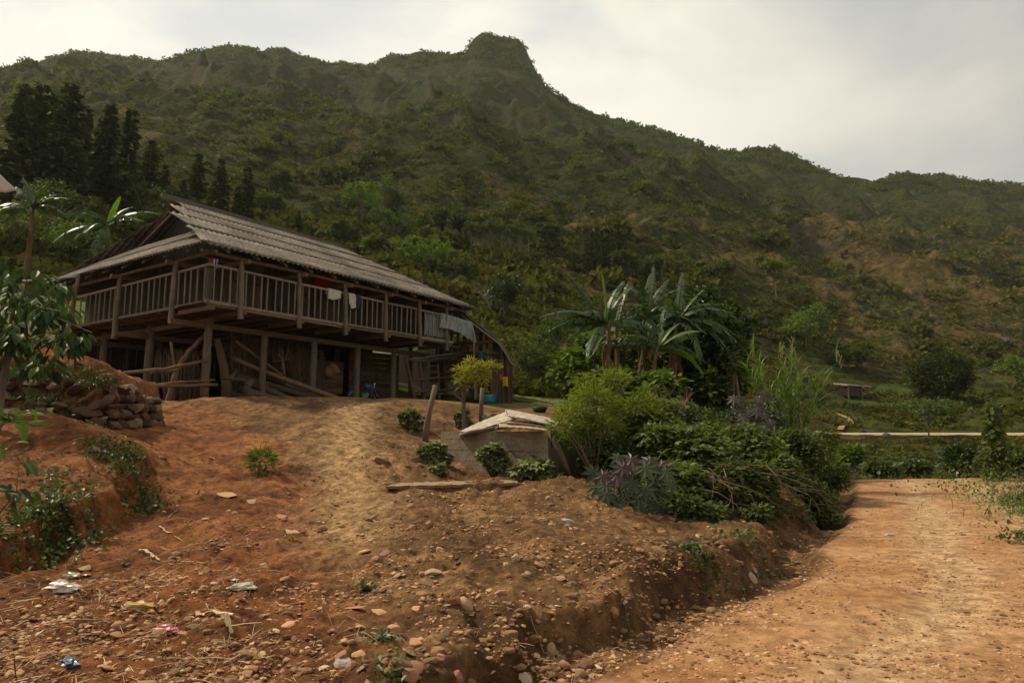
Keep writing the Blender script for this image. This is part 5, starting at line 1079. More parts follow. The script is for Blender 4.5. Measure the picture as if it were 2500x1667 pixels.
# ---- generic small bush: stems + leaves
def bush(name, label, cat, p, lobes, n, T, mat, sz, seed, group=None, droop=.25, stem=True, upw=.7, mats2=None):
    """lobes: list of (centre, radii); leaf count n spread by lobe volume"""
    r_ = np.random.RandomState(seed); t_ = thing(name, label, cat, p, group); w_ = np.array([np.prod(l[1])**.67 for l in lobes]); w_ /= w_.sum(); PP = []; DD = []
    for (c, rad), f in zip(lobes, w_): 
        k = int(n*f); a_, d = shellpts(k, c, rad, r_, .55, .45); PP.append(a_); DD.append(d)
    PP = np.concatenate(PP); DD = np.concatenate(DD); zz = near_z(PP[:, 0], PP[:, 1], False) if PP[:, 1].max() < 40 else None
    if zz is not None: k = PP[:, 2] > zz-.02; PP, DD = PP[k], DD[k]
    fw_ = DD*np.array([1, 1, .5])+rdir(len(PP), r_)*.55-np.array([0, 0, droop]); up = DD*.6+np.array([0, 0, upw])+rdir(len(PP), r_)*.35
    leaves('foliage', T, PP, fw_, up, r_.uniform(sz*.65, sz*1.2, len(PP)), mat, t_)
    if stem:
        mb = MB(); rr5 = random.Random(seed)
        for (c, rad) in lobes:
            c = Vector(c)
            for k in range(5): e = c+Vector((rr5.uniform(-.6, .6)*rad[0], rr5.uniform(-.6, .6)*rad[1], rr5.uniform(-.1, .7)*rad[2])); p_ = Vector(p); mb.tube([p_, p_.lerp(e, .5)+Vector((rr5.uniform(-.1, .1), rr5.uniform(-.1, .1), .05)), e], [.018*max(1, sz*6)*.6, .012*max(1, sz*6)*.6, .004], 5, False)
        mb.part('stem', m_stem, t_)
    return t_
def lob(px, py, Y, rpx, rpy=None, ry=None): s = Y/1664; r1 = rpx*s; r2 = (rpy or rpx)*s; return (tuple(P(px, py, Y)), (r1, ry or r1, r2))
def Bp(px, py, Y): q_ = P(px, py, Y); return Vector((q_.x, q_.y, gz(q_.x, q_.y)-.02))

# bramble thicket on the road bank
gB = 'bushes of the thicket on the road bank'
BR = [(1500, 1120, 13.0, 75, 60, 'mid', 'leafy bush of the thicket right behind the castor bean plant'), (1590, 1075, 14.0, 110, 65, 'bramble', 'broad bush at the upper left of the thicket under the bare twigs'),
      (1690, 1130, 12.6, 120, 85, 'bramble', 'largest bright bush in the middle of the thicket'), (1800, 1120, 13.6, 105, 85, 'bramble', 'bush in the thicket below the purple castor plant'),
      (1660, 1200, 11.4, 100, 70, 'bramble', 'bush of the thicket hanging over the bank right of the castor leaves'), (1780, 1215, 11.6, 110, 75, 'mid', 'low bush of the thicket overhanging the ditch'),
      (1880, 1190, 13.0, 95, 90, 'bramble', 'bright green bush at the right of the thicket'), (1960, 1130, 15.5, 80, 85, 'mid', 'taller dull bush of the thicket below the reeds'),
      (1900, 1270, 12.2, 80, 60, 'mid', 'dark low bush at the foot of the thicket'), (1990, 1250, 13.0, 62, 75, 'mid', 'dark bush at the tip of the thicket beside the road'),
      (2015, 1170, 16.5, 55, 55, 'mid', 'small dark bush leaning out over the road edge'), (1700, 1040, 17.5, 90, 45, 'mid', 'bush at the back of the thicket below the dense tree'), (1830, 1040, 18, 80, 60, 'dark', 'dark bush behind the thicket under the purple castor plant'), (1440, 1090, 15, 55, 65, 'mid', 'bush right of the tank behind the leaning timber'),
      (1690, 1262, 10.4, 75, 50, 'mid', 'lowest bush hanging over the bare bank right of the castor bean plant'), (1800, 1285, 10.9, 80, 45, 'mid', 'dark low growth on the ditch side under the bare stems'), (1600, 1020, 17.5, 90, 50, 'bramble', 'bush in front of the banana trunks')]
for k, (px, py, Y, a, b_, mt, lb) in enumerate(BR):
    r_ = random.Random(k); ls = [lob(px, py, Y, a*.95, b_*.95)]+[lob(px+r_.uniform(-.75, .75)*a, py+r_.uniform(-.7, .6)*b_, Y+r_.uniform(-.5, .5), a*r_.uniform(.35, .55), b_*r_.uniform(.35, .6)) for _ in range(9)]
    bush('bush', lb, 'bush', Bp(px, py+b_, Y), ls, int(8200*(a*b_)/8000), T_LOBE if mt == 'bramble' else T_OVAL, lf[mt], (.092 if mt == 'bramble' else .080), 300+k, gB)
# bare arching stems over the ditch
mb = MB(); r_ = random.Random(4)
for k in range(46):
    a = P(r_.uniform(1620, 1900), r_.uniform(1130, 1210), r_.uniform(11.0, 12.2)); e = a+Vector((r_.uniform(-.1, .9), r_.uniform(-.9, -.1), r_.uniform(-.75, -.35))); md_ = a.lerp(e, .5)+Vector((r_.uniform(-.1, .2), -.15, r_.uniform(.05, .25)))
    mb.tube([a, md_, md_.lerp(e, .5)+Vector((.03, 0, .03)), e], [.010, .008, .006, .003], 4, False)
    for z in range(2): s_ = md_.lerp(e, r_.random()); mb.tube([s_, s_+Vector((r_.uniform(-.2, .3), r_.uniform(-.2, .1), r_.uniform(-.25, .05)))], [.005, .002], 3, False)
mb.solo('bare_stems', m_stem, P(1750, 1200, 11.5), 'tangle of bare brown bramble stems arching over the ditch', 'bramble')
mb = MB()
for k in range(26):
    a = P(1620+r_.uniform(-60, 60), 1060, 17); e = a+Vector((r_.uniform(-.9, .9), r_.uniform(-.3, .3), r_.uniform(.5, 1.25))); mb.tube([a, a.lerp(e, .5)+Vector((r_.uniform(-.06, .06), 0, 0)), e], [.012, .009, .003], 4, False)
    for z in range(3): s_ = a.lerp(e, r_.uniform(.4, .9)); mb.tube([s_, s_+Vector((r_.uniform(-.25, .25), 0, r_.uniform(.1, .35)))], [.005, .002], 3, False)
mb.solo('dead_shrub', wood('pink_twig', (.14, .09, .075), (.22, .15, .125), (.30, .22, .18), 3), P(1620, 1060, 17), 'leafless shrub with thin pinkish twigs in front of the dense tree', 'shrub')
# castor bean
def palmplant(name, label, spots, Y, size, mats, p, seed, T=T_CASTOR, cat='plant'):
    t_ = thing(name, label, cat, p); r_ = random.Random(seed); mb = MB()
    for k, (px, py) in enumerate(spots):
        q_ = P(px, py, Y+r_.uniform(-.35, .35)); toc = Vector((0, -1, .2)); d = Vector((r_.uniform(-.7, .7), -.45, -.6+r_.uniform(-.2, .2))); up = Vector((r_.uniform(-.3, .3), -.8, .6))
        s = size*r_.uniform(.75, 1.15); me = inst('leaf', T[0], T[1], np.array([q_]), np.array([d]), np.array([up]), np.array([s]), None); link('leaf', me, lf[mats(k, r_)], t_)
        b_ = Vector(p)+Vector((r_.uniform(-.15, .15), 0, r_.uniform(.1, .5))); mb.tube([b_, b_.lerp(q_, .6)+Vector((0, .05, .08)), q_], [.012, .008, .004], 5, False)
    mb.part('stem', m_stem, t_, True); return t_
r_ = random.Random(6)
sp_ = [(1480, 1185), (1520, 1200), (1545, 1175), (1470, 1160), (1505, 1160), (1575, 1190), (1600, 1165), (1560, 1215), (1495, 1225), (1535, 1240), (1480, 1205), (1625, 1205), (1640, 1180), (1590, 1225), (1555, 1150), (1520, 1140), (1610, 1140), (1460, 1190), (1565, 1265), (1540, 1275), (1610, 1240), (1500, 1250), (1585, 1125), (1540, 1120), (1650, 1220), (1510, 1115), (1475, 1225), (1625, 1150), (1598, 1200), (1528, 1218), (1450, 1150), (1575, 1140), (1600, 1255), (1555, 1195), (1570, 1245), (1640, 1235)]
palmplant('castor_bean_plant', 'castor bean plant with big blue green star leaves at the left of the thicket', sp_, 10.3, .27, lambda k, r: 'purple' if k in (3, 4, 15, 22, 23, 16) else 'castor', Bp(1540, 1260, 10.6), 7)
palmplant('castor_bean_plant', 'dark purple leaved castor plant at the foot of the reeds', [(1835+r_.gauss(0, 32), 1030+r_.gauss(0, 26)) for _ in range(64)], 17.2, .27, lambda k, r: 'plum' if k % 7 else 'purple', Bp(1840, 1090, 17.4), 8)
# lance-leaved shrub right of the tank
ls = [lob(1445, 985, 13.3, 58, 42), lob(1400, 1015, 12.9, 45, 32), lob(1500, 935, 14.2, 40, 32), lob(1540, 1010, 13.8, 62, 38), lob(1370, 1040, 12.6, 30, 25), lob(1455, 1050, 13.2, 70, 38), lob(1430, 940, 13.8, 26, 28), lob(1570, 985, 14, 35, 25), lob(1410, 1075, 13.1, 40, 28)]
bush('lance_leaf_shrub', 'bright yellow green shrub with narrow leaves at the right end of the tank', 'shrub', Bp(1452, 1185, 12.6), ls, 4300, T_LANCE, lf['lime'], .155, 400, None, .05, True, .6)
mb = MB(); b0 = Bp(1440, 1195, 12.4)
mb.tube([b0, P(1456, 1150, 12.6), P(1466, 1080, 12.9), P(1470, 1000, 13.3)], [.035, .03, .02, .012], 6, False); mb.tube([P(1466, 1080, 12.9), P(1500, 1020, 13.8), P(1510, 950, 14.2)], [.02, .015, .008], 5, False); mb.part('stem', m_stem, bpy.data.objects['lance_leaf_shrub'])
# squash-leaved shrubs round the tank
for px, py, Y, a, b_, n, lb in ((1005, 1018, 17.0, 34, 34, 260, 'leafy green shrub on the slope left of the leaning post'), (1062, 1100, 14.2, 42, 36, 300, 'broad leaved shrub at the left corner of the tank'), (1204, 1110, 13.0, 40, 42, 340, 'lobed leaf shrub against the middle of the tank wall'),
        (1308, 1142, 12.4, 66, 32, 480, 'wide low shrub at the right foot of the tank'), (1132, 1015, 18.5, 26, 30, 160, 'shrub below the small yellowish tree'), (1208, 1022, 18, 28, 22, 160, 'small shrub right of the straight grey post'), (1070, 1142, 13.2, 20, 14, 60, 'tiny leafy clump in front of the tank corner shrub')):
    Y = G(px, py+b_*.85).y
    if 1070 < px < 1345 and py > 1090: Y = min(Y, 14.7-(px-1076)*.0065-.45)
    n = int(n*(Y/14)**.3)
    bush('squash_shrub', lb, 'shrub', Bp(px, py+b_*.9, Y), [lob(px, py, Y, a*.7, b_*.7)]+[lob(px+a*math.cos(q_*1.9+px)*.65, py+b_*(.38+.35*math.sin(q_*2.3+px)), Y-.1, a*.38, b_*.36) for q_ in range(6)], int(n*1.5), T_LOBE, lf['pumpkin'], .125, int(px), 'broad leaved shrubs around the tank', .3, True, .9)
sy_ = G(640, 1156).y; bush('lance_seedling', 'bright green seedling with narrow leaves on the bare slope', 'plant', Bp(640, 1158, sy_), [lob(640, 1128, sy_, 28, 26)], 240, T_LANCE, lf['bright'], .17, 77, None, -.1)
# little tree by the annexe
yt = bush('young_tree', 'small tree with a yellow green crown in front of the far end of the house', 'tree', Bp(1133, 1010, 18.3), [lob(1160, 908, 18.3, 30, 17), lob(1136, 932, 18.2, 20, 12), lob(1190, 897, 18.3, 28, 11), lob(1150, 884, 18.4, 14, 10), lob(1176, 926, 18.2, 18, 9), lob(1128, 905, 18.4, 14, 9)], 850, T_LANCE, lf['young'], .19, 88, None, .05, False)
mb = MB(); Y = 18.3; mb.tube([Bp(1133, 1012, Y)-ZZ*.1, P(1133, 985, Y), P(1126, 975, Y), P(1112, 965, Y), P(1111, 955, Y), P(1120, 948, Y), P(1136, 938, Y), P(1152, 915, Y)], [.06, .05, .04, .03, .028, .028, .025, .015], 7, False, .1); mb.tube([P(1133, 985, Y), P(1132, 955, Y), P(1136, 940, Y)], [.05, .045, .02], 6, True, .1); mb.tube([P(1136, 938, Y), P(1180, 932, Y)], [.025, .015], 5, False); mb.part('trunk', m_stem, yt, True)
# reeds
def reeds():
    r_ = np.random.RandomState(9); b0 = Bp(1925, 1065, 18.6); t_ = thing('reed_clump', 'tall clump of green reeds with tan plumes above the thicket', 'reeds', b0); mb = MB(); PP = []; DD = []; SZ = []
    tips = [(1836, 850), (1850, 905), (1880, 900), (1907, 858), (1915, 890), (1934, 842), (1945, 880), (1960, 910), (1990, 925), (2050, 878), (2020, 930), (1900, 930), (1870, 950), (1930, 920), (1860, 990), (2000, 980), (1820, 900), (1950, 950)]
    for k, (px, py) in enumerate(tips):
        a = Vector(b0)+Vector((r_.uniform(-.35, .35), r_.uniform(-.3, .3), 0)); e = P(px, py, 18.6+r_.uniform(-.6, .6)); md_ = a.lerp(e, .55)+Vector((-(e-a).x*.18, 0, .15)); q_ = [a, a.lerp(md_, .5), md_, md_.lerp(e, .5)+ZZ*.04, e]; mb.tube(q_, [.014, .012, .010, .008, .004], 5, False)
        for j in range(30):
            t = r_.uniform(.12, .98); i = min(int(t*4), 3); p_ = q_[i].lerp(q_[i+1], t*4-i); ax = (q_[i+1]-q_[i]).normalized(); o_ = rdir(1, r_)[0]; d = np.array(ax)*.9+o_*np.array([1, 1, .3])*.75; PP.append(tuple(p_)); DD.append(d); SZ.append(r_.uniform(.5, .95))
    leaves('blades', T_BLADE, np.array(PP), np.array(DD), np.tile([0, 0, 1.], (len(PP), 1)), np.array(SZ), lf['reed'], t_)
    mb.part('stem', lf['reed'], t_)
    for (px, py) in (tips[0], tips[3], tips[5], tips[9]):
        PP = []; DD = []; e = P(px, py, 18.6)
        for j in range(34): PP.append(tuple(e+Vector((r_.normal()*.03, r_.normal()*.03, r_.uniform(-.25, .2))))); DD.append((r_.normal()*.35, r_.normal()*.35, 1))
        leaves('plume', T_LANCE, np.array(PP), np.array(DD), rdir(len(PP), r_), np.full(len(PP), .10), lf['plume'], t_)
reeds()

# ---- banana plants
def bleaf(base, tip, w_, sag, torn, mat, parent, r_, roll=0.):
    base, tip = Vector(base), Vector(tip); n = 34; d = tip-base; side = d.cross(ZZ); side = side.normalized() if side.length > .05*d.length else Vector((1, 0, 0)); upv = side.cross(d).normalized(); V = []; Fc = []
    side = (Matrix.Rotation(roll, 3, d.normalized())@side)
    pts = [base+d*t+upv*(sag*d.length*4*t*(1-t))-ZZ*(sag*.6*d.length*t*t) for t in [k/n for k in range(n+1)]]
    mb = MB().tube(pts[::3]+[pts[-1]], [.022*(1-.85*i/(n/3+1)) for i in range(len(pts[::3])+1)], 5, False); b0 = len(mb.v)
    for s in (-1, 1):
        dr = r_.uniform(.1, .5); k = 3
        while k < n:
            L_ = r_.randint(1, 2) if torn > r_.random() else r_.randint(4, 8); k2 = min(k+L_, n)
            dr = .12+torn*r_.uniform(.25, 1.45); sh = r_.uniform(-.1, .35)*torn
            for q_ in range(k, k2):
                row = []
                for e in (q_, q_+1):
                    t = e/n; ww = w_*math.sin(math.pi*min(1, .04+t*.97))**.55; 
                    o1 = side*s*ww*.5*math.cos(dr*.6)-ZZ*(ww*.5*math.sin(dr*.6))+d.normalized()*ww*.12; o2 = o1+side*s*ww*.5*math.cos(dr*1.5)-ZZ*(ww*.5*math.sin(dr*1.5))+d.normalized()*(ww*.12+sh*w_)
                    row.append((pts[e], pts[e]+o1+upv*.01, pts[e]+o2))
                i0 = len(mb.v)
                for a in row: 
                    for v in a: mb.v.append(tuple(v))
                mb.f += [(i0, i0+1, i0+4, i0+3), (i0+1, i0+2, i0+5, i0+4)]
            k = k2+(0 if r_.random() > torn*.5 else 1)
    return mb.part('leaf', mat, parent)
def banana(label, base, crown, tips, seed, w_=.45, trunk_r=.13, young=(), upr=None, group='banana plants beside the thicket'):
    r_ = random.Random(seed); t_ = thing('banana_plant', label, 'banana plant', base, group); base, crown = Vector(base), Vector(crown)
    mb = MB(); q_ = [base.lerp(crown, k/7)+Vector((.04*math.sin(k*1.1+seed), .03*math.cos(k+seed), 0)) for k in range(8)]; mb.tube(q_, [trunk_r*(1-.55*k/7) for k in range(8)], 9, True, .08); mb.part('trunk', m_ban, t_, True)
    dm = MB()
    for k in range(9):
        a = base.lerp(crown, r_.uniform(.55, .95)); e = a+Vector((r_.uniform(-.3, .3), r_.uniform(-.3, .3), -r_.uniform(.5, 1.2))); i0 = len(dm.v); sd = Vector((r_.uniform(-1, 1), r_.uniform(-1, 1), 0)).normalized()*r_.uniform(.04, .1); md_ = a.lerp(e, .4)+(e-a)*Vector((.4, .4, 0)).length*.0+Vector(((e-a).x*.5, (e-a).y*.5, 0)); dm.v += [tuple(a-sd*.4), tuple(a+sd*.4), tuple(md_+sd), tuple(md_-sd), tuple(e+sd*.5), tuple(e-sd*.5)]; dm.f += [(i0, i0+1, i0+2, i0+3), (i0+3, i0+2, i0+4, i0+5)]
    dm.part('dead_leaves', lf['dry'], t_)
    if group == 'banana plants beside the thicket' and len(tips) > 4:
        for q_ in range(4): a = r_.uniform(-.35, 3.5); L_ = r_.uniform(95, 150); cp = crown; cx_ = CX+cp.x/cp.y*F; cy_ = 1050-(cp.z-CAMZ)/cp.y*1664; tips = tips+[(cx_+L_*math.cos(a), cy_-L_*math.sin(a)*.45+18, r_.uniform(-1.2, 1.2), r_.uniform(.10, .18))]
    for k, (px, py, dY, sag) in enumerate(tips): bleaf(crown+Vector((0, 0, -.05)), crown.lerp(P(px, py, crown.y+dY), 1.12), w_*r_.uniform(.50, .68)*(.45 if k in young and sag < .06 else 1), sag, .15 if k in young else .75, lf['banana2'] if k in young else lf['banana'], t_, r_, r_.uniform(-.4, .4))
    return t_
def bb_(px, Y): q_ = P(px, 1050, Y); return Vector((q_.x, q_.y, gz(q_.x, q_.y)-.1))
banana('banana plant at the left of the clump with an upright pale new leaf', bb_(1490, 22), P(1483, 790, 22), [(1468, 668, 0, .02), (1335, 765, -.3, .14), (1350, 800, -.6, .12), (1392, 822, -.5, .12), (1393, 676, .5, .02), (1540, 700, .3, .12), (1425, 760, -1.2, .14), (1585, 800, -.5, .18), (1440, 850, -1.5, .12), (1520, 690, .6, .10)], 1, .46, .14, (0,))
banana('second banana trunk, slim with few leaves, close to the left plant', bb_(1512, 22.6), P(1503, 805, 22.6), [(1560, 742, .3, .12), (1600, 850, .2, .16), (1455, 850, -.6, .15), (1530, 700, .5, .05)], 2, .42, .12)
banana('tallest banana plant with broad torn leaves in the middle of the clump', bb_(1545, 23.5), P(1578, 775, 23.5), [(1594, 660, .2, .02), (1668, 700, .3, .12), (1500, 800, -.6, .16), (1690, 770, -.4, .14), (1540, 700, .4, .08), (1625, 690, .5, .06), (1490, 745, .4, .10), (1650, 745, 1.0, .12), (1600, 840, -1, .2), (1560, 680, -.3, .05)], 3, .50, .14)
banana('leaning banana plant at the right with long dark leaves drooping right', bb_(1630, 23), P(1655, 775, 23), [(1800, 775, .2, .14), (1790, 812, -.3, .12), (1812, 850, -.5, .14), (1745, 740, .4, .12), (1712, 712, 0, .05), (1666, 672, .2, .02), (1770, 760, .8, .14), (1700, 860, -.8, .2), (1780, 880, .3, .2), (1600, 800, .4, .14)], 4, .52, .14, (4,))
banana('lowest banana plant with bright new leaves in front of the others', bb_(1585, 21.5), P(1604, 848, 21.5), [(1700, 806, -.2, .12), (1705, 902, -.4, .20), (1655, 790, .2, .10), (1540, 815, -.3, .15), (1620, 760, .3, .02), (1680, 850, .2, .14)], 5, .42, .12, (0, 1, 2))
banana('small low banana sprout at the foot of the clump', bb_(1560, 20.5), P(1560, 960, 20.5), [(1500, 945, -.2, .12), (1600, 925, 0, .10), (1570, 900, .2, .05), (1540, 985, -.4, .15)], 6, .26, .07)
gL = 'banana plants behind the left end of the house'
def bl_(px, Y): q_ = P(px, 1050, Y); return Vector((q_.x, q_.y, gz(q_.x, q_.y)-.1))
banana('banana plant at the far left edge with a tall curved trunk', bl_(35, 24), P(76, 508, 24), [(160, 482, .2, .12), (158, 522, -.2, .14), (0, 500, 0, .14), (20, 530, -.4, .14), (45, 460, .3, .05), (130, 475, .5, .1), (-30, 540, -.8, .2), (110, 455, -.5, .06), (60, 440, .2, .05)], 7, .5, .14, (), None, gL)
banana('banana plant behind the roof with an upright yellow green leaf', bl_(270, 31), P(262, 548, 31), [(291, 485, 0, .02), (165, 520, -.3, .14), (225, 515, -.5, .12), (385, 520, .3, .12), (340, 535, -.3, .14), (135, 590, -1, .15), (215, 560, -1.2, .14), (235, 610, -1.5, .1), (320, 505, .8, .1), (190, 575, .4, .12)], 8, .6, .15, (0,), None, gL)

# ---- trees
def crown_tree(name, label, base, lobes, n, T, mat, sz, seed, group=None, tr=.15, cat='tree', tmat=None, droop=.2, limbs=True, up=.7):
    r_ = np.random.RandomState(seed); rr6 = random.Random(seed); base = Vector(base); t_ = thing(name, label, cat, base, group); w_ = np.array([np.prod(l[1])**.67 for l in lobes]); w_ /= w_.sum(); PP = []; DD = []
    for (c, rad), f in zip(lobes, w_):
        nc = max(5, int(n*f/34)); cc, cd = shellpts(nc, c, rad, r_, .35, .55)       # clumps, then leaves in each
        for q_, d_ in zip(cc, cd):
            k = 34; rr7 = np.array(rad)*r_.uniform(.16, .30); o_ = r_.normal(size=(k, 3))*.6; PP.append(q_+o_*rr7); DD.append(d_*.6+o_*.7)
    PP = np.concatenate(PP); DD = np.concatenate(DD)
    leaves('crown', T, PP, DD*np.array([1, 1, .6])+rdir(len(PP), r_)*.5-np.array([0, 0, droop]), DD*.5+np.array([0, 0, up])+rdir(len(PP), r_)*.3, r_.uniform(sz*.6, sz*1.2, len(PP)), mat, t_)
    mb = MB(); top = Vector(lobes[0][0]); fork = base.lerp(top, .55)+Vector((rr6.uniform(-.2, .2), 0, 0)); mb.tube([base-ZZ*.2, base.lerp(fork, .5)+Vector((rr6.uniform(-.1, .1), 0, 0))*tr*6, fork, top], [tr, tr*.8, tr*.62, tr*.25], 7, False, .08)
    if limbs:
        for (c, rad) in lobes[1:]+lobes[:1]:
            for q_ in range(3): e = Vector(c)+Vector((rr6.uniform(-.5, .5)*rad[0], rr6.uniform(-.5, .5)*rad[1], rr6.uniform(-.1, .5)*rad[2])); s_ = base.lerp(top, rr6.uniform(.4, .75)); mb.tube([s_, s_.lerp(e, .5)+ZZ*.1*tr, e], [tr*.4, tr*.28, tr*.1], 5, False)
    mb.part('trunk', tmat or m_trunkg, t_); return t_
def tb(px, py, Y, near=False): 
    q_ = P(px, py, Y)
    return Vector((q_.x, q_.y, gz(q_.x, q_.y))) if near else hill_pt(px, Y)
crown_tree('dense_tree', 'dense dark glossy tree standing behind the banana clump', bb_(1720, 26), [lob(1700, 880, 26, 110, 90), lob(1650, 830, 26.5, 90, 70), lob(1760, 820, 26.5, 70, 60), lob(1720, 780, 27, 80, 60), lob(1760, 930, 25.5, 60, 60), lob(1620, 930, 25.5, 70, 60), lob(1690, 960, 25, 90, 50)], 9500, T_OVAL, lf['dark'], .26, 21, None, .22)
crown_tree('leafy_tree', 'light green leafy tree filling the gap left of the banana trunks', bb_(1450, 25), [lob(1450, 880, 25, 70, 50), lob(1400, 920, 24.5, 50, 45), lob(1520, 870, 25, 60, 50), lob(1440, 840, 25.5, 35, 30), lob(1580, 900, 24.5, 50, 50), lob(1500, 930, 21, 60, 40), lob(1600, 950, 20.5, 60, 40), lob(1560, 985, 20, 80, 35)], 6800, T_OVAL, lf['bright'], .22, 22, None, .14)
crown_tree('leafy_tree', 'green leafy tree with light edges under the right banana leaves', bb_(1790, 24), [lob(1790, 870, 24, 40, 50), lob(1770, 800, 24.5, 35, 40), lob(1740, 960, 24, 40, 50)], 1700, T_OVAL, lf['mid'], .22, 23, None, .12)
# glossy foreground tree at the left
ls = [lob(60, 745, 10.4, 90, 60), lob(10, 700, 10.6, 70, 55), lob(130, 770, 10.2, 60, 55), lob(30, 840, 10, 90, 60), lob(150, 840, 10, 55, 45), lob(-60, 800, 10, 90, 90), lob(90, 900, 9.8, 55, 40), lob(195, 830, 10.0, 28, 28), lob(-20, 650, 11, 60, 30), lob(80, 672, 10.5, 50, 22), lob(150, 700, 10.3, 32, 20)]
r8 = np.random.RandomState(12); bt = Vector((P(-8, 1000, 10.2).x, 10.2, gz(P(-8, 1000, 10.2).x, 10.2))); gt = thing('glossy_leaf_tree', 'glossy dark leaved tree with hanging leaves at the left edge', 'tree', bt); PP = []; DD = []
for (c, rad) in ls: a_, d = shellpts(int(84*rad[0]*rad[2]*6.5), c, rad, r8, .3, .2); PP.append(a_); DD.append(d)
PP = np.concatenate(PP); DD = np.concatenate(DD)
leaves('crown', T_LEAF, PP, DD*np.array([.8, .8, .2])+rdir(len(PP), r8)*.4-np.array([0, 0, .75]), DD*.7+np.array([0, -.4, .4])+rdir(len(PP), r8)*.3, r8.uniform(.14, .29, len(PP)), lf['glossy'], gt)
mb = MB(); mb.tube([bt-ZZ*.1, P(8, 910, 10.2), P(30, 830, 10.2), P(48, 780, 10.3), P(60, 720, 10.4)], [.075, .06, .05, .04, .02], 8, False, .06)
for e in ((200, 800), (225, 812), (150, 760), (-60, 720), (100, 700), (20, 660)): mb.tube([P(48, 780, 10.3), P((48+e[0])/2, (780+e[1])/2-20, 10.2), P(e[0], e[1], 10.1)], [.02, .014, .005], 5, False)
mb.part('trunk', m_trunkg, gt)
# sprigs low at the left edge
for px, py, Y, n, s, lb in ((20, 1010, 6.8, 20, .26, 'leafy sprig at the left edge with pale pointed leaves, upper one'), (40, 1200, 6.2, 26, .20, 'leafy sprig at the left edge with drooping oval leaves, lower one'), (-5, 1085, 6.5, 10, .2, 'small leaf cluster at the left edge between two sprigs')):
    r_ = np.random.RandomState(px+50); c = P(px, py, Y); a = np.array(c)+r_.normal(size=(n, 3))*np.array([.16, .12, .15 if px > 30 else .07]); p_ = Vector((c.x-.25, c.y, gz(c.x-.25, c.y))); t_ = thing('sprig', lb, 'sprig', p_)
    leaves('foliage', T_LEAF, a, rdir(n, r_)*.5+np.array([.6, -.1, -.35]), np.tile([0, -.4, .9], (n, 1))+rdir(n, r_)*.3, r_.uniform(s*.5, s, n), lf['glossy'] if px > 30 else lf['bright'], t_)
    mb = MB(); mb.tube([p_, p_.lerp(c, .6)+Vector((-.05, 0, .05)), c], [.014, .01, .004], 6, False)
    for q_ in a[::2]: mb.tube([c, Vector(q_)], [.005, .002], 4, False)
    mb.part('stem', m_stem, t_)
# weeds on the left bank and by the thicket (ground cover)
def weeds(spots, seed, T, mat, sz):
    r_ = np.random.RandomState(seed); PP = []
    for (px, py, Y, rad, n) in spots:
        c = G(px, py) if Y is None else P(px, py, Y); x = c.x+r_.normal(size=n)*rad; y = c.y+r_.normal(size=n)*rad; PP.append(np.stack([x, y, near_z(x, y, False)+np.abs(r_.normal(size=n))*rad*.35], 1))
    PP = np.concatenate(PP); n = len(PP); return link('weeds', inst('weeds', T[0], T[1], PP, rdir(n, r_)+np.array([0, -.2, .45]), rdir(n, r_)*.5+np.array([0, 0, 1.]), r_.uniform(sz*.5, sz*1.3, n), None), mat)
WS = [(330, 1170, None, .22, 420), (320, 1120, None, .2, 330), (250, 1110, None, .18, 200), (160, 1190, None, .2, 170), (200, 1230, None, .2, 190), (150, 1290, None, .2, 420), (90, 1260, None, .2, 260), (120, 1330, None, .16, 240), (330, 1210, None, .16, 180), (60, 1340, None, .2, 160), (60, 1130, None, .35, 70), (240, 985, 13.0, .12, 130), (210, 930, 13.4, .14, 150), (110, 925, 13.3, .2, 160), (1740, 1385, None, .14, 120), (1700, 1370, None, .12, 90), (1830, 1330, None, .2, 200), (900, 1440, None, .05, 40), (960, 1650, None, .1, 80), (930, 1560, None, .05, 30), (1700, 1350, None, .1, 60)]
tag(weeds(WS, 3, T_OVAL, lf['weed'], .055), kind='stuff')
tag(link('weeds', inst('weeds', T_LANCE[0], T_LANCE[1], WALLW[0], rdir(len(WALLW[0]), WALLW[1])+np.array([0, -.3, .5]), rdir(len(WALLW[0]), WALLW[1])*.5+np.array([0, 0, 1.]), WALLW[1].uniform(.06, .17, len(WALLW[0])), None), lf['weed']), kind='stuff')
tag(weeds([(2530, 1230, 15, .42, 1400), (2570, 1290, 13, .35, 900), (2535, 1185, 20, .45, 500), (2330, 1168, 24.5, .8, 80), (2120, 1162, 26, 1.3, 160), (2500, 1200, 17, 1.2, 1200), (2540, 1350, 10, .3, 300)], 4, T_OVAL, lf['weed'], .075), kind='stuff')
tag(weeds([(2480, 1240, 14.5, .7, 200), (2510, 1300, 12, .6, 200), (2430, 1195, 19, .6, 150)], 5, T_BLADE, lf['reed'], .3), kind='stuff')

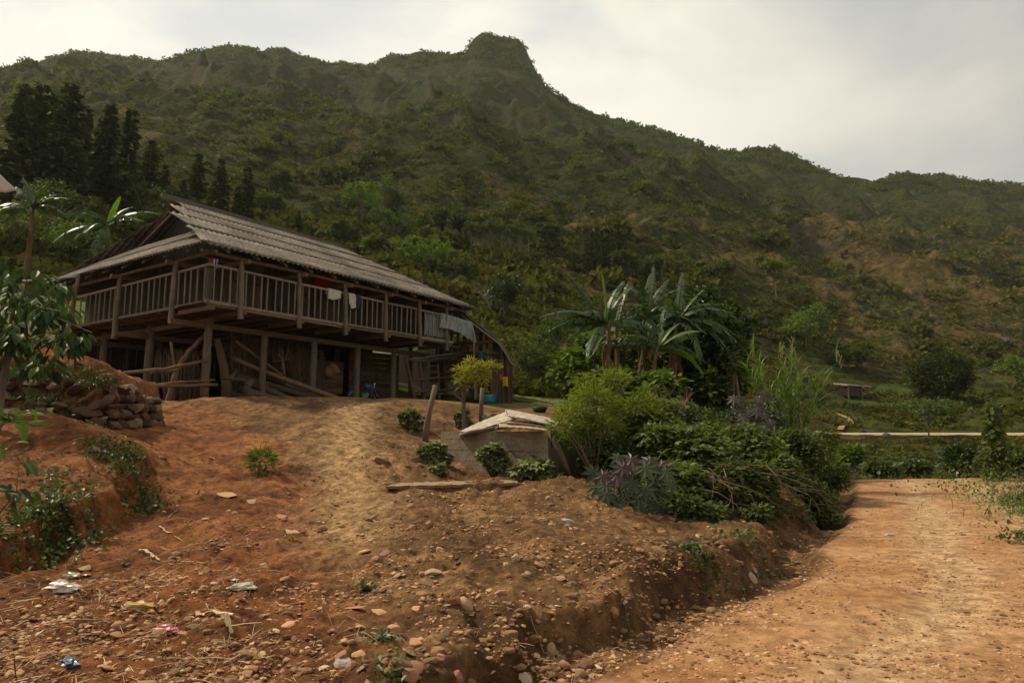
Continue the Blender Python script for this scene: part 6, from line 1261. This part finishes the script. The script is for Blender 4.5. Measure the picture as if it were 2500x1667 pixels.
# ---- conifers
def conifer(name, label, base, h, w_, seed, mat, group, dens=1., cat='conifer'):
    r_ = np.random.RandomState(seed); base = Vector(base); t_ = thing(name, label, cat, base, group); nl = int(34*dens); PP = []; DD = []
    for k in range(nl):
        t = .08+.92*(k+r_.uniform(0, 1))/nl; rw = w_*(1-t)**.75*r_.uniform(.6, 1.15)+.12
        for j in range(r_.randint(4, 8)):
            a = r_.uniform(0, 6.28); L_ = rw*r_.uniform(.6, 1.1); m_ = max(4, int(L_*11))
            for q_ in range(m_): u = (q_+.5)/m_; PP.append((math.cos(a)*L_*u, math.sin(a)*L_*u, h*t-.30*L_*u+.12*L_*u*u)); o_ = r_.normal(size=3)*.55; DD.append((math.cos(a)+o_[0], math.sin(a)+o_[1], -.25+o_[2]*.7))
    PP = np.array(PP)+np.array(base); n = len(PP); leaves('crown', T_CARD, PP, np.array(DD), rdir(n, r_)*.4+np.array([0, 0, 1.]), r_.uniform(.35, .75, n)*(h/11), mat, t_)
    MB().tube([base-ZZ*.5, base+ZZ*h*.5, base+ZZ*h*.97], [h*.016, h*.010, .02], 6, False).part('trunk', m_trunkg, t_); return t_
gC = 'conifers on the slope behind the house'
c0 = conifer('conifer', 'tall narrow dark conifer, darkest of those above the left roof', hill_pt(290, 84), 15.2, 1.9, 1, lf['conifer'], gC)
c1_ = conifer('conifer', 'soft pointed conifer just behind the roof ridge', hill_pt(465, 100), 11, 2.4, 2, lf['conifer'], gC)
c2_ = conifer('conifer', 'broad brownish green conifer left of the narrow dark one', hill_pt(232, 86), 15, 3.2, 3, lf['conifer2'], gC)
CP = [(c0, 60, 80, 17, 'tall dark conifer near the left edge of the photo'), (c2_, 130, 78, 17, 'widest conifer in the left stand, with a ragged dark top'), (c2_, 18, 76, 16.5, 'conifer at the very left edge of the stand'), (c0, 175, 88, 14.5, 'dark conifer between the two widest ones'), (c2_, 90, 90, 16, 'conifer at the back of the left stand'),
      (c1_, 345, 96, 11.5, 'slim conifer right of the narrow dark one'), (c1_, 385, 98, 8, 'short conifer in the gap behind the roof'), (c1_, 523, 102, 11, 'pointed conifer above the roof, right of the one behind the ridge'), (c1_, 590, 106, 11, 'last tall conifer of the row to the right'), (c2_, 568, 104, 7.5, 'lower softer conifer just left of the last tall one'),
      (c2_, 430, 96, 7.0, 'low soft conifer partly hidden behind the ridge tip'), (c1_, 722, 110, 5.2, 'small lone conifer right of the row behind the roof'), (c2_, 755, 108, 3.6, 'very small conifer beside the small lone one'), (c2_, 320, 92, 6.5, 'short green conifer below the slim one'), (c2_, 500, 96, 5.5, 'short conifer between two pointed ones')]
hts = {c0.name: 15.2, c1_.name: 11, c2_.name: 15}
for k, (src, px, Y, h, lb) in enumerate(CP): copy_thing(src, hill_pt(px, Y), k*1.3, h/hts[src.name], lb)
g2 = 'conifers in the grove on the terrace above the banana plants'
hb = hill_hit(1470, 672, 60); YP = hb.y
cg = None
for k, (px, h, lb) in enumerate(((1432, 6.5, 'conifer at the left end of the terrace grove'), (1446, 7.4, 'second conifer from the left in the terrace grove'), (1458, 7.8, 'conifer left of centre in the terrace grove'), (1470, 8.0, 'conifer in the centre of the terrace grove'), (1484, 7.2, 'conifer right of centre in the terrace grove'), (1497, 7.4, 'conifer beside the tallest one in the terrace grove'), (1508, 10.4, 'tallest conifer, spiring above the terrace grove'), (1400, 3.6, 'tiny conifer left of the terrace grove'))):
    b0 = hill_pt(px, YP+(k % 3)*2)
    if cg is None: cg = conifer('conifer', lb, b0, 8, 1.15, 5, lf['conifer'], g2, .8); cg.scale = (h/6.4,)*3
    else: copy_thing(cg, b0, k*1.7, h/6.4, lb)
# ---- broadleaf trees on the slopes
def slope_tree(px, pyb, wpx, hpx, mat, label, seed, group=None, T=T_CARD, n=1500, sz=.5, Y=None, trunk=.25, name='tree', dens=1., crown_from=.25):
    b0 = hill_hit(px, pyb, 40) if Y is None else hill_pt(px, Y); s = b0.y/1664; h = hpx*s*1.2; w_ = wpx*s*.6; r_ = random.Random(seed); ls = [((b0.x, b0.y, b0.z+h*(.55+crown_from*.3)), (w_*.7, w_*.7, h*(1-crown_from)*.36))]
    for k in range(6): a = r_.uniform(0, 6.28); q_ = r_.uniform(.35, .65); ls.append(((b0.x+math.cos(a)*w_*q_, b0.y+math.sin(a)*w_*q_, b0.z+h*(crown_from+(1-crown_from)*r_.uniform(.3, .8))), (w_*r_.uniform(.35, .5), w_*.45, h*(1-crown_from)*r_.uniform(.18, .3))))
    return crown_tree(name, label, b0, ls, int(n*dens), T, mat, sz*s*20, seed, group, max(.06, h*.02))
gT = 'trees scattered on the hillside'
STREES = [(30, 470, 120, 260, 'yellow', 'yellow tinged broadleaf tree in front of the left conifers'), (215, 510, 120, 110, 'grove', 'rounded green tree above the left banana plants'), (880, 560, 110, 110, 'bright', 'pale feathery tree on the slope above the middle of the roof'), (930, 545, 130, 100, 'grove', 'wide soft tree left of two dark round trees'), (960, 610, 110, 90, 'grove', 'tree on the low slope below the wide soft tree'), (900, 640, 80, 60, 'bright', 'bright green tree peeping over the right part of the roof'),
      (1072, 575, 75, 62, 'mid', 'rounded tree with a crisp outline, left of the airy grove'), (1117, 600, 52, 66, 'dark', 'dark round tree at the left end of the airy grove'), (1040, 680, 130, 75, 'bright', 'light green spreading tree beyond the roof end'), (1005, 640, 70, 60, 'bright', 'small bright tree left of the spreading one'), (1230, 800, 85, 110, 'dark', 'dark dense tree right of the house roof end'), (1340, 600, 60, 50, 'grove', 'low tree at the right end of the airy grove'),
      (1530, 690, 70, 70, 'mid', 'dark rounded tree right of the terrace conifers'), (1590, 690, 60, 60, 'grove', 'soft tree at the edge of the terrace'), (1750, 715, 90, 75, 'mid', 'tree standing left of the lone tall tree'), (1895, 730, 72, 92, 'yellow', 'lone tall tree with a pale bare trunk and flat crown'), (2275, 983, 135, 108, 'darkmatte', 'big round dark tree alone on the slope right of the hut'), (1960, 850, 110, 90, 'bright', 'bright bushy tree on the slope above the reeds'),
      (2480, 960, 110, 80, 'bright', 'green tree at the right edge above the road'), (2060, 905, 80, 45, 'grove', 'low tree behind the hut'), (2240, 1075, 150, 95, 'grove', 'flat topped tree with a forked trunk beyond the road bend'), (1350, 900, 120, 110, 'grove', 'leafy tree on the low slope right of the shed'), (1420, 860, 90, 80, 'mid', 'bushy tree on the slope behind the left banana plant'), (1300, 960, 110, 110, 'mid', 'dark leafy tree just right of the shed'),
      (340, 560, 120, 110, 'mid', 'leafy tree low behind the left end of the roof ridge'), (420, 545, 90, 80, 'grove', 'soft green tree just left of the ridge tip'), (120, 590, 150, 130, 'mid', 'broad leafy tree behind the left banana plants'), (20, 620, 150, 120, 'yellow', 'yellow green tree at the left edge under the conifers'), (160, 640, 120, 90, 'bright', 'bright tree right above the left roof corner'), (640, 540, 80, 60, 'grove', 'round tree right of the last tall conifer'), (670, 470, 60, 45, 'grove', 'small tree on the slope above the roof conifers'), (840, 610, 80, 60, 'grove', 'tree just above the falling roof edge'), (1120, 700, 90, 70, 'mid', 'tree above the far tip of the roof')]
for k, (px, py, w_, h, mt, lb) in enumerate(STREES): slope_tree(px, py, w_, h, lf[mt], lb, 600+k, gT, n=14000 if k in (16,) else 2600, sz=.32 if k in (16,) else .34, crown_from=.5 if k in (15, 20) else (-.25 if k == 16 else .12))
gA = 'airy trees of the grove on the slope'
at0 = None
for k, (px, py, h, lb) in enumerate(((1150, 622, 80, 'airy tree at the left end of the grove'), (1178, 624, 72, 'airy tree second from the left in the grove'), (1200, 626, 80, 'airy tree left of the middle of the grove'), (1222, 626, 76, 'airy tree in the middle of the grove'), (1245, 628, 78, 'airy tree right of the middle of the grove'), (1268, 628, 70, 'airy tree second from the right in the grove'), (1292, 626, 66, 'airy tree at the right end of the grove'))):
    if at0 is None: at0 = slope_tree(px, py, 50, h, lf['grove'], lb, 700, gA, n=1500, sz=.2, crown_from=.4); s0 = at0.location.y*h
    else: b0 = hill_hit(px, py, 60); copy_thing(at0, b0, k*1.1, b0.y*h/s0, lb)
# leafless greyish tree beyond the shed
b0 = hill_hit(1200, 790, 50); s_ = b0.y/1664; mb = MB(); r_ = random.Random(3)
def twig(p, d, L_, rad, dep):
    e = p+d*L_; mb.tube([p, p.lerp(e, .5)+Vector((r_.uniform(-.1, .1), 0, 0))*L_*.4, e], [rad, rad*.8, rad*.55], 4, False)
    if dep > 0:
        for _ in range(3 if dep < 4 else 4): twig(e if r_.random() < .6 else p.lerp(e, .6), (d+Vector((r_.uniform(-.8, .8), r_.uniform(-.8, .8), r_.uniform(-.15, .5)))).normalized(), L_*r_.uniform(.6, .85), rad*.55, dep-1)
twig(b0, Vector((-.1, 0, 1)), 38*s_, .09, 5)
mb.solo('leafless_tree', wood('grey_twig', (.12, .10, .08), (.18, .15, .12), (.25, .21, .17), 3), b0, 'leafless grey twiggy tree beyond the far end of the roof', 'tree')
# bushes at the road bend
g3 = 'bushes beyond the road bend'
for k, (px, py, Y, a, b_, mt, lb) in enumerate(((2350, 1130, 25.5, 72, 62, 'dark', 'dark rounded bush at the far right bend of the road'), (2150, 1140, 31, 60, 14, 'weed', 'brownish bush on the slope beyond the road bend'), (2235, 1138, 33, 44, 14, 'weed', 'low bush between the dark one and the brownish one'), (2440, 1110, 27, 45, 40, 'mid', 'bush behind the vine covered pole at the right'), (2495, 1150, 22, 50, 60, 'mid', 'bush at the right edge beside the road'), (2080, 1110, 34, 40, 30, 'bright', 'light green low bush at the left of the road bend'))):
    q_ = P(px, py, Y); ba_ = Vector((q_.x, q_.y, gz(q_.x, q_.y))); hh_ = b_*Y/1664*1.1; cz = min(q_.z, ba_.z+hh_*1.2)
    t_ = thing('bush', lb, 'bush', ba_, g3); r_ = np.random.RandomState(k+60); a *= .72; b_ *= .8; w_ = a*Y/1664; c_ = (q_.x, q_.y, q_.z-.1); n = 900; aa, dd = shellpts(n, c_, (w_, w_, b_*Y/1664), r_, .5, .4); aa += r_.normal(size=aa.shape)*.08
    leaves('foliage', T_OVAL, aa, dd+rdir(n, r_)*.5-np.array([0, 0, .2]), dd*.6+np.array([0, 0, .7]), r_.uniform(.12, .26, n), lf[mt], t_)
    mb = MB(); [mb.tube([ba_, ba_.lerp(Vector(aa[j]), .5)+Vector((0, 0, .1)), Vector(aa[j])], [.04, .025, .01], 4, False) for j in range(0, n, 90)]; mb.part('stem', m_stem, t_)
q_ = P(2432, 1190, 20.5); ba_ = Vector((q_.x, q_.y, gz(q_.x, q_.y))); t_ = thing('vine_pole', 'thin tree covered in climbing vine at the right of the road bend', 'tree', ba_); r_ = np.random.RandomState(77); n = 900; tt = r_.uniform(0, 1, n)**.8
px_ = np.interp(tt, [0, .35, .6, 1], [2435, 2432, 2428, 2420])+r_.normal(size=n)*np.interp(tt, [0, .3, .5, 1], [8, 26, 10, 6]); py_ = 1185-tt*205; aa = np.array([tuple(P(a, b_, 20.5+r_.normal()*.2)) for a, b_ in zip(px_, py_)])
leaves('foliage', T_OVAL, aa, rdir(n, r_)-np.array([0, 0, .4]), rdir(n, r_)*.5+np.array([0, -.3, .7]), r_.uniform(.12, .24, n), lf['mid'], t_); MB().tube([ba_, P(2432, 1100, 20.5), P(2420, 970, 20.5)], [.07, .05, .02], 6, False).part('trunk', m_stem, t_)

# ---- hut, rocks, far road and paths on the hillside
def hill_strip(name, cl, wid, mat, lift=.12, tilt=0.):
    q_ = []
    for a, b_ in zip(cl[:-1], cl[1:]): q_ += [(a[0]+(b_[0]-a[0])*k/24, a[1]+(b_[1]-a[1])*k/24) for k in range(24)]
    pp = [hill_pt(px, Y) for px, Y in q_]; n = len(pp); V = []; Fc = []
    for i, p in enumerate(pp):
        d = (pp[min(i+1, n-1)]-pp[max(i-1, 0)]); s = Vector((-d.y, d.x, 0)).normalized(); ww = wid*(1+.12*math.sin(i*.9)+.1*math.sin(i*.31))
        for k in (-1, -.5, 0, .5, 1): w2 = p+s*ww*k; V.append((w2.x, w2.y, p.z+lift+tilt*k*(1 if s.y > 0 else -1)))
    for i in range(n-1):
        for k in range(4): a = i*5+k; Fc.append((a, a+1, a+6, a+5))
    me = bpy.data.meshes.new(name); me.from_pydata(V, [], Fc); me.update(); return tag(link(name, me, mat), kind='structure')
m_track = flat('pale_track', (.36, .28, .17), .95, .2, 2); m_path = flat('foot_path', (.22, .15, .075), .95, .2, 2)
hill_strip('road', [(1975, 71), (1995, 75), (2060, 77), (2150, 77.2), (2260, 77), (2380, 77.3), (2520, 77), (2700, 77)], 1.3, m_track, .10, .17)
_pt = [hill_hit(a, b_, 70) for a, b_ in ((2030, 1052), (2056, 1034), (2040, 1018), (1998, 1002))]
hill_strip('path', [(2030, _pt[0].y), (2056, _pt[1].y), (2040, _pt[2].y), (1998, _pt[3].y)], .3, m_path, .15)
hb = hill_hit(2065, 968, 60); s_ = hb.y/1664; hut = thing('field_hut', 'small field hut with a flat pale roof on the far slope', 'hut', hb); HMx = Matrix.Rotation(R(12), 3, 'Z')
def hv_(x, y, z): return hb+HMx@Vector((x, y, z))
W_ = 58*s_; D_ = W_*.7; Hh = 26*s_
mb = MB(); 
for k in range(10): mb.box(hv_(-W_*.42+W_*.062*k, -D_/2, Hh*.45), (W_*.06, .06, Hh*.9), HMx)
for y in (-D_/2, D_/2): mb.box(hv_(-W_*.45, y*.0, Hh*.45), (.06, D_, Hh*.9), HMx)
mb.box(hv_(W_*.1, D_/2, Hh*.45), (W_*.9, .06, Hh*.9), HMx); mb.part('wall', w_dark, hut)
for x in (-.47, .16, .45): MB().log(hv_(W_*x, -D_*.5, -.6), hv_(W_*x, -D_*.5, Hh), .12, .1).part('post', w_post, hut)
MB().box(hv_(0, 0, Hh+.1), (W_*1.12, D_*1.3, .12), HMx@Matrix.Rotation(R(7), 3, 'X')@Matrix.Rotation(R(3), 3, 'Y')).part('roof', flat('hut_roof', (.42, .40, .37), .8), hut)
m_rock = flat('dark_rock', (.045, .042, .036), .95, .4, 1.5)
for k, (px, py, w_, lb) in enumerate(((2075, 1090, 95, 'large dark boulder below the far road'), (2140, 1065, 40, 'smaller boulder right of the large one by the far road'), (1856, 785, 50, 'dark boulder on the slope above the banana leaves'), (2090, 1052, 34, 'pale rock on the verge of the far road'), (2480, 1012, 40, 'dark rock at the right edge of the far slope'), (2245, 800, 30, 'dark rock high on the right slope'), (2050, 845, 32, 'dark rock on the slope above the hut'), (2380, 905, 36, 'dark rock right of the big round tree'), (2440, 830, 40, 'flat dark rock high at the right'), (1790, 790, 34, 'small dark rock left of the boulder above the banana leaves'))):
    b0 = hill_hit(px, py, 42); s = w_*b0.y/1664*.5; tag(link_at('rock', npmesh('rock', stone_v(500+k, .8, IV3, 14)*s+np.array(b0)-np.array([0, 0, s*.25]), IF3), m_rock, b0), lb, 'rock', 'rocks on the far slope')

# ---- scrub covering the hills: low-poly leafy clumps, too many to count
def scrub(n, seed, v0, v1, pxr, sz_px, cond, mat, K=34, zsc=.75, zf_=1.6):
    r_ = np.random.RandomState(seed); v = r_.uniform(v0, v1, n*2); u = (np.interp(r_.uniform(pxr[0], pxr[1], n*2), upx, np.arange(nu))); i = np.clip(v.astype(int), 0, nvr-2); j = np.clip(u.astype(int), 0, nu-2); a = (v-i)[:, None]; b_ = (u-j)[:, None]
    S = np.stack([HX, HY, HZ], 2); p = S[i, j]*(1-a)*(1-b_)+S[i+1, j]*a*(1-b_)+S[i, j+1]*(1-a)*b_+S[i+1, j+1]*a*b_
    dr_ = dry[i, j]; k = cond(p, dr_, r_, i, j)&(p[:, 1] > 38); p = p[k][:n]; dr_ = dr_[k][:n]; n = len(p)
    size = (sz_px[0]+(sz_px[1]-sz_px[0])*r_.uniform(0, 1, n)**2)*p[:, 1]/1664
    size = np.clip(size, .35, 4.6)
    # leaf cards on a half ellipsoid
    temps = []
    for q_ in range(10):
        d = rdir(K, r_); d[:, 2] = np.abs(d[:, 2])*.9+.05; c = d*r_.uniform(.55, 1.0, K)[:, None]*np.array([1, 1, zsc]); f_ = rdir(K, r_)*.9+d*.5; uu = d+rdir(K, r_)*.45
        x = f_/np.linalg.norm(f_, axis=1)[:, None]; z = uu-(uu*x).sum(1)[:, None]*x; z /= np.linalg.norm(z, axis=1)[:, None]; y = np.cross(z, x); L_ = r_.uniform(.35, .65, K)[:, None, None]
        tvv = T_CARD[0]; temps.append((c[:, None]+L_*(tvv[None, :, 0:1]*x[:, None]+tvv[None, :, 1:2]*y[:, None]*1.2+tvv[None, :, 2:3]*z[:, None])).reshape(-1, 3))
    temps = np.array(temps); tf = (T_CARD[1][None]+(np.arange(K)*4)[:, None, None]).reshape(-1, 4)
    ang = r_.uniform(0, 6.28, n); x = np.stack([np.cos(ang), np.sin(ang), 0*ang], 1); p[:, 2] -= size*.12
    g_ = fbm(p[:, 0], p[:, 1], 30, 3, z=4)[:, None]; w_ = np.clip(r_.normal(.42, .3, n)[:, None]+g_*.9+RG[i, j][k][:n][:, None]*.55*(p[:, 1] > 150)[:, None], 0, 1); dd_ = np.clip(dr_[:, None]*1.2+r_.normal(0, .25, n)[:, None]-.25, 0, 1)*.75  # RG darkens clumps in gullies and lightens ridges, shadowed relief put into the tint
    c_ = (np.array([.55, .62, .55])*(1-w_)+np.array([1.55, 1.5, 1.2])*w_); c_ = c_*(1-dd_)+np.array([2.6, 1.75, 1.6])*dd_*.8
    me = inst('scrub', temps[r_.randint(0, 10, n)], tf, p, x, np.tile([0, 0, 1.], (n, 1)), size, None, {'tint': c_}); o_ = link('scrub', me, mat); tag(o_, kind='stuff'); return o_
m_scrub = leafmat('scrub_leaf', [(.034, .041, .012), (.046, .052, .015), (.039, .046, .013)], .2, .8, .05, 'tint')
RK = rockm
scrub(19000, 1, 250, isky+6, (-500, 3000), (4, 20), lambda p, d, r, i, j: (-.55*RG[i, j]-.5*RG2[i, j]+fbm(p[:, 0], p[:, 1], 12, 3, z=14)*.8+r.uniform(-.25, .25, len(p))-.35*(d-.3)-RK[i, j]*.8 > .02), m_scrub, 26, .6)
scrub(7000, 2, isky-75, isky+4, (-300, 2800), (2, 17), lambda p, d, r, i, j: (i > ipk[j]-45)&(i < ipk[j]+6)&(fbm(p[:, 0], p[:, 1], 14, 3, z=24)+r.uniform(-.2, .2, len(p)) > -.05), m_scrub, 22, .7)
scrub(24000, 3, 60, 420, (-500, 3000), (4, 22), lambda p, d, r, i, j: (fbm(p[:, 0], p[:, 1], 14, 4, z=15)+r.uniform(-.22, .22, len(p))-.35*(d-.4) > .02)&((np.abs(p[:, 1]-77) > 6)|(p[:, 0]/p[:, 1] < .4))&((mdw[i, j] < .3)|(r.uniform(size=len(p)) < .12)), m_scrub, 30, .65)
scrub(7500, 4, 20, 330, (-500, 1350), (12, 46), lambda p, d, r, i, j: (p[:, 1] < 130)&(fbm(p[:, 0], p[:, 1], 9, 3, z=16)+r.uniform(-.3, .3, len(p)) > -.15), m_scrub, 60)
scrub(2600, 5, 20, 300, (1250, 2900), (6, 24), lambda p, d, r, i, j: (p[:, 1] < 120)&((p[:, 0]/p[:, 1] < .38)|(p[:, 1] > 88))&(fbm(p[:, 0], p[:, 1], 6, 3, z=17)+r.uniform(-.2, .2, len(p)) > .1), m_scrub, 44, .7)
scrub(500, 7, 20, 300, (1900, 2900), (3, 9), lambda p, d, r, i, j: (p[:, 1] < 72)&(fbm(p[:, 0], p[:, 1], 6, 3, z=18)+r.uniform(-.2, .2, len(p)) > .05), m_scrub, 30, .6)
scrub(420, 9, 60, 420, (600, 2900), (26, 62), lambda p, d, r, i, j: (p[:, 1] > 90)&(p[:, 1] < 260)&(mdw[i, j] < .3)&(fbm(p[:, 0], p[:, 1], 30, 3, z=44)+r.uniform(-.1, .1, len(p)) > .12), m_scrub, 130, .85)
gs_ = scrub(12000, 6, 20, 420, (-400, 3000), (3, 8), lambda p, d, r, i, j: (p[:, 1] < 240)&(r.uniform(size=len(p)) < .9)&((np.abs(p[:, 1]-77) > 5)|(p[:, 0]/p[:, 1] < .4)), m_scrub, 14, .6)
# a few trees standing on the ridge line
for k, (px, h, lb) in enumerate(((1643, 4.6, 'small round tree on the skyline, left one'), (1768, 6.5, 'leafy tree on the skyline at the saddle'), (118, 5.5, 'small tree on the skyline at the far left'), (285, 5, 'bushy tree on the left skyline dip'), (548, 4.5, 'low tree on the skyline above the roof ridge'))):
    j = int(np.interp(px, upx, np.arange(nu))); Y = float(HY[ipk[j], j]); b0 = Vector((float(HX[ipk[j], j]), Y, float(HZ[ipk[j], j])-.3))
    crown_tree('ridge_tree', lb, b0, [((b0.x, b0.y, b0.z+h*.65), (h*.32, h*.32, h*.28)), ((b0.x+h*.2, b0.y, b0.z+h*.5), (h*.22, h*.22, h*.2))], 420, T_CARD, lf['grove'], h*.09, 900+k, 'trees on the skyline', .15)

# ---- haze lying in the valley
hz = MB().box((0, 560, 215), (2400, 1240, 470)).mesh('haze'); m = bpy.data.materials.new('haze'); m.use_nodes = True; nt = m.node_tree; nt.nodes.clear(); o = N(nt, 'ShaderNodeOutputMaterial'); v_ = N(nt, 'ShaderNodeVolumePrincipled', i={'Density': .00009, 'Color': (.93, .93, .90, 1), 'Anisotropy': .3}); L(nt, v_.outputs[0], o.inputs['Volume'])
tag(link('haze', hz, m), kind='stuff')
